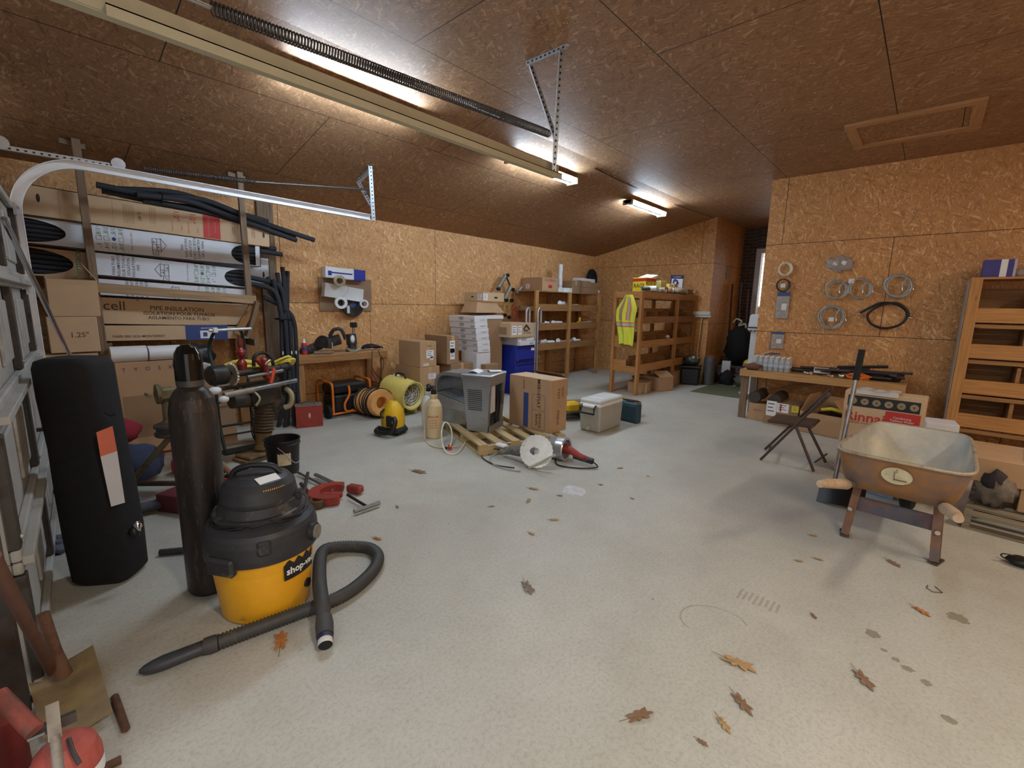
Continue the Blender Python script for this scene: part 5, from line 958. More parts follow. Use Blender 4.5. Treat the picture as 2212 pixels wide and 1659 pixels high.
# big cardboard box on the pallet
c, w_, d_, h_, rz = measure((1099.5, 914), (1188, 938), (1225.6, 929), .12, 823)
bx1 = carton('large open-topped kraft box printed SERVICE BASIN standing on the pallet', c, w_, d_, h_, rz, CARD, (('F', 'MS810', .046, .22, .84, BLK, -PI/2, .006), ('F', 'FIAT', .05, .22, .55, BLK, -PI/2, .004), ('F', 'SERVICE\nBASIN', .034, .22, .21, BLK, -PI/2, .004), ('F', 'BOX', w_*.3, .22, .695, INK, .003), ('F', 'BOX', w_*.3, .22, .4, INK, .003), ('F', 'BOX', w_*.3, .22, .03, INK, .003), ('F', 'BOX', .075, -.08, .36, INKB, .4), ('F', 'BOX', .003, .07, .36, INK, h_*.66), ('F', 'BOX', .003, .37, .36, INK, h_*.66), ('R', 'TYST', .038, -.05, .74, INK, -PI/2), ('R', 'MS810', .042, -.05, .28, INK, -PI/2), ('F', 'MUSTEE', .022, -.14, .85, INK, -PI/2), ('R', 'ONE PIECE\nMOLDED', .018, .2, .76, INK, -PI/2)), tape=False, group=None)
mb = MB(); mb.box((0, 0, h_+.001), (w_*.985, d_*.985, .002), CARD2); mb.build('top_flap', bx1)
# steel drinking fountain shells
SS = mat('grey_vinyl_steel', S(172, 174, 177), .32, .7, var=.06, dirt=S(120, 118, 112), dirt_amt=.1); SSL = mat('stainless', S(196, 198, 200), .25, .8, var=.04)
f1 = thing('drinking_fountain', 'grey louvred drinking fountain cabinet standing open-side out on the pallet', 'drinking fountain', (-3.62, 3.55, .12), .35)
W, D, H = .34, .40, .62; mb = MB()
def quadbox(mb, b, t, z0, z1, m): # b,t = half extents lists of 4 xy corners
    mb.loft([[V(*p, z0) for p in b], [V(*p, z1) for p in t]], m, False)
mb.sheet(lambda u, v: V(-W/2*(.72+.28*v)+u*W*(.72+.28*v), -D/2*(.85+.15*v), v*H), 2, 2, SS, .006, False)
mb.sheet(lambda u, v: V(-W/2*(.72+.28*v), D/2-u*D*(.93+.07*v), v*H), 2, 2, SS, -.006, False)
mb.sheet(lambda u, v: V(-W/2*(.72+.28*v)+u*W*(.72+.28*v), D/2, v*H), 2, 2, SS, -.006, False)
for z0, z1, y0, y1 in ((0, H*.12, -D/2*.87, D/2), (H*.84, H, -D/2, D/2)): mb.bx(W/2*.84, W/2*.86+.006, y0, y1, z0, z1, SS) if z0 == 0 else mb.bx(W/2*.97, W/2, y0, y1, z0, z1, SS)
mb.beam((W/2*.73, -D/2*.84, 0), (W/2, -D/2, H), .012, .05, SS, (0, 1, 0)); mb.beam((W/2*.73, D/2-.03, 0), (W/2, D/2-.03, H), .012, .07, SS, (0, 1, 0)); mb.build('cabinet', f1)
mb = MB(); mb.box((0.0, -.01, H+.012), (W+.03, D+.04, .03), SS, None, .012); mb.build('top_plate', f1)
mb = MB(); mb.box((-.12, -.02, H-.03), (.2, .3, .06), SS, None, .02); mb.build('basin_lip', f1)
for i in range(11): mb = MB(); z = H*.4+i*.022; s_ = .85+.15*z/H; mb.beam((-.11, -D/2*s_-.003, z), (.06, -D/2*s_-.003, z+.0), .006, .008, DGR); mb.build('louvre', f1)
for i in range(9): mb = MB(); z = H*.45+i*.022; mb.beam((W/2*.93, .08, z), (W/2*.93, .17, z), .006, .008, DGR); mb.build('louvre', f1)
mb = MB(); mb.bx(.09, .135, -.12, .01, .2, .54, WPL, .01); mb.tube(smooth([(.12, .05, .5), (.13, .07, .3), (.12, .04, .1), (.1, .08, .05)], 5), .012, BLK, 8); mb.tube(smooth([(.12, .09, .5), (.13, .1, .3), (.12, .08, .12)], 5), .01, BLK, 8); mb.build('inner_parts', f1)
mb = MB(); mb.sheet(lambda u, v: V(-.1+u*.17, -.15+v*.2, .0+.015*math.sin(u*5)), 6, 4, PAPER, .001); solo('paper_sheet', mb, 'white paper sheet lying on the louvred drinking fountain', 'paper', (-3.68, 3.54, .12+H+.035), .5)
mb = MB(); mb.sheet(lambda u, v: V(-.05+u*.14, -.05+v*.16, .0+.01*math.sin(v*4)), 6, 4, PAPER, .001); solo('paper_sheet', mb, 'smaller folded paper near the far edge of the louvred fountain top', 'paper', (-3.56, 3.63, .12+H+.035), 1.0)
f2 = thing('drinking_fountain', 'grey drinking fountain shell with a curved splash back and sloped basin front', 'drinking fountain', (-4.1, 3.62, .12), .25)
mb = MB(); pr = [(-.26, 0)]+[(-.26, .44)]+arcp((-.1, .44), .16, PI, PI/2, 8)+[(.1, .6)]+[(.1, .56)]+arcp((-.1, .44), .12, PI/2, PI, 8)+[(-.22, 0)]
mb.prism(pr, .36, SS, TR(.0, .18, 0, PI/2)); mb.bx(-.26, .22, .14, .18, .0, .58, SS, .006); mb.build('splash_back', f2)
mb = MB(); mb.loft([[V(-.2, -.2, 0), V(.2, -.2, 0), V(.2, .12, 0), V(-.2, .12, 0)], [V(-.22, -.22, .2), V(.26, -.22, .16), V(.26, .14, .16), V(-.22, .14, .2)], [V(-.22, -.2, .34), V(.26, -.2, .24), V(.26, .14, .24), V(-.22, .14, .34)]], SS, False); mb.build('front_shroud', f2)
mb = MB(); mb.loft([[V(-.2, -.19, .345), V(.25, -.19, .245), V(.25, .13, .245), V(-.2, .13, .345)], [V(-.2, -.19, .35), V(.25, -.19, .25), V(.25, .13, .25), V(-.2, .13, .35)]], SSL, False); mb.build('basin_top', f2)
mb = MB(); mb.box((.03, .13, .5), (.09, .012, .02), PAPER); mb.build('name_plate', f2)
# hand-held tools on the concrete
ag = thing('cut_off_grinder', 'large angle grinder with a silver segmented cutting blade lying on the concrete', 'grinder', (-2.58, 3.22, 0), 0)
bc_ = V(0.0, 0.0, .16); nrm = V(.45, -.8, .38).normalized(); s_, u_ = perp(nrm); R = Matrix((s_, u_, nrm)).transposed().to_4x4(); T = Matrix.Translation(bc_) @ R
P = []
for i in range(120): r = .157 if i % 5 else .15; P.append((r*math.cos(2*PI*i/120), r*math.sin(2*PI*i/120)))
mb = MB(); mb.prism(P, .004, mat('blade_silver', S(206, 204, 198), .3, .7, var=.1, dirt=S(150, 146, 138), dirt_amt=.2), T); mb.build('cutting_blade', ag)
mb = MB(); mb.lathe([(0, .004), (.028, .004), (.028, .016), (.016, .018), (0, .018)], BRS if 'BRS' in globals() else STL, 20, T); mb.build('flange', ag)
mb = MB(); p0 = T @ V(0, 0, -.02); q0 = V(-.45, .02, .06); mb.tube([p0, p0.lerp(q0, .25), p0.lerp(q0, .5), p0.lerp(q0, .8), q0], [.05, .062, .055, .04, .045], mat('dirty_grinder', S(120, 118, 114), .5, .3, var=.3, dirt=S(176, 170, 160), dirt_amt=.3), 14); mb.build('motor_body', ag)
mb = MB(); mb.box(q0+V(.0, -.02, .06), (.12, .07, .02), PAPER, None, .004); mb.build('white_label', ag)
mb = MB(); mb.cyl(V(-.02, -.08, .0)+V(0, 0, .012), V(.26, -.06, .2), .011, mat('tan_bar', S(190, 182, 164), .5), 10); mb.build('side_bar', ag)
mb = MB(); mb.tube(smooth([q0, (-.55, -.02, .06), (-.6, -.12, .012), (-.5, -.2, .01), (-.3, -.24, .01), (-.12, -.17, .01)], 7), .006, BLK, 8); mb.build('power_cord', ag)
mb = MB(); mb.tube(smooth([(-.5, .02, .03), (-.5, -.1, .012), (-.38, -.22, .01), (-.2, -.26, .012), (-.02, -.2, .01)], 7), .006, GREY, 8); mb.build('water_hose', ag)
cg = thing('core_grinder', 'concrete surface grinder with silver dust shroud and red handle on the floor', 'grinder', (-2.55, 3.58, 0), -.15)
T = TR(0, 0, .115, 0, PI/2, .3); mb = MB(); mb.lathe([(0, -.16), (.06, -.15), (.1, -.11), (.115, -.03), (.118, .05), (.112, .06), (.095, .055), (.09, -.02), (.05, -.03), (0, -.03)], mat('silver_shroud', S(190, 190, 192), .3, .7, var=.06), 36, T); mb.build('shroud', cg)
mb = MB(); mb.tube([T @ V(0, 0, -.02), T @ V(-.0, 0, .1), T @ V(.04, 0, .2), T @ V(.06, 0, .3)], [.045, .04, .03, .028], REDP, 14); mb.build('red_body', cg); mb = MB(); mb.tube([T @ V(.05, 0, .14), T @ V(.065, 0, .34)], .03, BLG, 10); mb.build('rubber_grip', cg)
mb = MB(); mb.tube(smooth([T @ V(.06, 0, .32), (.4, .08, .02), (.3, -.06, .01), (.12, -.16, .01), (-.02, -.06, .01)], 7), .007, BLK, 8); mb.build('power_cord', cg)
mb = MB(); mb.tube(smooth([(-2.62, 3.42, .19), (-2.72, 3.42, .2), (-2.85, 3.4, .16), (-2.9, 3.36, .13)], 6), .008, mat('cream_hose', (1, 1, 1)), 8); 
# cooler
c, w_, d_, h_, rz = measure((1249, 928), (1294, 938), (1340, 918), 0, 866)
h_ = .37; co = thing('cooler', 'grey and white hard cooler with black side handle on the concrete', 'cooler', c, rz)
mb = MB(); mb.box((0, 0, .16), (w_*.94, d_*.94, .32), mat('cooler_grey', S(170, 166, 154), .5, var=.03), None, .02, taper=1.07); mb.build('cooler_body', co)
CW = mat('cooler_white', S(232, 232, 228), .45, var=.02); mb = MB(); mb.box((0, 0, .335), (w_, d_, .04), CW, None, .012); mb.build('rim', co); mb = MB(); mb.box((0, 0, .378), (w_*.98, d_*.98, .05), mat('cooler_lid', S(208, 210, 208), .5, var=.02), None, .015); mb.box((0, -d_*.25, .404), (w_*.7, .05, .006), CW); mb.build('lid', co)
mb = MB(); P = [(-.09, -d_/2-.01, .34), (-.09, -d_/2-.05, .3), (-.09, -d_/2-.045, .24), (.09, -d_/2-.045, .24), (.09, -d_/2-.05, .3), (.09, -d_/2-.01, .34)]; mb.tube(P, .012, BLK, 8); mb.build('carry_handle', co); mb = MB(); mb.cyl((0, -d_/2-.0, .05), (0, -d_/2-.03, .05), .022, CRM, 14); mb.build('drain_plug', co); mb = MB(); mb.cyl((-.09, -d_/2-.012, .325), (.09, -d_/2-.012, .325), .02, PAPER, 10); mb.build('handle_mount', co)
c, w_, d_, h_, rz = measure((1331, 907), (1374, 917), (1385, 913), 0, 873)
tc = thing('tool_case', 'dark teal plastic tool case standing right of the cooler', 'tool case', c, rz); TEAL = mat('teal_case', S(40, 66, 78), .5, var=.08)
mb = MB(); mb.box((0, 0, h_/2), (w_, .11, h_), TEAL, None, .02); mb.box((0, -.056, h_*.5), (w_*.8, .01, h_*.7), TEAL, None, .004); mb.build('case_shell', tc); mb = MB(); mb.box((-.0, 0, h_+.01), (w_*.35, .03, .02), BLK, None, .005); mb.build('handle', tc)
carton('low open brown box behind the cooler', V(-3.03, 5.76, 0), .34, .28, .2, 0, CARD, (), tape=False, open_=(('B', .3),))
mb = MB(); mb.box((0, 0, .07), (.22, .16, .12), YEL, None, .03); mb.ball((.13, -.05, .06), .06, BLK, 10, (1, 1, .8), 2, .3); solo('yellow_tool', mb, 'yellow and black tool showing between the large box and the cooler', 'tool', (-3.42, 4.98, .118), ang)
# ================================================================ cartons, cabinet and trucks in the middle of the left wall
def cb(label, pL, pC, pR, Xc, yb, h, z, m=CARD, **k):
    """axis-aligned carton: near vertical edge at pixel column pC in the plane X = Xc, left and right ends at columns pL and pR"""
    C_ = atX(pC, yb, Xc); xl = atY(pL, yb, C_.y).x; yr = atX(pR, yb, Xc).y; w_, d_ = abs(Xc-xl), abs(yr-C_.y)
    return carton(label, V((xl+Xc)/2, (C_.y+yr)/2, z), w_, d_, h, 0, m, **k)
G1 = 'brown cartons stacked in front of the left wall'
cb('bottom brown carton with a white label, second right of the bench', 855, 908, 950, -5.2, 832, .62, .0, CARD, group=G1, stickers=(('R', .1, .78, .13, .08, PAPER),), prints=(('R', 'IMG', .035, .05, .36, INKBR), ('R', '13:41', .03, .05, .24, INKBR)))
cb('brown carton with a large white sticker, on the bottom one right of the bench', 862, 908, 943, -5.2, 789, .36, .622, CARD, group=G1, stickers=(('R', .1, .5, .13, .11, PAPER), ('R', .2, .33, .05, .05, PAPER), ('R', -.15, .1, .09, .03, PAPER)), prints=(('R', 'LIM:M', .022, .05, .82, INK),))
carton('worn lower brown carton behind the bottom one, carrying the tall bulging carton', V(-5.42, 4.62, 0), .45, .45, .62, 0, CARDD, group=G1)
cb('tall worn brown carton with bulging side, behind the one with the large white sticker', 918, 966, 991, -5.22, 787, .42, .622, CARDD, group=G1, stickers=(('R', -.05, .62, .1, .18, PAPER), ('R', -.05, .36, .09, .16, PAPER)))
mb = MB(); mb.lathe([(0, 0), (.1, 0), (.12, .34), (.125, .35), (.1, .35)], WPL, 24); solo('white_bucket', mb, 'white plastic bucket between the brown cartons and the steel fountain shells', 'bucket', (-4.95, 4.12, 0))
cb('small brown carton with a torn red corner mark behind the fountain shell', 986, 1010, 1031, -4.75, 815, .22, .16, CARD, prints=(('R', 'BOX', .05, .3, .4, mat('pink_mark', S(196, 110, 90), .7), .08),))
carton('flat brown carton under the small one behind the fountain shell', V(-4.92, 4.52, 0), .42, .36, .158, 0, CARDD)
# six white cartons in a leaning pile on a pale machine box
c0 = atX(1034, 758, -5.1); h1 = .092
base = carton('pale grey appliance carton with printed side under the pile of white cartons', V(-5.3, 5.0, 0), .36, .3, .77, 0, WBOX, prints=(('R', 'PLEASE READ', .03, -.1, .6, INK, PI/2), ('R', '220V 50HZ', .035, .12, .6, INK, PI/2), ('F', 'BOX', .18, 0, .55, GREY, .3)), tape=False)
tops = []
for i in range(6):
    lab = ['bottom white carton of the leaning pile of six', 'second white carton from the bottom of the leaning pile', 'third white carton from the bottom of the leaning pile', 'fourth white carton from the bottom of the leaning pile', 'fifth white carton from the bottom, next to the top of the leaning pile', 'top white carton of the leaning pile, slightly open'][i]
    carton(lab, V(-5.41-.004*i, 5.0-.012*i+(.006 if i % 2 else 0), .772+i*(h1+.002)), .6, .27, h1, 0, WBOX, group='white flat cartons in the leaning pile', tape=False, prints=(('F', 'HJX', .045, .0, .5, INK, 0, .01), ('F', 'XXX', .028, .4, .3, INK, 0, .01), ('R', 'THE BATH', .018, .1, .35, INK)), open_=None)
cb('wide kraft carton with two white labels and hand holes, highest of the central pile', 1003, 1043, 1089, -5.4, 657, .15, 1.56, CARD2, tape=False, stickers=(('F', .33, .5, .1, .1, PAPER), ('R', -.38, .5, .1, .1, PAPER)), prints=(('F', 'BOX', .06, -.05, .5, BLK, .02), ('R', 'BOX', .08, .1, .45, BLK, .025)))
tp = thing('carton', 'tapered kraft carton with folded top between the pile and the highest carton', 'box', (-5.55, 5.35, 1.38)); mb = MB(); mb.loft([[V(-.2, -.28, 0), V(.18, -.28, 0), V(.18, .38, 0), V(-.2, .38, 0)], [V(-.16, -.2, .17), V(.12, -.2, .17), V(.12, .22, .17), V(-.16, .22, .17)]], CARD, False); mb.build('carton_body', tp)
mb = MB(); mb.box((0, 0, .69), (.3, .5, 1.38), CARDD, None, .004); solo('tall_carton', mb, 'tall brown carton behind the leaning white pile, carrying the tapered one', 'box', (-5.72, 5.5, 0))
carton('thin white carton sticking out right of the top of the leaning pile', V(-5.4, 5.38, 1.28), .3, .4, .06, 0, WBOX, tape=False)
carton('plain brown carton under the thin white one behind the leaning pile', V(-5.4, 5.38, 0), .28, .38, 1.278, 0, CARDD, tape=False)
cb('tall slim brown carton with a white label standing left of the blue cabinet', 1038, 1049, 1077, -4.95, 826, .6, .0, CARDD, stickers=(('R', .25, .62, .1, .22, PAPER),), prints=(('R', 'DURAVIT', .04, -.25, .5, INKBR, PI/2),), tape=False)
# blue cabinet
C_ = atX(1113, 835, -5.05); yr = atX(1153, 826, -5.05).y
bc2 = thing('drawer_cabinet', 'bright blue steel drawer cabinet behind the slim brown carton', 'cabinet', (-5.3, (C_.y+yr)/2+.0, 0)); dY = yr-C_.y; xl_ = atY(1060, 800, C_.y).x; wX = -5.05-xl_
mb = MB(); mb.box(((.25-wX/2), 0, .42), (wX, dY, .84), BLU, None, .008); mb.build('cabinet_body', bc2)
for z0, z1 in ((.60, .835), (.3, .56), (.03, .28)): mb = MB(); mb.bx(.25, .262, -dY/2+.01, dY/2-.01, z0, z1-.03, BLU, .003); mb.bx(.25, .275, -dY/2+.01, dY/2-.01, z1-.04, z1-.03, BLU); mb.build('drawer', bc2)
mb = MB(); mb.bx(.25, .253, -dY/2+.01, dY/2-.01, .55, .62, mat('blue_shade', S(20, 26, 96), .5)); mb.build('drawer_gap', bc2); mb = MB(); mb.box((.264, dY*.36, .77), (.003, dY*.18, .05), PAPER); mb.build('label_card', bc2); mb = MB(); mb.cyl((.262, -dY*.42, .6), (.268, -dY*.42, .6), .012, CHR, 12); mb.build('lock', bc2)
cy2 = (C_.y+yr)/2
carton('flat white carton lying directly on the blue cabinet', V(-5.22, cy2, .842), .42, .42, .07, .05, WBOX, tape=False, prints=(('R', 'XBOX', .03, .25, .4, INK),))
carton('second flat white carton above the first one on the blue cabinet', V(-5.24, cy2-.02, .914), .44, .4, .065, -.06, WBOX, tape=False, prints=(('R', 'KKXX', .03, -.1, .4, INK),))
cb('wide kraft carton with a printed house roof and two labels, above the blue cabinet', 1053, 1103, 1153, -5.0, 731, .235, .985, CARD2, stickers=(('R', -.35, .5, .12, .15, PAPER), ('R', -.12, .5, .09, .15, PAPER)), prints=(('R', 'LAV WORKS', .025, .2, .3, INK), ('F', 'BOX', .3, .05, .45, CARDD, .12)))
hc_ = [o for o in bpy.data.objects if o.get('label', '').startswith('wide kraft carton with a printed house')][0]
mb = MB(); y0 = .02; x_ = hc_.children[0].dimensions.x/2+.003 if False else max(v.co.x for v in hc_.children[0].data.vertices)+.002
for a, b in (((0, .13), (.07, .2)), ((.07, .2), (.16, .12))): mb.beam((x_, y0+a[0], a[1]), (x_, y0+b[0], b[1]), .002, .03, INK, (0, 0, 1))
for k in range(3): mb.bx(x_-.001, x_+.001, y0+.01+k*.04, y0+.035+k*.04, .095, .125, INK)
mb.build('printed_roof', hc_)
# hand trucks
at_ = thing('hand_truck', 'aluminium hand truck with two looped handles standing right of the blue cabinet', 'hand truck', (-5.3, 6.48, 0))
for y in (-.14, .19):
    mb = MB(); P = [(-.1, y, .02), (-.1, y, .6), (-.1, y, 1.4)]+[(-.1, y+.045-.045*math.cos(a*PI/6), 1.4+.06*math.sin(a*PI/6)) for a in range(1, 7)]+[(-.1, y+.09, 1.2)]; mb.tube(P, .023, ALU, 10); mb.build('side_rail', at_)
for z in (.25, .55, .85, 1.18): mb = MB(); mb.beam((-.1, -.14, z), (-.1, .28, z), .03, .04, ALU); mb.build('crossbar', at_)
mb = MB(); mb.beam((-.08, .07, .1), (-.08, .07, 1.2), .09, .01, GREY, (1, 0, 0)); mb.build('back_plate', at_)
for y in (-.2, .34): mb = MB(); mb.lathe([(0, -.03), (.1, -.03), (.12, -.015), (.12, .015), (.1, .03), (0, .03)], BLKM, 20, TR(-.16, y, .12, PI/2)); mb.build('wheel', at_)
mb = MB(); mb.bx(-.1, .12, -.16, .3, .01, .02, ALU); mb.build('toe_plate', at_)
rt = thing('hand_truck', 'red hand truck whose looped handle shows behind the aluminium one', 'hand truck', (-5.88, 6.55, 0)); REDT = mat('red_truck', S(168, 62, 48), .5)
mb = MB(); mb.tube([(0, -.07, .005), (0, -.07, 1.38)]+[(0, -.07*math.cos(a*PI/8), 1.42+.07*math.sin(a*PI/8)) for a in range(9)]+[(0, .07, 1.38), (0, .07, .005)], .014, REDT, 8); mb.build('loop_frame', rt); mb = MB(); mb.beam((0, -.07, 1.2), (0, .07, 1.2), .03, .03, REDT); mb.build('crossbar', rt)
# mechanics roller arms hanging on the wall
rf_ = thing('pipe_roller', 'folding grey roller arms with small black wheels hanging high on the left wall', 'roller', (-6.0, 6.4, 1.3)); RG = mat('roller_grey', S(150, 146, 132), .5, .4)
for a, b, r in (((.0, -.2, .5), (.0, .0, .75), .04), ((.0, .0, .32), (.0, .16, .56), .04), ((0, .34, .44), (0, .48, .56), .035)):
    mb = MB(); mb.cyl(a, b, r, RG, 14); mb.build('roller', rf_)
for c in ((.03, -.2, .5), (.03, .04, .76), (.03, .02, .3), (.03, .17, .3), (.03, .2, .5), (.03, -.02, .02), (.03, .1, -.02)): mb = MB(); mb.lathe([(.012, -.02), (.035, -.02), (.035, .02), (.012, .02)], BLK, 14, TR(*c, 0, PI/2)); mb.build('wheel', rf_)
mb = MB(); mb.beam((0, .02, .76), (0, .18, .52), .012, .03, BLK); mb.build('link_arm', rf_)
for a, b in (((0, .02, .3), (0, -.03, .02)), ((0, .17, .3), (0, .09, .0))): mb = MB(); mb.beam(a, b, .02, .06, mat('yellowed_arm', S(176, 140, 78), .6)); mb.build('arm', rf_)
# low open crate by the truck
carton('low open carton of metal parts in front of the back shelf', V(-4.75, 6.1, 0), .62, .5, .3, 0, CARD, (('F', 'PARTS', .04, .2, .7, INKBR),), tape=False, open_=(('B', .4),))
r7 = random.Random(11)
for i in range(7): mb = MB(); x = -4.95+r7.random()*.4; y = 5.98+r7.random()*.24; mb.cyl((x, y, .22+r7.random()*.03), (x+.1, y+.06*r7.random(), .3), .022, GREY, 10); solo('pipe_fitting', mb, ORD[i]+' grey metal fitting in the low open carton before the back shelf', 'fitting', group='fittings in the low carton')

# ================================================================ shelving on the left wall at the back
SHG = PINED
bs = thing('shelf_unit', 'tall brown wooden shelving against the left wall in the back corner', 'shelves', (-5.83, 7.9, 0)); xb, xf = -.27, .28
for y in (-1.1, -.02, 1.12):
    for x in (xb+.02, xf): mb = MB(); mb.bx(x-.02, x+.02, y-.045, y+.045, 0, 1.79, PINE); mb.build('post', bs)
for z, lip in ((.65, 1), (1.04, 1), (1.41, 1), (1.775, 0)):
    mb = MB(); mb.bx(xb, xf-.02, -1.15, 1.2, z, z+.015, SHG); mb.build('shelf_board', bs)
    if lip:
        for y0, y1 in ((-1.05, -.07), (.03, 1.07)): mb = MB(); mb.bx(xf-.02, xf+.015, y0, y1, z, z+.135, SHG); mb.build('front_lip', bs)
mb = MB(); mb.beam((xb+.03, 1.15, 1.4), (xf-.05, 1.15, 1.62), .03, .05, SHG); mb.build('brace', bs)
def piles(name, label, cat, n, x0, x1, y0, y1, z, r, m, seed, group):
    q = random.Random(seed)
    for i in range(n):
        mb = MB(); R = Euler((q.random()*3, q.random()*3, q.random()*3)).to_matrix(); s_ = r*(.7+q.random()*.6); x, y = x0+(x1-x0)*q.random(), y0+(y1-y0)*(i+q.random()*.7)/n
        if q.random() < .5: a = R @ V(s_, 0, 0); a.z = abs(a.z)*.3; mb.tube([V(-a.x, -a.y, s_*.6), V(0, 0, s_*.62), V(a.x, a.y, s_*.65+a.z)], s_*.5, m, 10)
        else: mb.tube(smooth([(-s_, 0, s_*.5), (0, 0, s_*.5), (s_*.3, s_*.6, s_*.5), (s_*.3, s_*1.3, s_*.5)], 3), s_*.48, m, 8)
        solo(name, mb, label+', '+ORD[i]+' from the left', cat, (x, y, z), 0, group)
XS = -5.66
piles('pipe_fitting', 'white pipe fitting on the lowest lipped shelf', 'fitting', 9, XS-.06, XS, 6.95, 8.5, .73, .075, WPL, 3, 'white fittings on the lowest back shelf')
piles('pipe_fitting', 'white pipe fitting on the middle back shelf', 'fitting', 4, XS-.04, XS, 7.15, 7.75, 1.12, .07, WPL, 4, 'white fittings on the middle back shelf')
piles('pipe_fitting', 'white pipe elbow on the upper back shelf', 'fitting', 3, XS-.04, XS, 7.5, 8.4, 1.5, .07, WPL, 5, 'white fittings on the upper back shelf')
for z in (.667, 1.057, 1.427):
    pass
    for k, (y0, y1) in enumerate(((6.92, 7.75), (7.98, 8.8))): q = MB(); q.bx(-6.05, -5.6, y0, y1, z, z+.07, CARD); solo('parts_tray', q, 'shallow brown tray in the %s bay of the %s lipped back shelf' % (['left', 'right'][k], {.667: 'lowest', 1.057: 'middle', 1.427: 'upper'}[z]), 'tray', group='shallow trays on the back shelves')
mb = MB(); mb.lathe([(.03, -.02), (.07, -.02), (.075, -.01), (.075, .01), (.07, .02), (.03, .02)], YEL, 20, TR(0, 0, .075, 0, PI/2, .5)); mb.box((0, -.06, .04), (.03, .1, .04), YEL, None, .01); solo('tape_measure', mb, 'yellow reel tape on the middle shelf of the back unit', 'tape measure', (-5.66, 8.45, 1.127))
mb = MB(); mb.tube([(-.05, -.1, .03), (.02, .05, .04), (.04, .14, .05)], .022, GREY, 8); solo('hand_tool', mb, 'grey hand tool beside the yellow reel on the back shelving', 'tool', (-5.66, 8.68, 1.127))
TZ = 1.79
carton('brown carton with red printed lettering on top of the back shelving', V(-5.83, 7.24, TZ), .52, .5, .26, 0, CARD, (('R', 'PLUMBING', .05, .0, .8, INKR), ('R', 'BOX', .12, .0, .35, INKR, .06)), stickers=(('F', -.2, .35, .1, .09, PAPER),), tape=False)
q = random.Random(5)
for i in range(11): mb = MB(); mb.lathe([(.02, 0), (.036, 0), (.038, .01), (.036, .07), (.04, .075), (.04, .09), (.03, .09), (.02, .0)], WPL, 14); solo('pvc_coupling', mb, ORD[i]+' white pvc coupling from the left in the row on top of the back shelving', 'fitting', (-5.62+.05*(i % 2)-.08*q.random(), 7.56+i*.048, TZ), 0, 'white couplings on the back shelving')
for i in range(4): mb = MB(); mb.lathe([(.04, 0), (.05, 0), (.052, .02), (.048, .05), (.048, .14), (.04, .14), (.04, 0)], WPL, 18); solo('pvc_coupling', mb, ['lowest', 'second', 'third', 'topmost'][i]+' white sleeve of the upright column on top of the back shelving', 'fitting', (-5.78+.006*(i % 2), 7.83, TZ+.142*i), 0, 'white sleeves in the upright column')
carton('left grey-brown carton of the top corner group on the back shelving', V(-5.84, 8.22, TZ), .4, .3, .25, 0, CARDD)
for i, (y, z, h) in enumerate(((8.56, TZ, .13), (8.56, TZ+.132, .13), (8.88, TZ, .12), (8.88, TZ+.122, .12))): carton(['lower left', 'upper left', 'lower right', 'upper right'][i]+' flat brown carton of the corner group on the back shelving', V(-5.8, y, z), .42, .3, h, 0, CARDD, tape=False, group='flat cartons in the back corner')
carton('left white flat box lying on the brown corner cartons', V(-5.74, 8.52, TZ+.264), .2, .28, .06, .05, WBOX, tape=False, group='white boxes on the corner cartons')
carton('right white flat box lying on the brown corner cartons', V(-5.74, 8.82, TZ+.244), .2, .28, .075, .02, WBOX, tape=False, group='white boxes on the corner cartons')
mb = MB(); mb.ball((0, 0, .05), .07, WPL, 10, (1, 1.2, .9), 7, .5); solo('plastic_bag', mb, 'small crumpled white bag at the right end of the top back shelf', 'bag', (-5.66, 9.07, TZ))
mb = MB()
for k in range(16): a = k*.4; r_ = .17+.03*math.sin(k*2.3); mb.tube([V(.01*k % .08+.012*math.sin(i), r_*math.cos(i*PI/10)*.85, .0+r_*1.35*math.sin(i*PI/10)) for i in range(20)], .014, BLKM, 6, closed=True)
mb.ball((.04, 0, 0), .2, BLKM, 14, (.25, .8, 1.2)); solo('hose_coil', mb, 'large dark coil of hose hanging in the back corner above the shelving', 'hose', (-6.06, 9.42, 2.1))
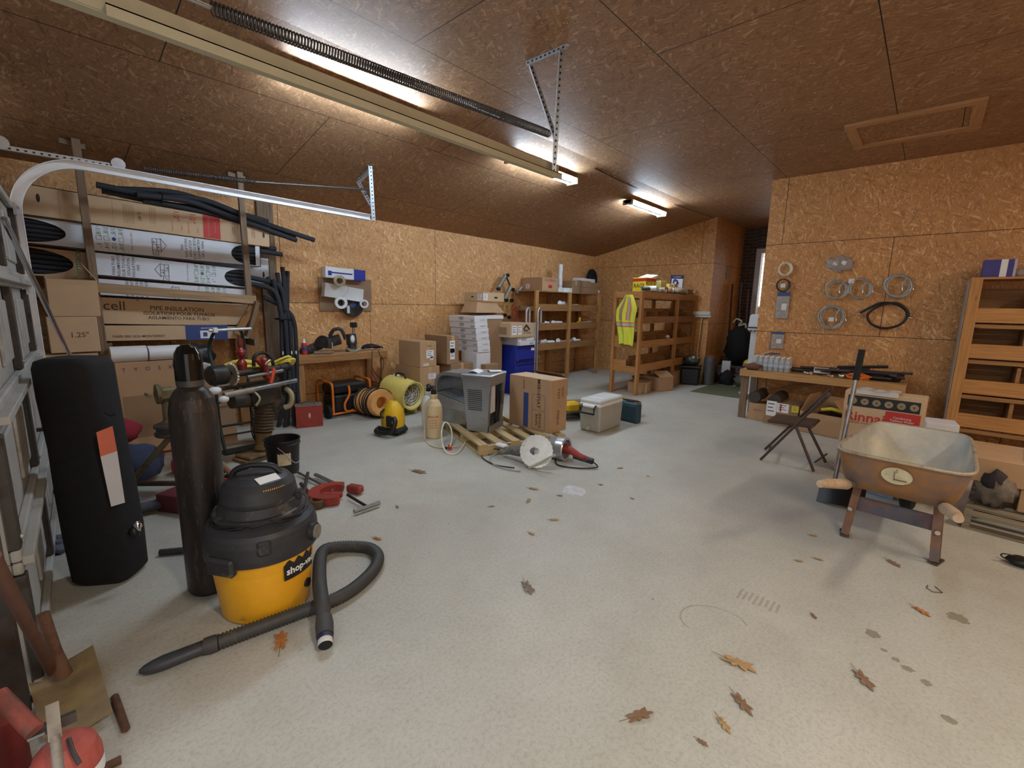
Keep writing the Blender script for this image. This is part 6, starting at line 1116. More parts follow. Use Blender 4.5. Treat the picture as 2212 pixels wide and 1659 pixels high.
# ================================================================ free-standing shelving in the middle
ms = thing('shelf_unit', 'free-standing pine shelving with the safety vest on its end, near the back wall', 'shelves', (-3.86, 8.45, 0))
x0, x1, ya, yb, yc2, yd = -.24, .24, -1.22, .27, 1.2, 1.2
for x in (x0, x1):
    for y in (ya, .25, 1.19): mb = MB(); mb.bx(x-.022, x+.022, y-.045, y+.045, 0, 1.78, PINE); mb.build('post', ms)
mb = MB(); mb.bx(x0, x1, ya, 1.2, 1.655, 1.67, PINED); mb.build('top_board', ms)
for x in (x0, x1):
    for y0, y1 in ((ya+.045, .205), (.295, 1.145)): mb = MB(); mb.bx(x-.018, x+.018, y0, y1, 1.67, 1.775, PINE); mb.build('top_rail', ms)
mb = MB(); mb.bx(x0+.02, x1-.02, ya-.02, ya+.015, 1.67, 1.775, PINE); mb.build('top_rail', ms)
for z, hh in ((1.24, .19), (.82, .2), (.40, .22)):
    mb = MB(); mb.bx(x0, x1, ya, 1.2, z, z+.015, PINED); mb.build('shelf_board', ms)
    for x in (x0, x1):
        for y0, y1 in ((ya+.045, .205), (.295, 1.145)): mb = MB(); mb.bx(x-.018, x+.018, y0, y1, z, z+hh*.62, PINE if z < 1.2 else PINED); mb.build('front_lip', ms)
    mb = MB(); mb.bx(x0+.02, x1-.02, ya-.02, ya+.015, z, z+.1, PINE); mb.build('end_board', ms); mb = MB(); mb.bx(x0+.02, x1*.1, ya-.018, ya+.012, z+.1, z+.2, PINE); mb.build('end_board', ms)
    mb = MB(); mb.bx(-.01, .01, ya+.1, 1.1, z+.016, z+.26, PINED); mb.build('inner_board', ms)
    for k in range(5): y = ya+.25+k*.46; mb = MB(); mb.bx(.012, .2, y, y+.012, z+.016, z+.2, PINED); mb.build('divider', ms)
# safety vest hanging on the end
ve = thing('safety_vest', 'yellow high-visibility vest with orange and silver stripes hung on the shelf end', 'vest', (-3.83, 7.17, .9))
VY2 = mat('hi_vis_yellow', S(230, 238, 84), .7, var=.05); VO = mat('hi_vis_orange', S(238, 140, 60), .7, var=.04); VS = mat('reflective_silver', S(196, 196, 206), .4, .2, var=.03)
def vest(u, v):  # u across 0..1, v up 0..1
    w_ = (.12+.24*min(1, (1-v)*3.4)) if v > .7 else .36-.1*(.7-v)/.7; x = (u-.5)*w_*1.05+.02*math.sin(v*7+1); return V(x, -.04-.06*math.sin(PI*u)-.03*math.sin(u*14+v*3)*(1.1-v), .82*v+(-.06*abs(u-.35) if v < .1 else 0))
mb = MB(); mb.sheet(vest, 26, 22, VY2, .004); mb.build('vest_body', ve)
for v0, v1, m_, e in ((.34, .44, VO, .004), (.365, .415, VS, .008)): mb = MB(); mb.sheet(lambda u, v: vest(u, v0+(v1-v0)*v)+V(0, -e, 0), 26, 2, m_, .001); mb.build('reflective_stripe', ve)
for sx in (-1, 1):
    for wd, m_, e in ((.11, VO, .005), (.055, VS, .009)): mb = MB(); mb.sheet(lambda u, v: vest(.5+sx*(.2+wd*(u-.5)*2), .48+.48*v)+V(0, -e, 0), 3, 14, m_, .001); mb.build('reflective_stripe', ve)
# on top of it
TM = 1.79
mb = MB(); rg = thing('rag_box', 'red and yellow box of rags on top of the middle shelving', 'box', (-3.84, 7.72, 1.79), -.25); mb.box((0, 0, .12), (.3, .26, .24), YEL2, None, .004); mb.box((0, 0, .2), (.303, .263, .05), INKR, None); mb.text('BOX O\nRAGS', .06, TR(.153, 0, .1, PI/2, 0, PI/2), BLK, .01); mb.text('RAGS', .07, TR(0, -.132, .1, PI/2, .0, .0), BLK, .01); mb.build('box_body', rg); mb = MB(); mb.box((.02, .08, .26), (.26, .2, .03), PAPER, Euler((.3, .1, 0)).to_matrix()); mb.build('lid', rg)
TPB = MB()
for i, (y, h, cc, lab, m_) in enumerate(((8.08, .2, 0, 'pale yellow upright carton tilted beside the rag box', mat('pale_yellow', S(222, 214, 120), .6)), (8.5, .16, 0, 'yellow and white packet right of the tilted carton on the shelving top', YEL2), (8.78, .18, 0, 'cream carton with a yellow label on the shelving top', mat('cream_carton', S(206, 190, 148), .7)))): carton(lab, V(-3.72-.04*i, y, TM), .16, .24, h, .1*i, m_, tape=False, tapem=None)
def clutter(name, label, cat, n, x0, x1, y0, y1, z, mats, seed, group, r=.04):
    q = random.Random(seed)
    for i in range(n):
        mb = MB(); m_ = mats[q.randrange(len(mats))]; s_ = r*(.7+.7*q.random()); k = q.random()
        if k < .4: mb.ball((0, 0, s_*.7), s_, m_, 9, (1.2, 1, .7), q.random()*9, .5)
        elif k < .7: a = q.random()*3; mb.cyl((-s_*math.cos(a), -s_*math.sin(a), s_*.5), (s_*math.cos(a), s_*math.sin(a), s_*.6), s_*.5, m_, 10)
        else: mb.box((0, 0, s_*.5), (s_*1.8, s_*1.3, s_), m_, Matrix.Rotation(q.random()*3, 3, 'Z'), s_*.1)
        solo(name, mb, m_.name.replace('_', ' ')+' coloured '+label % ORD[i], cat, (x0+(x1-x0)*q.random(), y0+(y1-y0)*(i+.5*q.random())/n, z), 0, group)
clutter('small_part', 'part, %s from the near end atop the middle shelving', 'part', 22, -3.7, -3.63, 7.35, 9.55, TM, [GREY, DGR, PAPER, GREY, CARD, STL, STL], 21, 'loose parts on the middle shelving', .065)
mb = MB(); mb.bx(-.12, .12, -.02, .02, 0, .36, mat('navy_card', S(36, 46, 92), .5)); kn = thing('tool_package', 'tall navy and white retail card with a blue hand pump on the shelving', 'package', (-3.78, 8.98, TM), .62); mb.build('package_back', kn); mb = MB(); mb.bx(-.105, .105, -.024, -.02, .01, .29, PAPER); mb.text('D  KNOTT', .022, TR(0, -.0215, .325, PI/2), PAPER, .01); mb.build('printed_front', kn)
mb = MB(); mb.tube(smooth([(-.08, -.04, .2), (-.06, -.045, .27), (0, -.045, .24), (-.02, -.045, .15), (.05, -.045, .1), (.07, -.04, .02)], 6), .012, BLU, 8); mb.tube([(-.08, -.04, .12), (.02, -.045, .22)], .01, BLK, 8); mb.build('tool', kn)
mb = MB(); mb.bx(-.3, .0, -.25, .1, .0, .09, CARDD); solo('open_tray', mb, 'brown tray sticking out over the far end of the middle shelving', 'tray', (-3.62, 9.4, TM))
mb = MB(); mb.ball((0, 0, .03), .04, PAPER, 10, (1, 1.3, .8), 2, .5); solo('crumpled_paper', mb, 'crumpled white paper scrap on the middle level of the shelving', 'paper', (-3.66, 8.45, .942))
for i, (x, y, w_, d_, h_, r_, op) in enumerate(((-3.75, 7.62, .34, .3, .2, .2, (('R', -1.2), ('B', .6))), (-3.62, 8.1, .4, .36, .26, -.3, (('R', .5), ('F', -.9))), (-3.95, 8.2, .34, .3, .22, .1, ()), (-3.76, 8.88, .36, .32, .28, .1, (('R', -1.0),)))):
    carton(['open brown carton leaning against the front post under the middle shelving', 'largest open brown carton under the middle shelving', 'closed brown carton deep under the middle shelving', 'farthest open brown carton under the middle shelving'][i], V(x, y, 0), w_, d_, h_, r_, CARD, open_=op or None, tape=False, group='cartons under the middle shelving')
# ---------------------------------------------------------------- hall corner
br = thing('push_broom', 'push broom standing head up against the end of the back wall', 'broom', (-3.5, 9.55, 0))
mb = MB(); mb.cyl((0, 0, .0), (.03, .08, 1.32), .014, mat('broom_handle', S(206, 176, 110), .5), 10); mb.build('handle', br); mb = MB(); mb.box((.03, .08, 1.36), (.36, .05, .05), WPL, None, .01); mb.build('head', br); mb = MB(); mb.box((.03, .06, 1.42), (.34, .05, .07), mat('bristles', S(216, 208, 188), .9, var=.2, scale=80, bmp=.5)); mb.build('bristles', br)
mb = MB(); mb.lathe([(0, 0), (.1, 0), (.11, .02), (.11, .5), (.1, .56), (.05, .58), (0, .58)], mat('grey_tank', S(96, 92, 92), .5, .3, dirt=S(120, 90, 80), dirt_amt=.1), 24); mb.lathe([(.05, .58), (.03, .6), (0, .6)], REDP, 12); solo('gas_tank', mb, 'short dark grey tank with reddish top beside the broom handle', 'tank', (-3.16, 9.42, 0))
mb = MB(); mb.box((0, 0, .17), (.34, .34, .34), BLK, None, .03, taper=1.08); mb.box((0, 0, .36), (.38, .38, .04), BLK, None, .01); solo('tool_bin', mb, 'black lidded plastic bin left of the grey tank', 'bin', (-3.45, 9.22, 0), .3)
mb = MB(); mb.ball((0, 0, .1), .13, mat('dark_jars', S(70, 72, 62), .3), 12, (1.3, 1, .8), 6, .4); mb.ball((.05, -.05, .16), .04, CRM, 8); solo('bag_of_parts', mb, 'dark lumpy bag resting on the lidded black bin', 'bag', (-3.45, 9.22, .38))
hb = thing('garbage_bag', 'big black bag tied with pale rope on the brick steps', 'bag', (-2.95, 10.55, .31)); mb = MB(); mb.ball((0, 0, .45), .36, BLKM, 20, (.75, .7, 1.2), 4, .25); mb.build('bag_body', hb); mb = MB(); mb.tube(smooth([(-.12, -.2, .92), (-.05, -.22, 1.0), (.05, -.22, .95), (.0, -.2, .86), (.12, -.2, .9), (.14, -.2, .82)], 5), .018, CRM, 8); mb.build('rope', hb)
for i, (x, y, z1) in enumerate(((-3.22, 10.7, 2.05), (-3.1, 10.9, 2.1), (-3.0, 11.1, 1.95))): mb = MB(); mb.cyl((x, y, .31), (x-.05, y+.02, z1), .02, DST if i else wood('pole_wood', S(96, 66, 50), S(60, 40, 30)), 8); solo('pole', mb, ['nearest brown pole leaning in the dark hall', 'middle dark pole leaning in the hall', 'farthest dark pole leaning near the doorway'][i], 'pole', group='poles leaning in the hall')
carton('small white carton on the lower brick step', V(-3.05, 10.12, .155), .16, .14, .28, .2, WBOX, tape=False)
mb = MB(); mb.ball((0, 0, .09), .11, YEL2, 14, (1.1, 1.2, .8)); solo('hard_hat', mb, 'yellow helmet lying on the brick steps', 'helmet', (-2.62, 10.16, .33)); mb = MB(); mb.ball((0, 0, .09), .13, mat('brown_orange_bag', S(140, 64, 40), .8), 12, (1.2, 1, .7), 3, .3); solo('cloth_bag', mb, 'rust red bag under the yellow helmet on the steps', 'bag', (-2.62, 10.16, .155))
for i, (x, y, s_) in enumerate(((-2.9, 9.72, .15), (-2.6, 9.66, .13), (-3.22, 9.82, .13))): mb = MB(); mb.ball((0, 0, s_*.8), s_, [BLKM, mat('camo_bag', S(104, 98, 88), .9, var=.3), BLKM][i], 14, (1, .9, 1.1), i+2, .35); solo('boot_bag', mb, ['black soft bag in front of the steps, in the middle', 'grey mottled soft bag right of the black one at the steps', 'black soft bag nearest the hall wall'][i], 'bag', (x, y, 0))
swp = thing('notice', 'pale notice sheet pinned on the dark hall wall', 'notice', (CRX+.006, 10.58, 2.28)); mb = MB(); mb.box((0, 0, 0), (.006, .2, .27), mat('beige_sheet', S(170, 160, 150), .7)); mb.build('sheet', swp)
he = thing('tower_fan', 'white pedestal appliance with a dark slot beside the far doorway', 'fan', (-2.25, 8.95, 0)); mb = MB(); mb.box((0, 0, .02), (.3, .3, .04), WPL, None, .01); mb.box((0, 0, .6), (.16, .12, 1.15), WPL, None, .02); mb.build('column', he)
mb = MB(); mb.box((0, 0, 1.28), (.26, .22, .3), WPL, None, .03, taper=.85); mb.build('head', he); mb = MB(); mb.box((-.02, -.112, 1.2), (.2, .01, .02), BLK); mb.build('slot', he)
for k in (-1, 0, 1): mb = MB(); mb.cyl((k*.06, -.115, 1.14), (k*.06, -.105, 1.14), .012, BLK, 8); mb.build('knob', he)
# ================================================================ right wall: coils, bench, chair, wheelbarrow, shelving
WY = RY-.012
def coil(label, px, py, r, wr, m, n=4, sx=1., seed=1, tail=True, cat='hose', name='hose_coil', tag_=None, tilt=0., group='coils on the right wall'):
    c = atY(px, py, WY-.02); t = thing(name, label, cat, c, group=group); q = random.Random(seed); P = []
    for i in range(n*18+1): a = 2*PI*i/18+.9; rr = r*(1+.09*math.sin(i*.13*seed)+.05*(i/18-n/2)/n); P.append(V(sx*rr*math.cos(a)+.008*math.sin(i*.3), -.012-.006*(i/18), rr*math.sin(a)+tilt*rr*math.cos(a)))
    if tail: e = P[-1]; P += [V(e.x-sx*r*.35, e.y, e.z-r*.55), V(e.x-sx*r*.3, e.y, e.z-r*.95)]; P = [P[0]+V(r*.5, 0, -r*.9), P[0]+V(r*.35, 0, -r*.3)]+P
    mb = MB(); mb.tube(P, wr, m, 7); mb.build('coil', t)
    if tail:
        for k in (0, -1): mb = MB(); d = (P[k]-P[1 if k == 0 else -2]).normalized(); mb.cyl(P[k], P[k]+d*.03, wr*1.5, CHR, 8); mb.build('end_fitting', t)
    if tag_: mb = MB(); mb.box(V(*tag_), (.06, .003, .055), PAPER, None); mb.build('paper_tag', t)
    return t
BRD = mat('braided_steel', S(176, 174, 170), .4, .5, var=.25, scale=120)
coil('cream plastic tube coil at the top left of the right wall', 1697, 581, .085, .011, mat('cream_tube', S(226, 216, 190), .5), 3, .95, 2, False)
coil('black and steel coil with a printed card hanging below it, at the left', 1692, 617, .085, .007, mat('dark_coil', S(60, 60, 60), .4), 4, .95, 3, False, tag_=(0, -.025, 0))
coil('left braided steel supply hose coil with two short tails', 1807, 626, .115, .009, BRD, 3, 1, 4)
coil('middle braided hose coil with a white tag and long tails', 1858, 624, .12, .008, BRD, 3, .95, 5, tag_=(-.1, -.03, .1))
coil('right braided hose coil, nearest the tall shelving', 1940, 618, .13, .01, BRD, 4, .95, 6)
coil('large bagged braided coil below the left braided ones', 1797, 685, .145, .009, BRD, 5, .9, 7, tag_=(0, -.04, -.03))
mb = MB(); c = atY(1918, 681, WY-.02); bh = thing('hose_coil', 'black rubber hose loop with brass ends low on the right wall', 'hose', c, group='coils on the right wall')
mb.tube(smooth([(-.28, -.02, .02), (-.2, -.02, .08), (-.08, -.02, .15), (.08, -.02, .13), (.18, -.02, .03), (.14, -.02, -.1), (0, -.02, -.16), (-.14, -.02, -.12), (-.2, -.02, 0), (-.1, -.03, .11), (.06, -.03, .15), (.17, -.03, .07), (.2, -.03, -.02)], 6), .014, BLK, 8); mb.build('coil', bh); mb = MB(); mb.cyl((-.28, -.02, .02), (-.32, -.02, .0), .012, CHR, 8); mb.build('end_fitting', bh); mb = MB(); mb.cyl((.2, -.03, -.02), (.24, -.03, -.03), .014, CHR, 8); mb.build('end_fitting', bh)
CLR = mat('clear_plastic_bag', S(190, 186, 184), .2, var=.2, scale=40, alpha=.45)
c = atY(1815, 570, WY-.03); mb = MB(); pg = thing('parts_bag', 'clear crumpled bag of fittings pinned near the top of the right wall', 'bag', c); mb.ball((0, 0, 0), .15, CLR, 16, (1, .14, .62), 4, .5); mb.build('bag_film', pg)
for dx_ in (-.05, .04): mb = MB(); mb.box((dx_, -.01, .01), (.05, .02, .05), PAPER, Euler((0, .3, 0)).to_matrix()); mb.build('small_box', pg)
for (px, py, w_, h_, lab) in ((1691, 660, .16, .36, 'long narrow clear pack with blue printed strips hanging under the dark coil'), (1680, 735, .16, .24, 'small clear pack with a blue header, lower left of the right wall'), (1674, 772, .13, .13, 'lowest clear pack with white tag, just over the bench bottles')):
    c = atY(px, py, WY-.01); t = thing('blister_pack', lab, 'package', c, group='clear packs on the right wall'); mb = MB(); mb.box((0, -.01, -h_*.05), (w_, .012, h_*.9), mat('cloudy_pack', S(170, 164, 158), .3, var=.25, scale=30), None, .004); mb.build('pack_body', t); mb = MB(); mb.box((0, -.012, h_*.43), (w_, .012, h_*.14), mat('pack_header', S(66, 84, 132), .5)); mb.build('header_card', t); mb = MB(); mb.box((.02, -.02, -h_*.05), (w_*.4, .006, h_*.25), PAPER); mb.build('label', t)
# bench
wb = thing('workbench', 'low plywood workbench against the right wall, loaded with tools and water bottles', 'workbench', (-.98, 7.13, 0)); PLY = wood('bench_ply', S(206, 160, 104), S(168, 122, 72))
mb = MB(); mb.bx(-.89, .88, -.31, .3, .665, .69, PLY); mb.build('bench_top', wb); mb = MB(); mb.bx(-.89, .88, -.31, -.27, .60, .664, PLY); mb.build('front_rail', wb)
for x in (-.83, .83):
    for y in (-.24, .24): mb = MB(); mb.bx(x-.045, x+.045, y-.02, y+.02, 0, .665, LUMB); mb.build('leg', wb)
BZ = .69; mb = MB(); mb.lathe([(0, 0), (.03, 0), (.033, .01), (.031, .06), (.033, .12), (.024, .15), (.013, .175), (.013, .185), (0, .185)], mat('clear_bottle', S(208, 214, 218), .12, var=.06, alpha=.5), 16); wbt = thing('water_bottle', 'x', 'bottle', (0, 0, 0), group='water bottles on the bench'); mb.build('bottle_body', wbt)
mb = MB(); mb.lathe([(.0335, .06), (.0335, .1)], mat('bottle_label', S(196, 206, 224), .5), 16); mb.build('label', wbt); mb = MB(); mb.lathe([(.014, .18), (.014, .198), (0, .2)], WPL, 12); mb.build('cap', wbt)
first = True
for j in range(3):
    for i in range(7):
        loc = (-1.72+.066*i-.0, 6.92+.068*j, BZ); lb_ = 'clear water bottle, %s from the left in the %s row on the bench' % (ORD[i], ['front', 'middle', 'back'][j])
        if first: wbt.location = loc; wbt['label'] = lb_; first = False
        else: dup(wbt, loc, label=lb_)
carton('small open carton of white parts at the left end of the right bench', V(-1.58, 7.22, BZ), .26, .2, .2, .3, CARD, open_=(('L', .4), ('F', -.4), ('R', -.9)), tape=False, stickers=(('F', -.1, .6, .12, .08, PAPER),))
mb = MB(); mb.ball((0, 0, .04), .12, mat('leather', S(206, 190, 158), .8), 14, (1.5, .8, .42), 5, .5); mb.ball((.13, .02, .04), .07, mat('leather', (1, 1, 1)), 10, (1.2, .6, .7), 8, .5); solo('work_gloves', mb, 'heap of pale leather work gloves at the left corner of the right bench', 'gloves', (-1.7, 7.07, BZ))
mb = MB(); mb.ball((0, 0, .05), .09, mat('brown_leather', S(110, 74, 52), .8), 12, (1.4, .8, .5), 3, .4); solo('work_gloves', mb, 'dark brown leather glove lying in front of the pale ones', 'gloves', (-1.72, 6.86, BZ), 0)
q = random.Random(31)
for i in range(20):
    a = q.uniform(-.3, .3); x, y = -1.15+i*.045+q.random()*.03, 6.93+q.random()*.35; l = q.uniform(.25, .6); z = BZ+.016+.022*(i % 4); mb = MB(); mb.cyl((-l/2*math.cos(a), -l/2*math.sin(a), 0), (l/2*math.cos(a), l/2*math.sin(a), .0+.03*q.random()), q.uniform(.011, .02), [BLK, DST, DGR][i % 3], 8)
    if i % 3 == 0: mb.box((l/2*math.cos(a), l/2*math.sin(a), .01), (.07, .04, .03), DST, Matrix.Rotation(a, 3, 'Z'), .005)
    solo('hand_tool', mb, 'dark '+['clamp', 'steel bar', 'short rod'][i % 3]+', '+ORD[i]+' from the left in the heap on the right bench', 'tool', (x, y, z), 0, 'tools heaped on the right bench')
clutter('small_part', 'part, %s from the near side among the right bench tools', 'part', 18, -1.15, -.45, 6.88, 7.35, BZ, [PAPER, CARD, CRM, STL, CHR], 33, 'small parts on the right bench', .03)
carton('small white box among the tools on the right bench', V(-.95, 7.0, BZ+.03), .16, .1, .07, .1, WBOX, tape=False)
mb = MB()
for k in range(5): mb.tube([V(.1*math.cos(a*PI/7)*(1+.12*k % .3), .07*math.sin(a*PI/7), .015+.012*k+.015*math.sin(a+k)) for a in range(14)], .007, ORG, 6, closed=True)
solo('cord_coil', mb, 'coiled orange cord on the right end of the right bench', 'cord', (-.55, 6.9, BZ)); 
mb = MB(); mb.loft([[V(-.19, -.09, 0), V(.19, -.09, 0), V(.19, .1, 0), V(-.19, .1, 0)], [V(-.23, -.12, .1), V(.23, -.12, .1), V(.23, .13, .1), V(-.23, .13, .1)], [V(-.21, -.1, .1), V(.21, -.1, .1), V(.21, .11, .1), V(-.21, .11, .1)], [V(-.18, -.08, .02), V(.18, -.08, .02), V(.18, .09, .02), V(-.18, .09, .02)]], mat('black_tray', S(50, 48, 48), .25, .3), False); solo('parts_tray', mb, 'black metal tray at the right end of the right bench', 'tray', (-.36, 7.12, BZ)); mb = MB(); mb.cyl((-.3, 0, 0), (.2, .05, .05), .018, BLK, 8); solo('hand_tool', mb, 'long black bar lying across the black tray on the right bench', 'tool', (-.5, 7.1, BZ+.115)); 
# below the bench
for i, (x, y) in enumerate(((-1.66, 7.05), (-1.4, 7.0))): mb = MB(); mb.cyl((0, -.2, .08), (0, .25, .08), .078, mat('dark_sleeve', S(66, 58, 52), .6), 20); mb.lathe([(.05, 0), (.07, -.005), (.07, 0)], DGR, 16, TR(0, -.2, .08, PI/2)); solo('exhaust_pipe', mb, ['left', 'right'][i]+' dark round sleeve end on the small carton under the bench', 'pipe', (x, y, .24))
carton('small brown carton under the left end of the right bench', V(-1.6, 6.98, 0), .24, .26, .235, 0, CARD, tape=False, prints=(('F', 'FRAGILE', .02, 0, .6, INKBR),))
carton('grey-brown carton with white, red and yellow shipping labels under the bench', V(-1.28, 6.92, 0), .38, .36, .3, -.05, CARDD, tape=False, stickers=(('F', -.33, .72, .12, .2, PAPER), ('F', .02, .8, .14, .12, PAPER), ('F', .4, .83, .08, .08, YEL2)), prints=(('F', 'BOX', .02, -.04, .8, INKR, .1),))
oc = carton('big open brown carton with ragged flaps under the right bench', V(-.78, 6.78, 0), .5, .4, .26, -.2, CARD, open_=(('L', 1.2), ('B', 1.3), ('F', -1.0), ('R', .9)), tape=False)
mb = MB(); mb.ball((0, 0, .1), .12, BLK, 14, (1.5, 1, .8), 3, .3); mb.tube([(-.1, -.05, .22), (0, -.08, .25), (.12, -.04, .22)], .022, YEL2, 10); solo('power_tool', mb, 'yellow and black tool lying in the big open carton', 'tool', (-.75, 6.76, .08))
mb = MB(); mb.beam((-1.75, 7.3, .3), (-1.0, 7.25, .56), .09, .04, PINED); solo('lumber_offcut', mb, 'pine offcut slanting in the dark under the right bench', 'board')
# folding chair
ch = thing('folding_chair', 'brown metal folding chair standing sideways in front of the right bench', 'chair', (-.86, 5.2, 0)); CHB = mat('chair_brown', S(84, 68, 62), .45, .4, var=.1)
F1, F2, R1, R2 = V(-.23, -.2, 0), V(-.29, .22, 0), V(.23, -.21, 0), V(.27, .18, 0); T1, T2q = V(.25, -.23, .75), V(.22, .19, .75)
for a, b in ((F1, T1), (F2, T2q)): mb = MB(); mb.tube([a+V(0, 0, .01), b], .013, CHB, 10); mb.build('front_leg', ch)
for a, s_ in ((R1, -1), (R2, 1)): mb = MB(); mb.tube([a+V(0, 0, .01), V(.04, .2*s_, .41)], .013, CHB, 10); mb.build('rear_leg', ch)
mb = MB(); mb.box((-.02, 0, .42), (.4, .38, .03), CHB, Euler((0, -.03, 0)).to_matrix(), .014); mb.build('seat', ch); mb = MB(); mb.sheet(lambda u, v: (T1.lerp(T2q, u)).lerp(F1.lerp(F2, u), .03+.22*v)+V(.03*math.sin(PI*u), 0, 0), 10, 4, CHB, .012); mb.build('backrest', ch)
for a, b in ((R1, R2), (F1, F2)): mb = MB(); mb.tube([a+V((.0 if a is R1 else .06), 0, .1), b+V((0 if a is R1 else .06), 0, .1)], .008, CHB, 8); mb.build('stretcher', ch)
# water heater carton
A, B, Dn = at(1827, 840, .80), at(2002.5, 860.6, .80), at(1793, 1040, 0); ex = (B-A); ww = ex.length; ex.normalize(); ey = V(-ex.y, ex.x, 0); dd = .24; A2 = A; c = (A+B)/2+ey*dd/2; c.z = 0; rz_ = math.atan2(ex.y, ex.x)
rn = carton('large carton with red lettering and a red GAS panel, behind the wheelbarrow', c, ww, dd, .79, rz_, CARD2, (('F', 'BOX', ww*.9, .0, .89, BLK, .1), ('F', 'BOX', ww*.42, .26, .62, INKR, .31), ('F', 'Rinnai', .085, -.2, .71, INKR, 0, .02), ('F', 'GAS', .06, .28, .6, INK, 0, .015), ('F', 'TANKLESS WATER HEATER', .015, -.2, .635, INK), ('F', 'BOX', ww*.42, -.2, .38, CARD, .14)), tape=False)
mb = MB()
for i in range(6): x = -ww*.38+i*ww*.152; mb.add([FR(ww, dd, .79, 0, 0, .0035) @ V(x+.03*math.cos(k*PI/8), .89*.79+.03*math.sin(k*PI/8), 0) for k in range(16)], [list(range(16))], mat('icon_beige', S(150, 132, 100), .6)); mb.text('*+xo^v'[i], .028, FR(ww, dd, .79, 0, 0, .0045) @ TR(x, .89*.79, 0), BLK, .01)
mb.build('printed_icons', rn); mb = MB(); mb.text('Condensing\nTankless Water', .018, FR(ww, dd, .79, .26, .74, .003), PAPER); mb.build('printed_heading', rn)
mb = MB(); mb.sheet(lambda u, v: V((u-.5)*.3, (v-.5)*.22-.03, .004+.012*math.sin(u*9)*math.sin(v*7)+(-.0 if v > .1 else -.03)), 10, 8, mat('plastic_film', S(190, 188, 184), .15, var=.1), .001); solo('plastic_film', mb, 'clear plastic film lying on the large carton with the red panel', 'film', (c.x-.05, c.y, .80), rz_)
carton('small white carton standing on a brown one beside the carton with the GAS panel', V(.21, 6.1, .26), .24, .28, .2, .1, WBOX, tape=False, prints=(('F', 'HU', .03, -.05, .3, INK), ('F', 'BOX', .05, .25, .3, INK, .02)))
carton('brown carton under the small white one before the tall shelving', V(.2, 6.1, 0), .3, .32, .255, .05, CARD)
# scraper shovel standing behind the barrow
sc_ = thing('snow_shovel', 'black scraper shovel with a foam grip standing behind the wheelbarrow', 'shovel'); p0, p1 = at(1800, 1052, .09), at(1862, 756, 1.2)
dlt = p1-p0; mb = MB(); mb.tube([p0, p0+dlt*.83], .016, STL, 12); mb.build('shaft', sc_); mb = MB(); mb.tube([p0+dlt*.78, p1], .024, BLKM, 14); mb.build('foam_grip', sc_)
mb = MB(); h0, h1_ = at(1765, 1065, .07), at(1865, 1085, .07); nrm_ = V(0, 1, 0); mb.sheet(lambda u, v: h0.lerp(h1_, u)+V(0, .0+.12*v-.05*math.sin(PI*u), -.065+.14*v*(1)+.02*math.sin(PI*u)), 10, 6, BLK, .006); mb.build('scoop', sc_); mb = MB(); mb.tube([p0, (h0+h1_)/2+V(0, .03, -.01)], .02, BLK, 10); mb.build('socket', sc_)
# wheelbarrow, handles towards the camera
wh = thing('wheelbarrow', 'old rusty wheelbarrow with cement-crusted tray and wooden handles facing the camera', 'wheelbarrow', (-.02, 3.62, 0), -.08)
TRI = mat('tray_inside', S(176, 174, 166), .75, .1, var=.12, scale=5, dirt=S(206, 198, 176), dirt_amt=.35); TRO = mat('tray_outside', S(158, 116, 76), .7, .3, var=.2, scale=4, dirt=S(96, 104, 120), dirt_amt=.4); RIM = mat('rim_metal', S(176, 164, 144), .55, .4, dirt=S(120, 90, 64), dirt_amt=.3)
def tring(z, hw, y0, y1, taper, n=40, rr=.12):
    out = []
    for i in range(n):
        a = 2*PI*i/n; c_, s_ = math.cos(a), math.sin(a); sx = math.copysign(abs(c_)**.28, c_); sy = math.copysign(abs(s_)**.28, s_); y = (y0+y1)/2+sy*(y1-y0)/2; k = 1-taper*(y-y0)/(y1-y0); out.append(V(sx*hw*k, y, z+.03*(y-y0)))
    return out
RZ_ = .62
mb = MB(); rings = [tring(.355, .22, .06, .64, .2), tring(.37, .27, .0, .70, .2), tring(.44, .30, -.045, .78, .2), tring(.55, .325, -.085, .88, .2), tring(RZ_, .335, -.10, .93, .2)]
mb.loft(rings, TRO, True, (True, False)); tray = mb.build('tray', wh)
mb = MB(); inn = [[p+(V(0, .42, p.z)-p)*.018+V(0, 0, .006) for p in r] for r in rings]; mb.loft(inn[::-1], TRI, True, (False, True)); mb.build('tray_lining', tray)
mb = MB(); mb.tube(tring(RZ_+.002, .34, -.105, .935, .2), .011, RIM, 8, closed=True); mb.build('rolled_rim', tray)
mb = MB(); vs = []; 
for i in range(24):
    a = 2*PI*i/24; u, v = .075*math.cos(a), .042*math.sin(a); z = .53+v*1.35; f_ = (z-.44)/.11; y = -.045-.04*f_-.014; vs.append(V(u, y, z))
mb.add(vs, [list(range(24))], mat('oval_sticker', S(206, 198, 166), .6, dirt=S(150, 130, 90), dirt_amt=.2)); mb.beam((-.01, -.084, .50), (-.01, -.106, .56), .006, .002, INKBR, (1, 0, 0)); mb.beam((-.01, -.086, .505), (.05, -.086, .505), .002, .006, INKBR); mb.text('5', .02, TR(.0, -.112, .565, 1.25), INKBR); mb.build('oval_sticker', tray)
WH = mat('handle_wood', S(190, 164, 136), .6, var=.15, scale=10, dirt=S(168, 112, 88), dirt_amt=.2)
LEGM = mat('barrow_leg_rust', S(128, 92, 70), .7, .3, var=.2, scale=9, dirt=S(92, 98, 112), dirt_amt=.45)
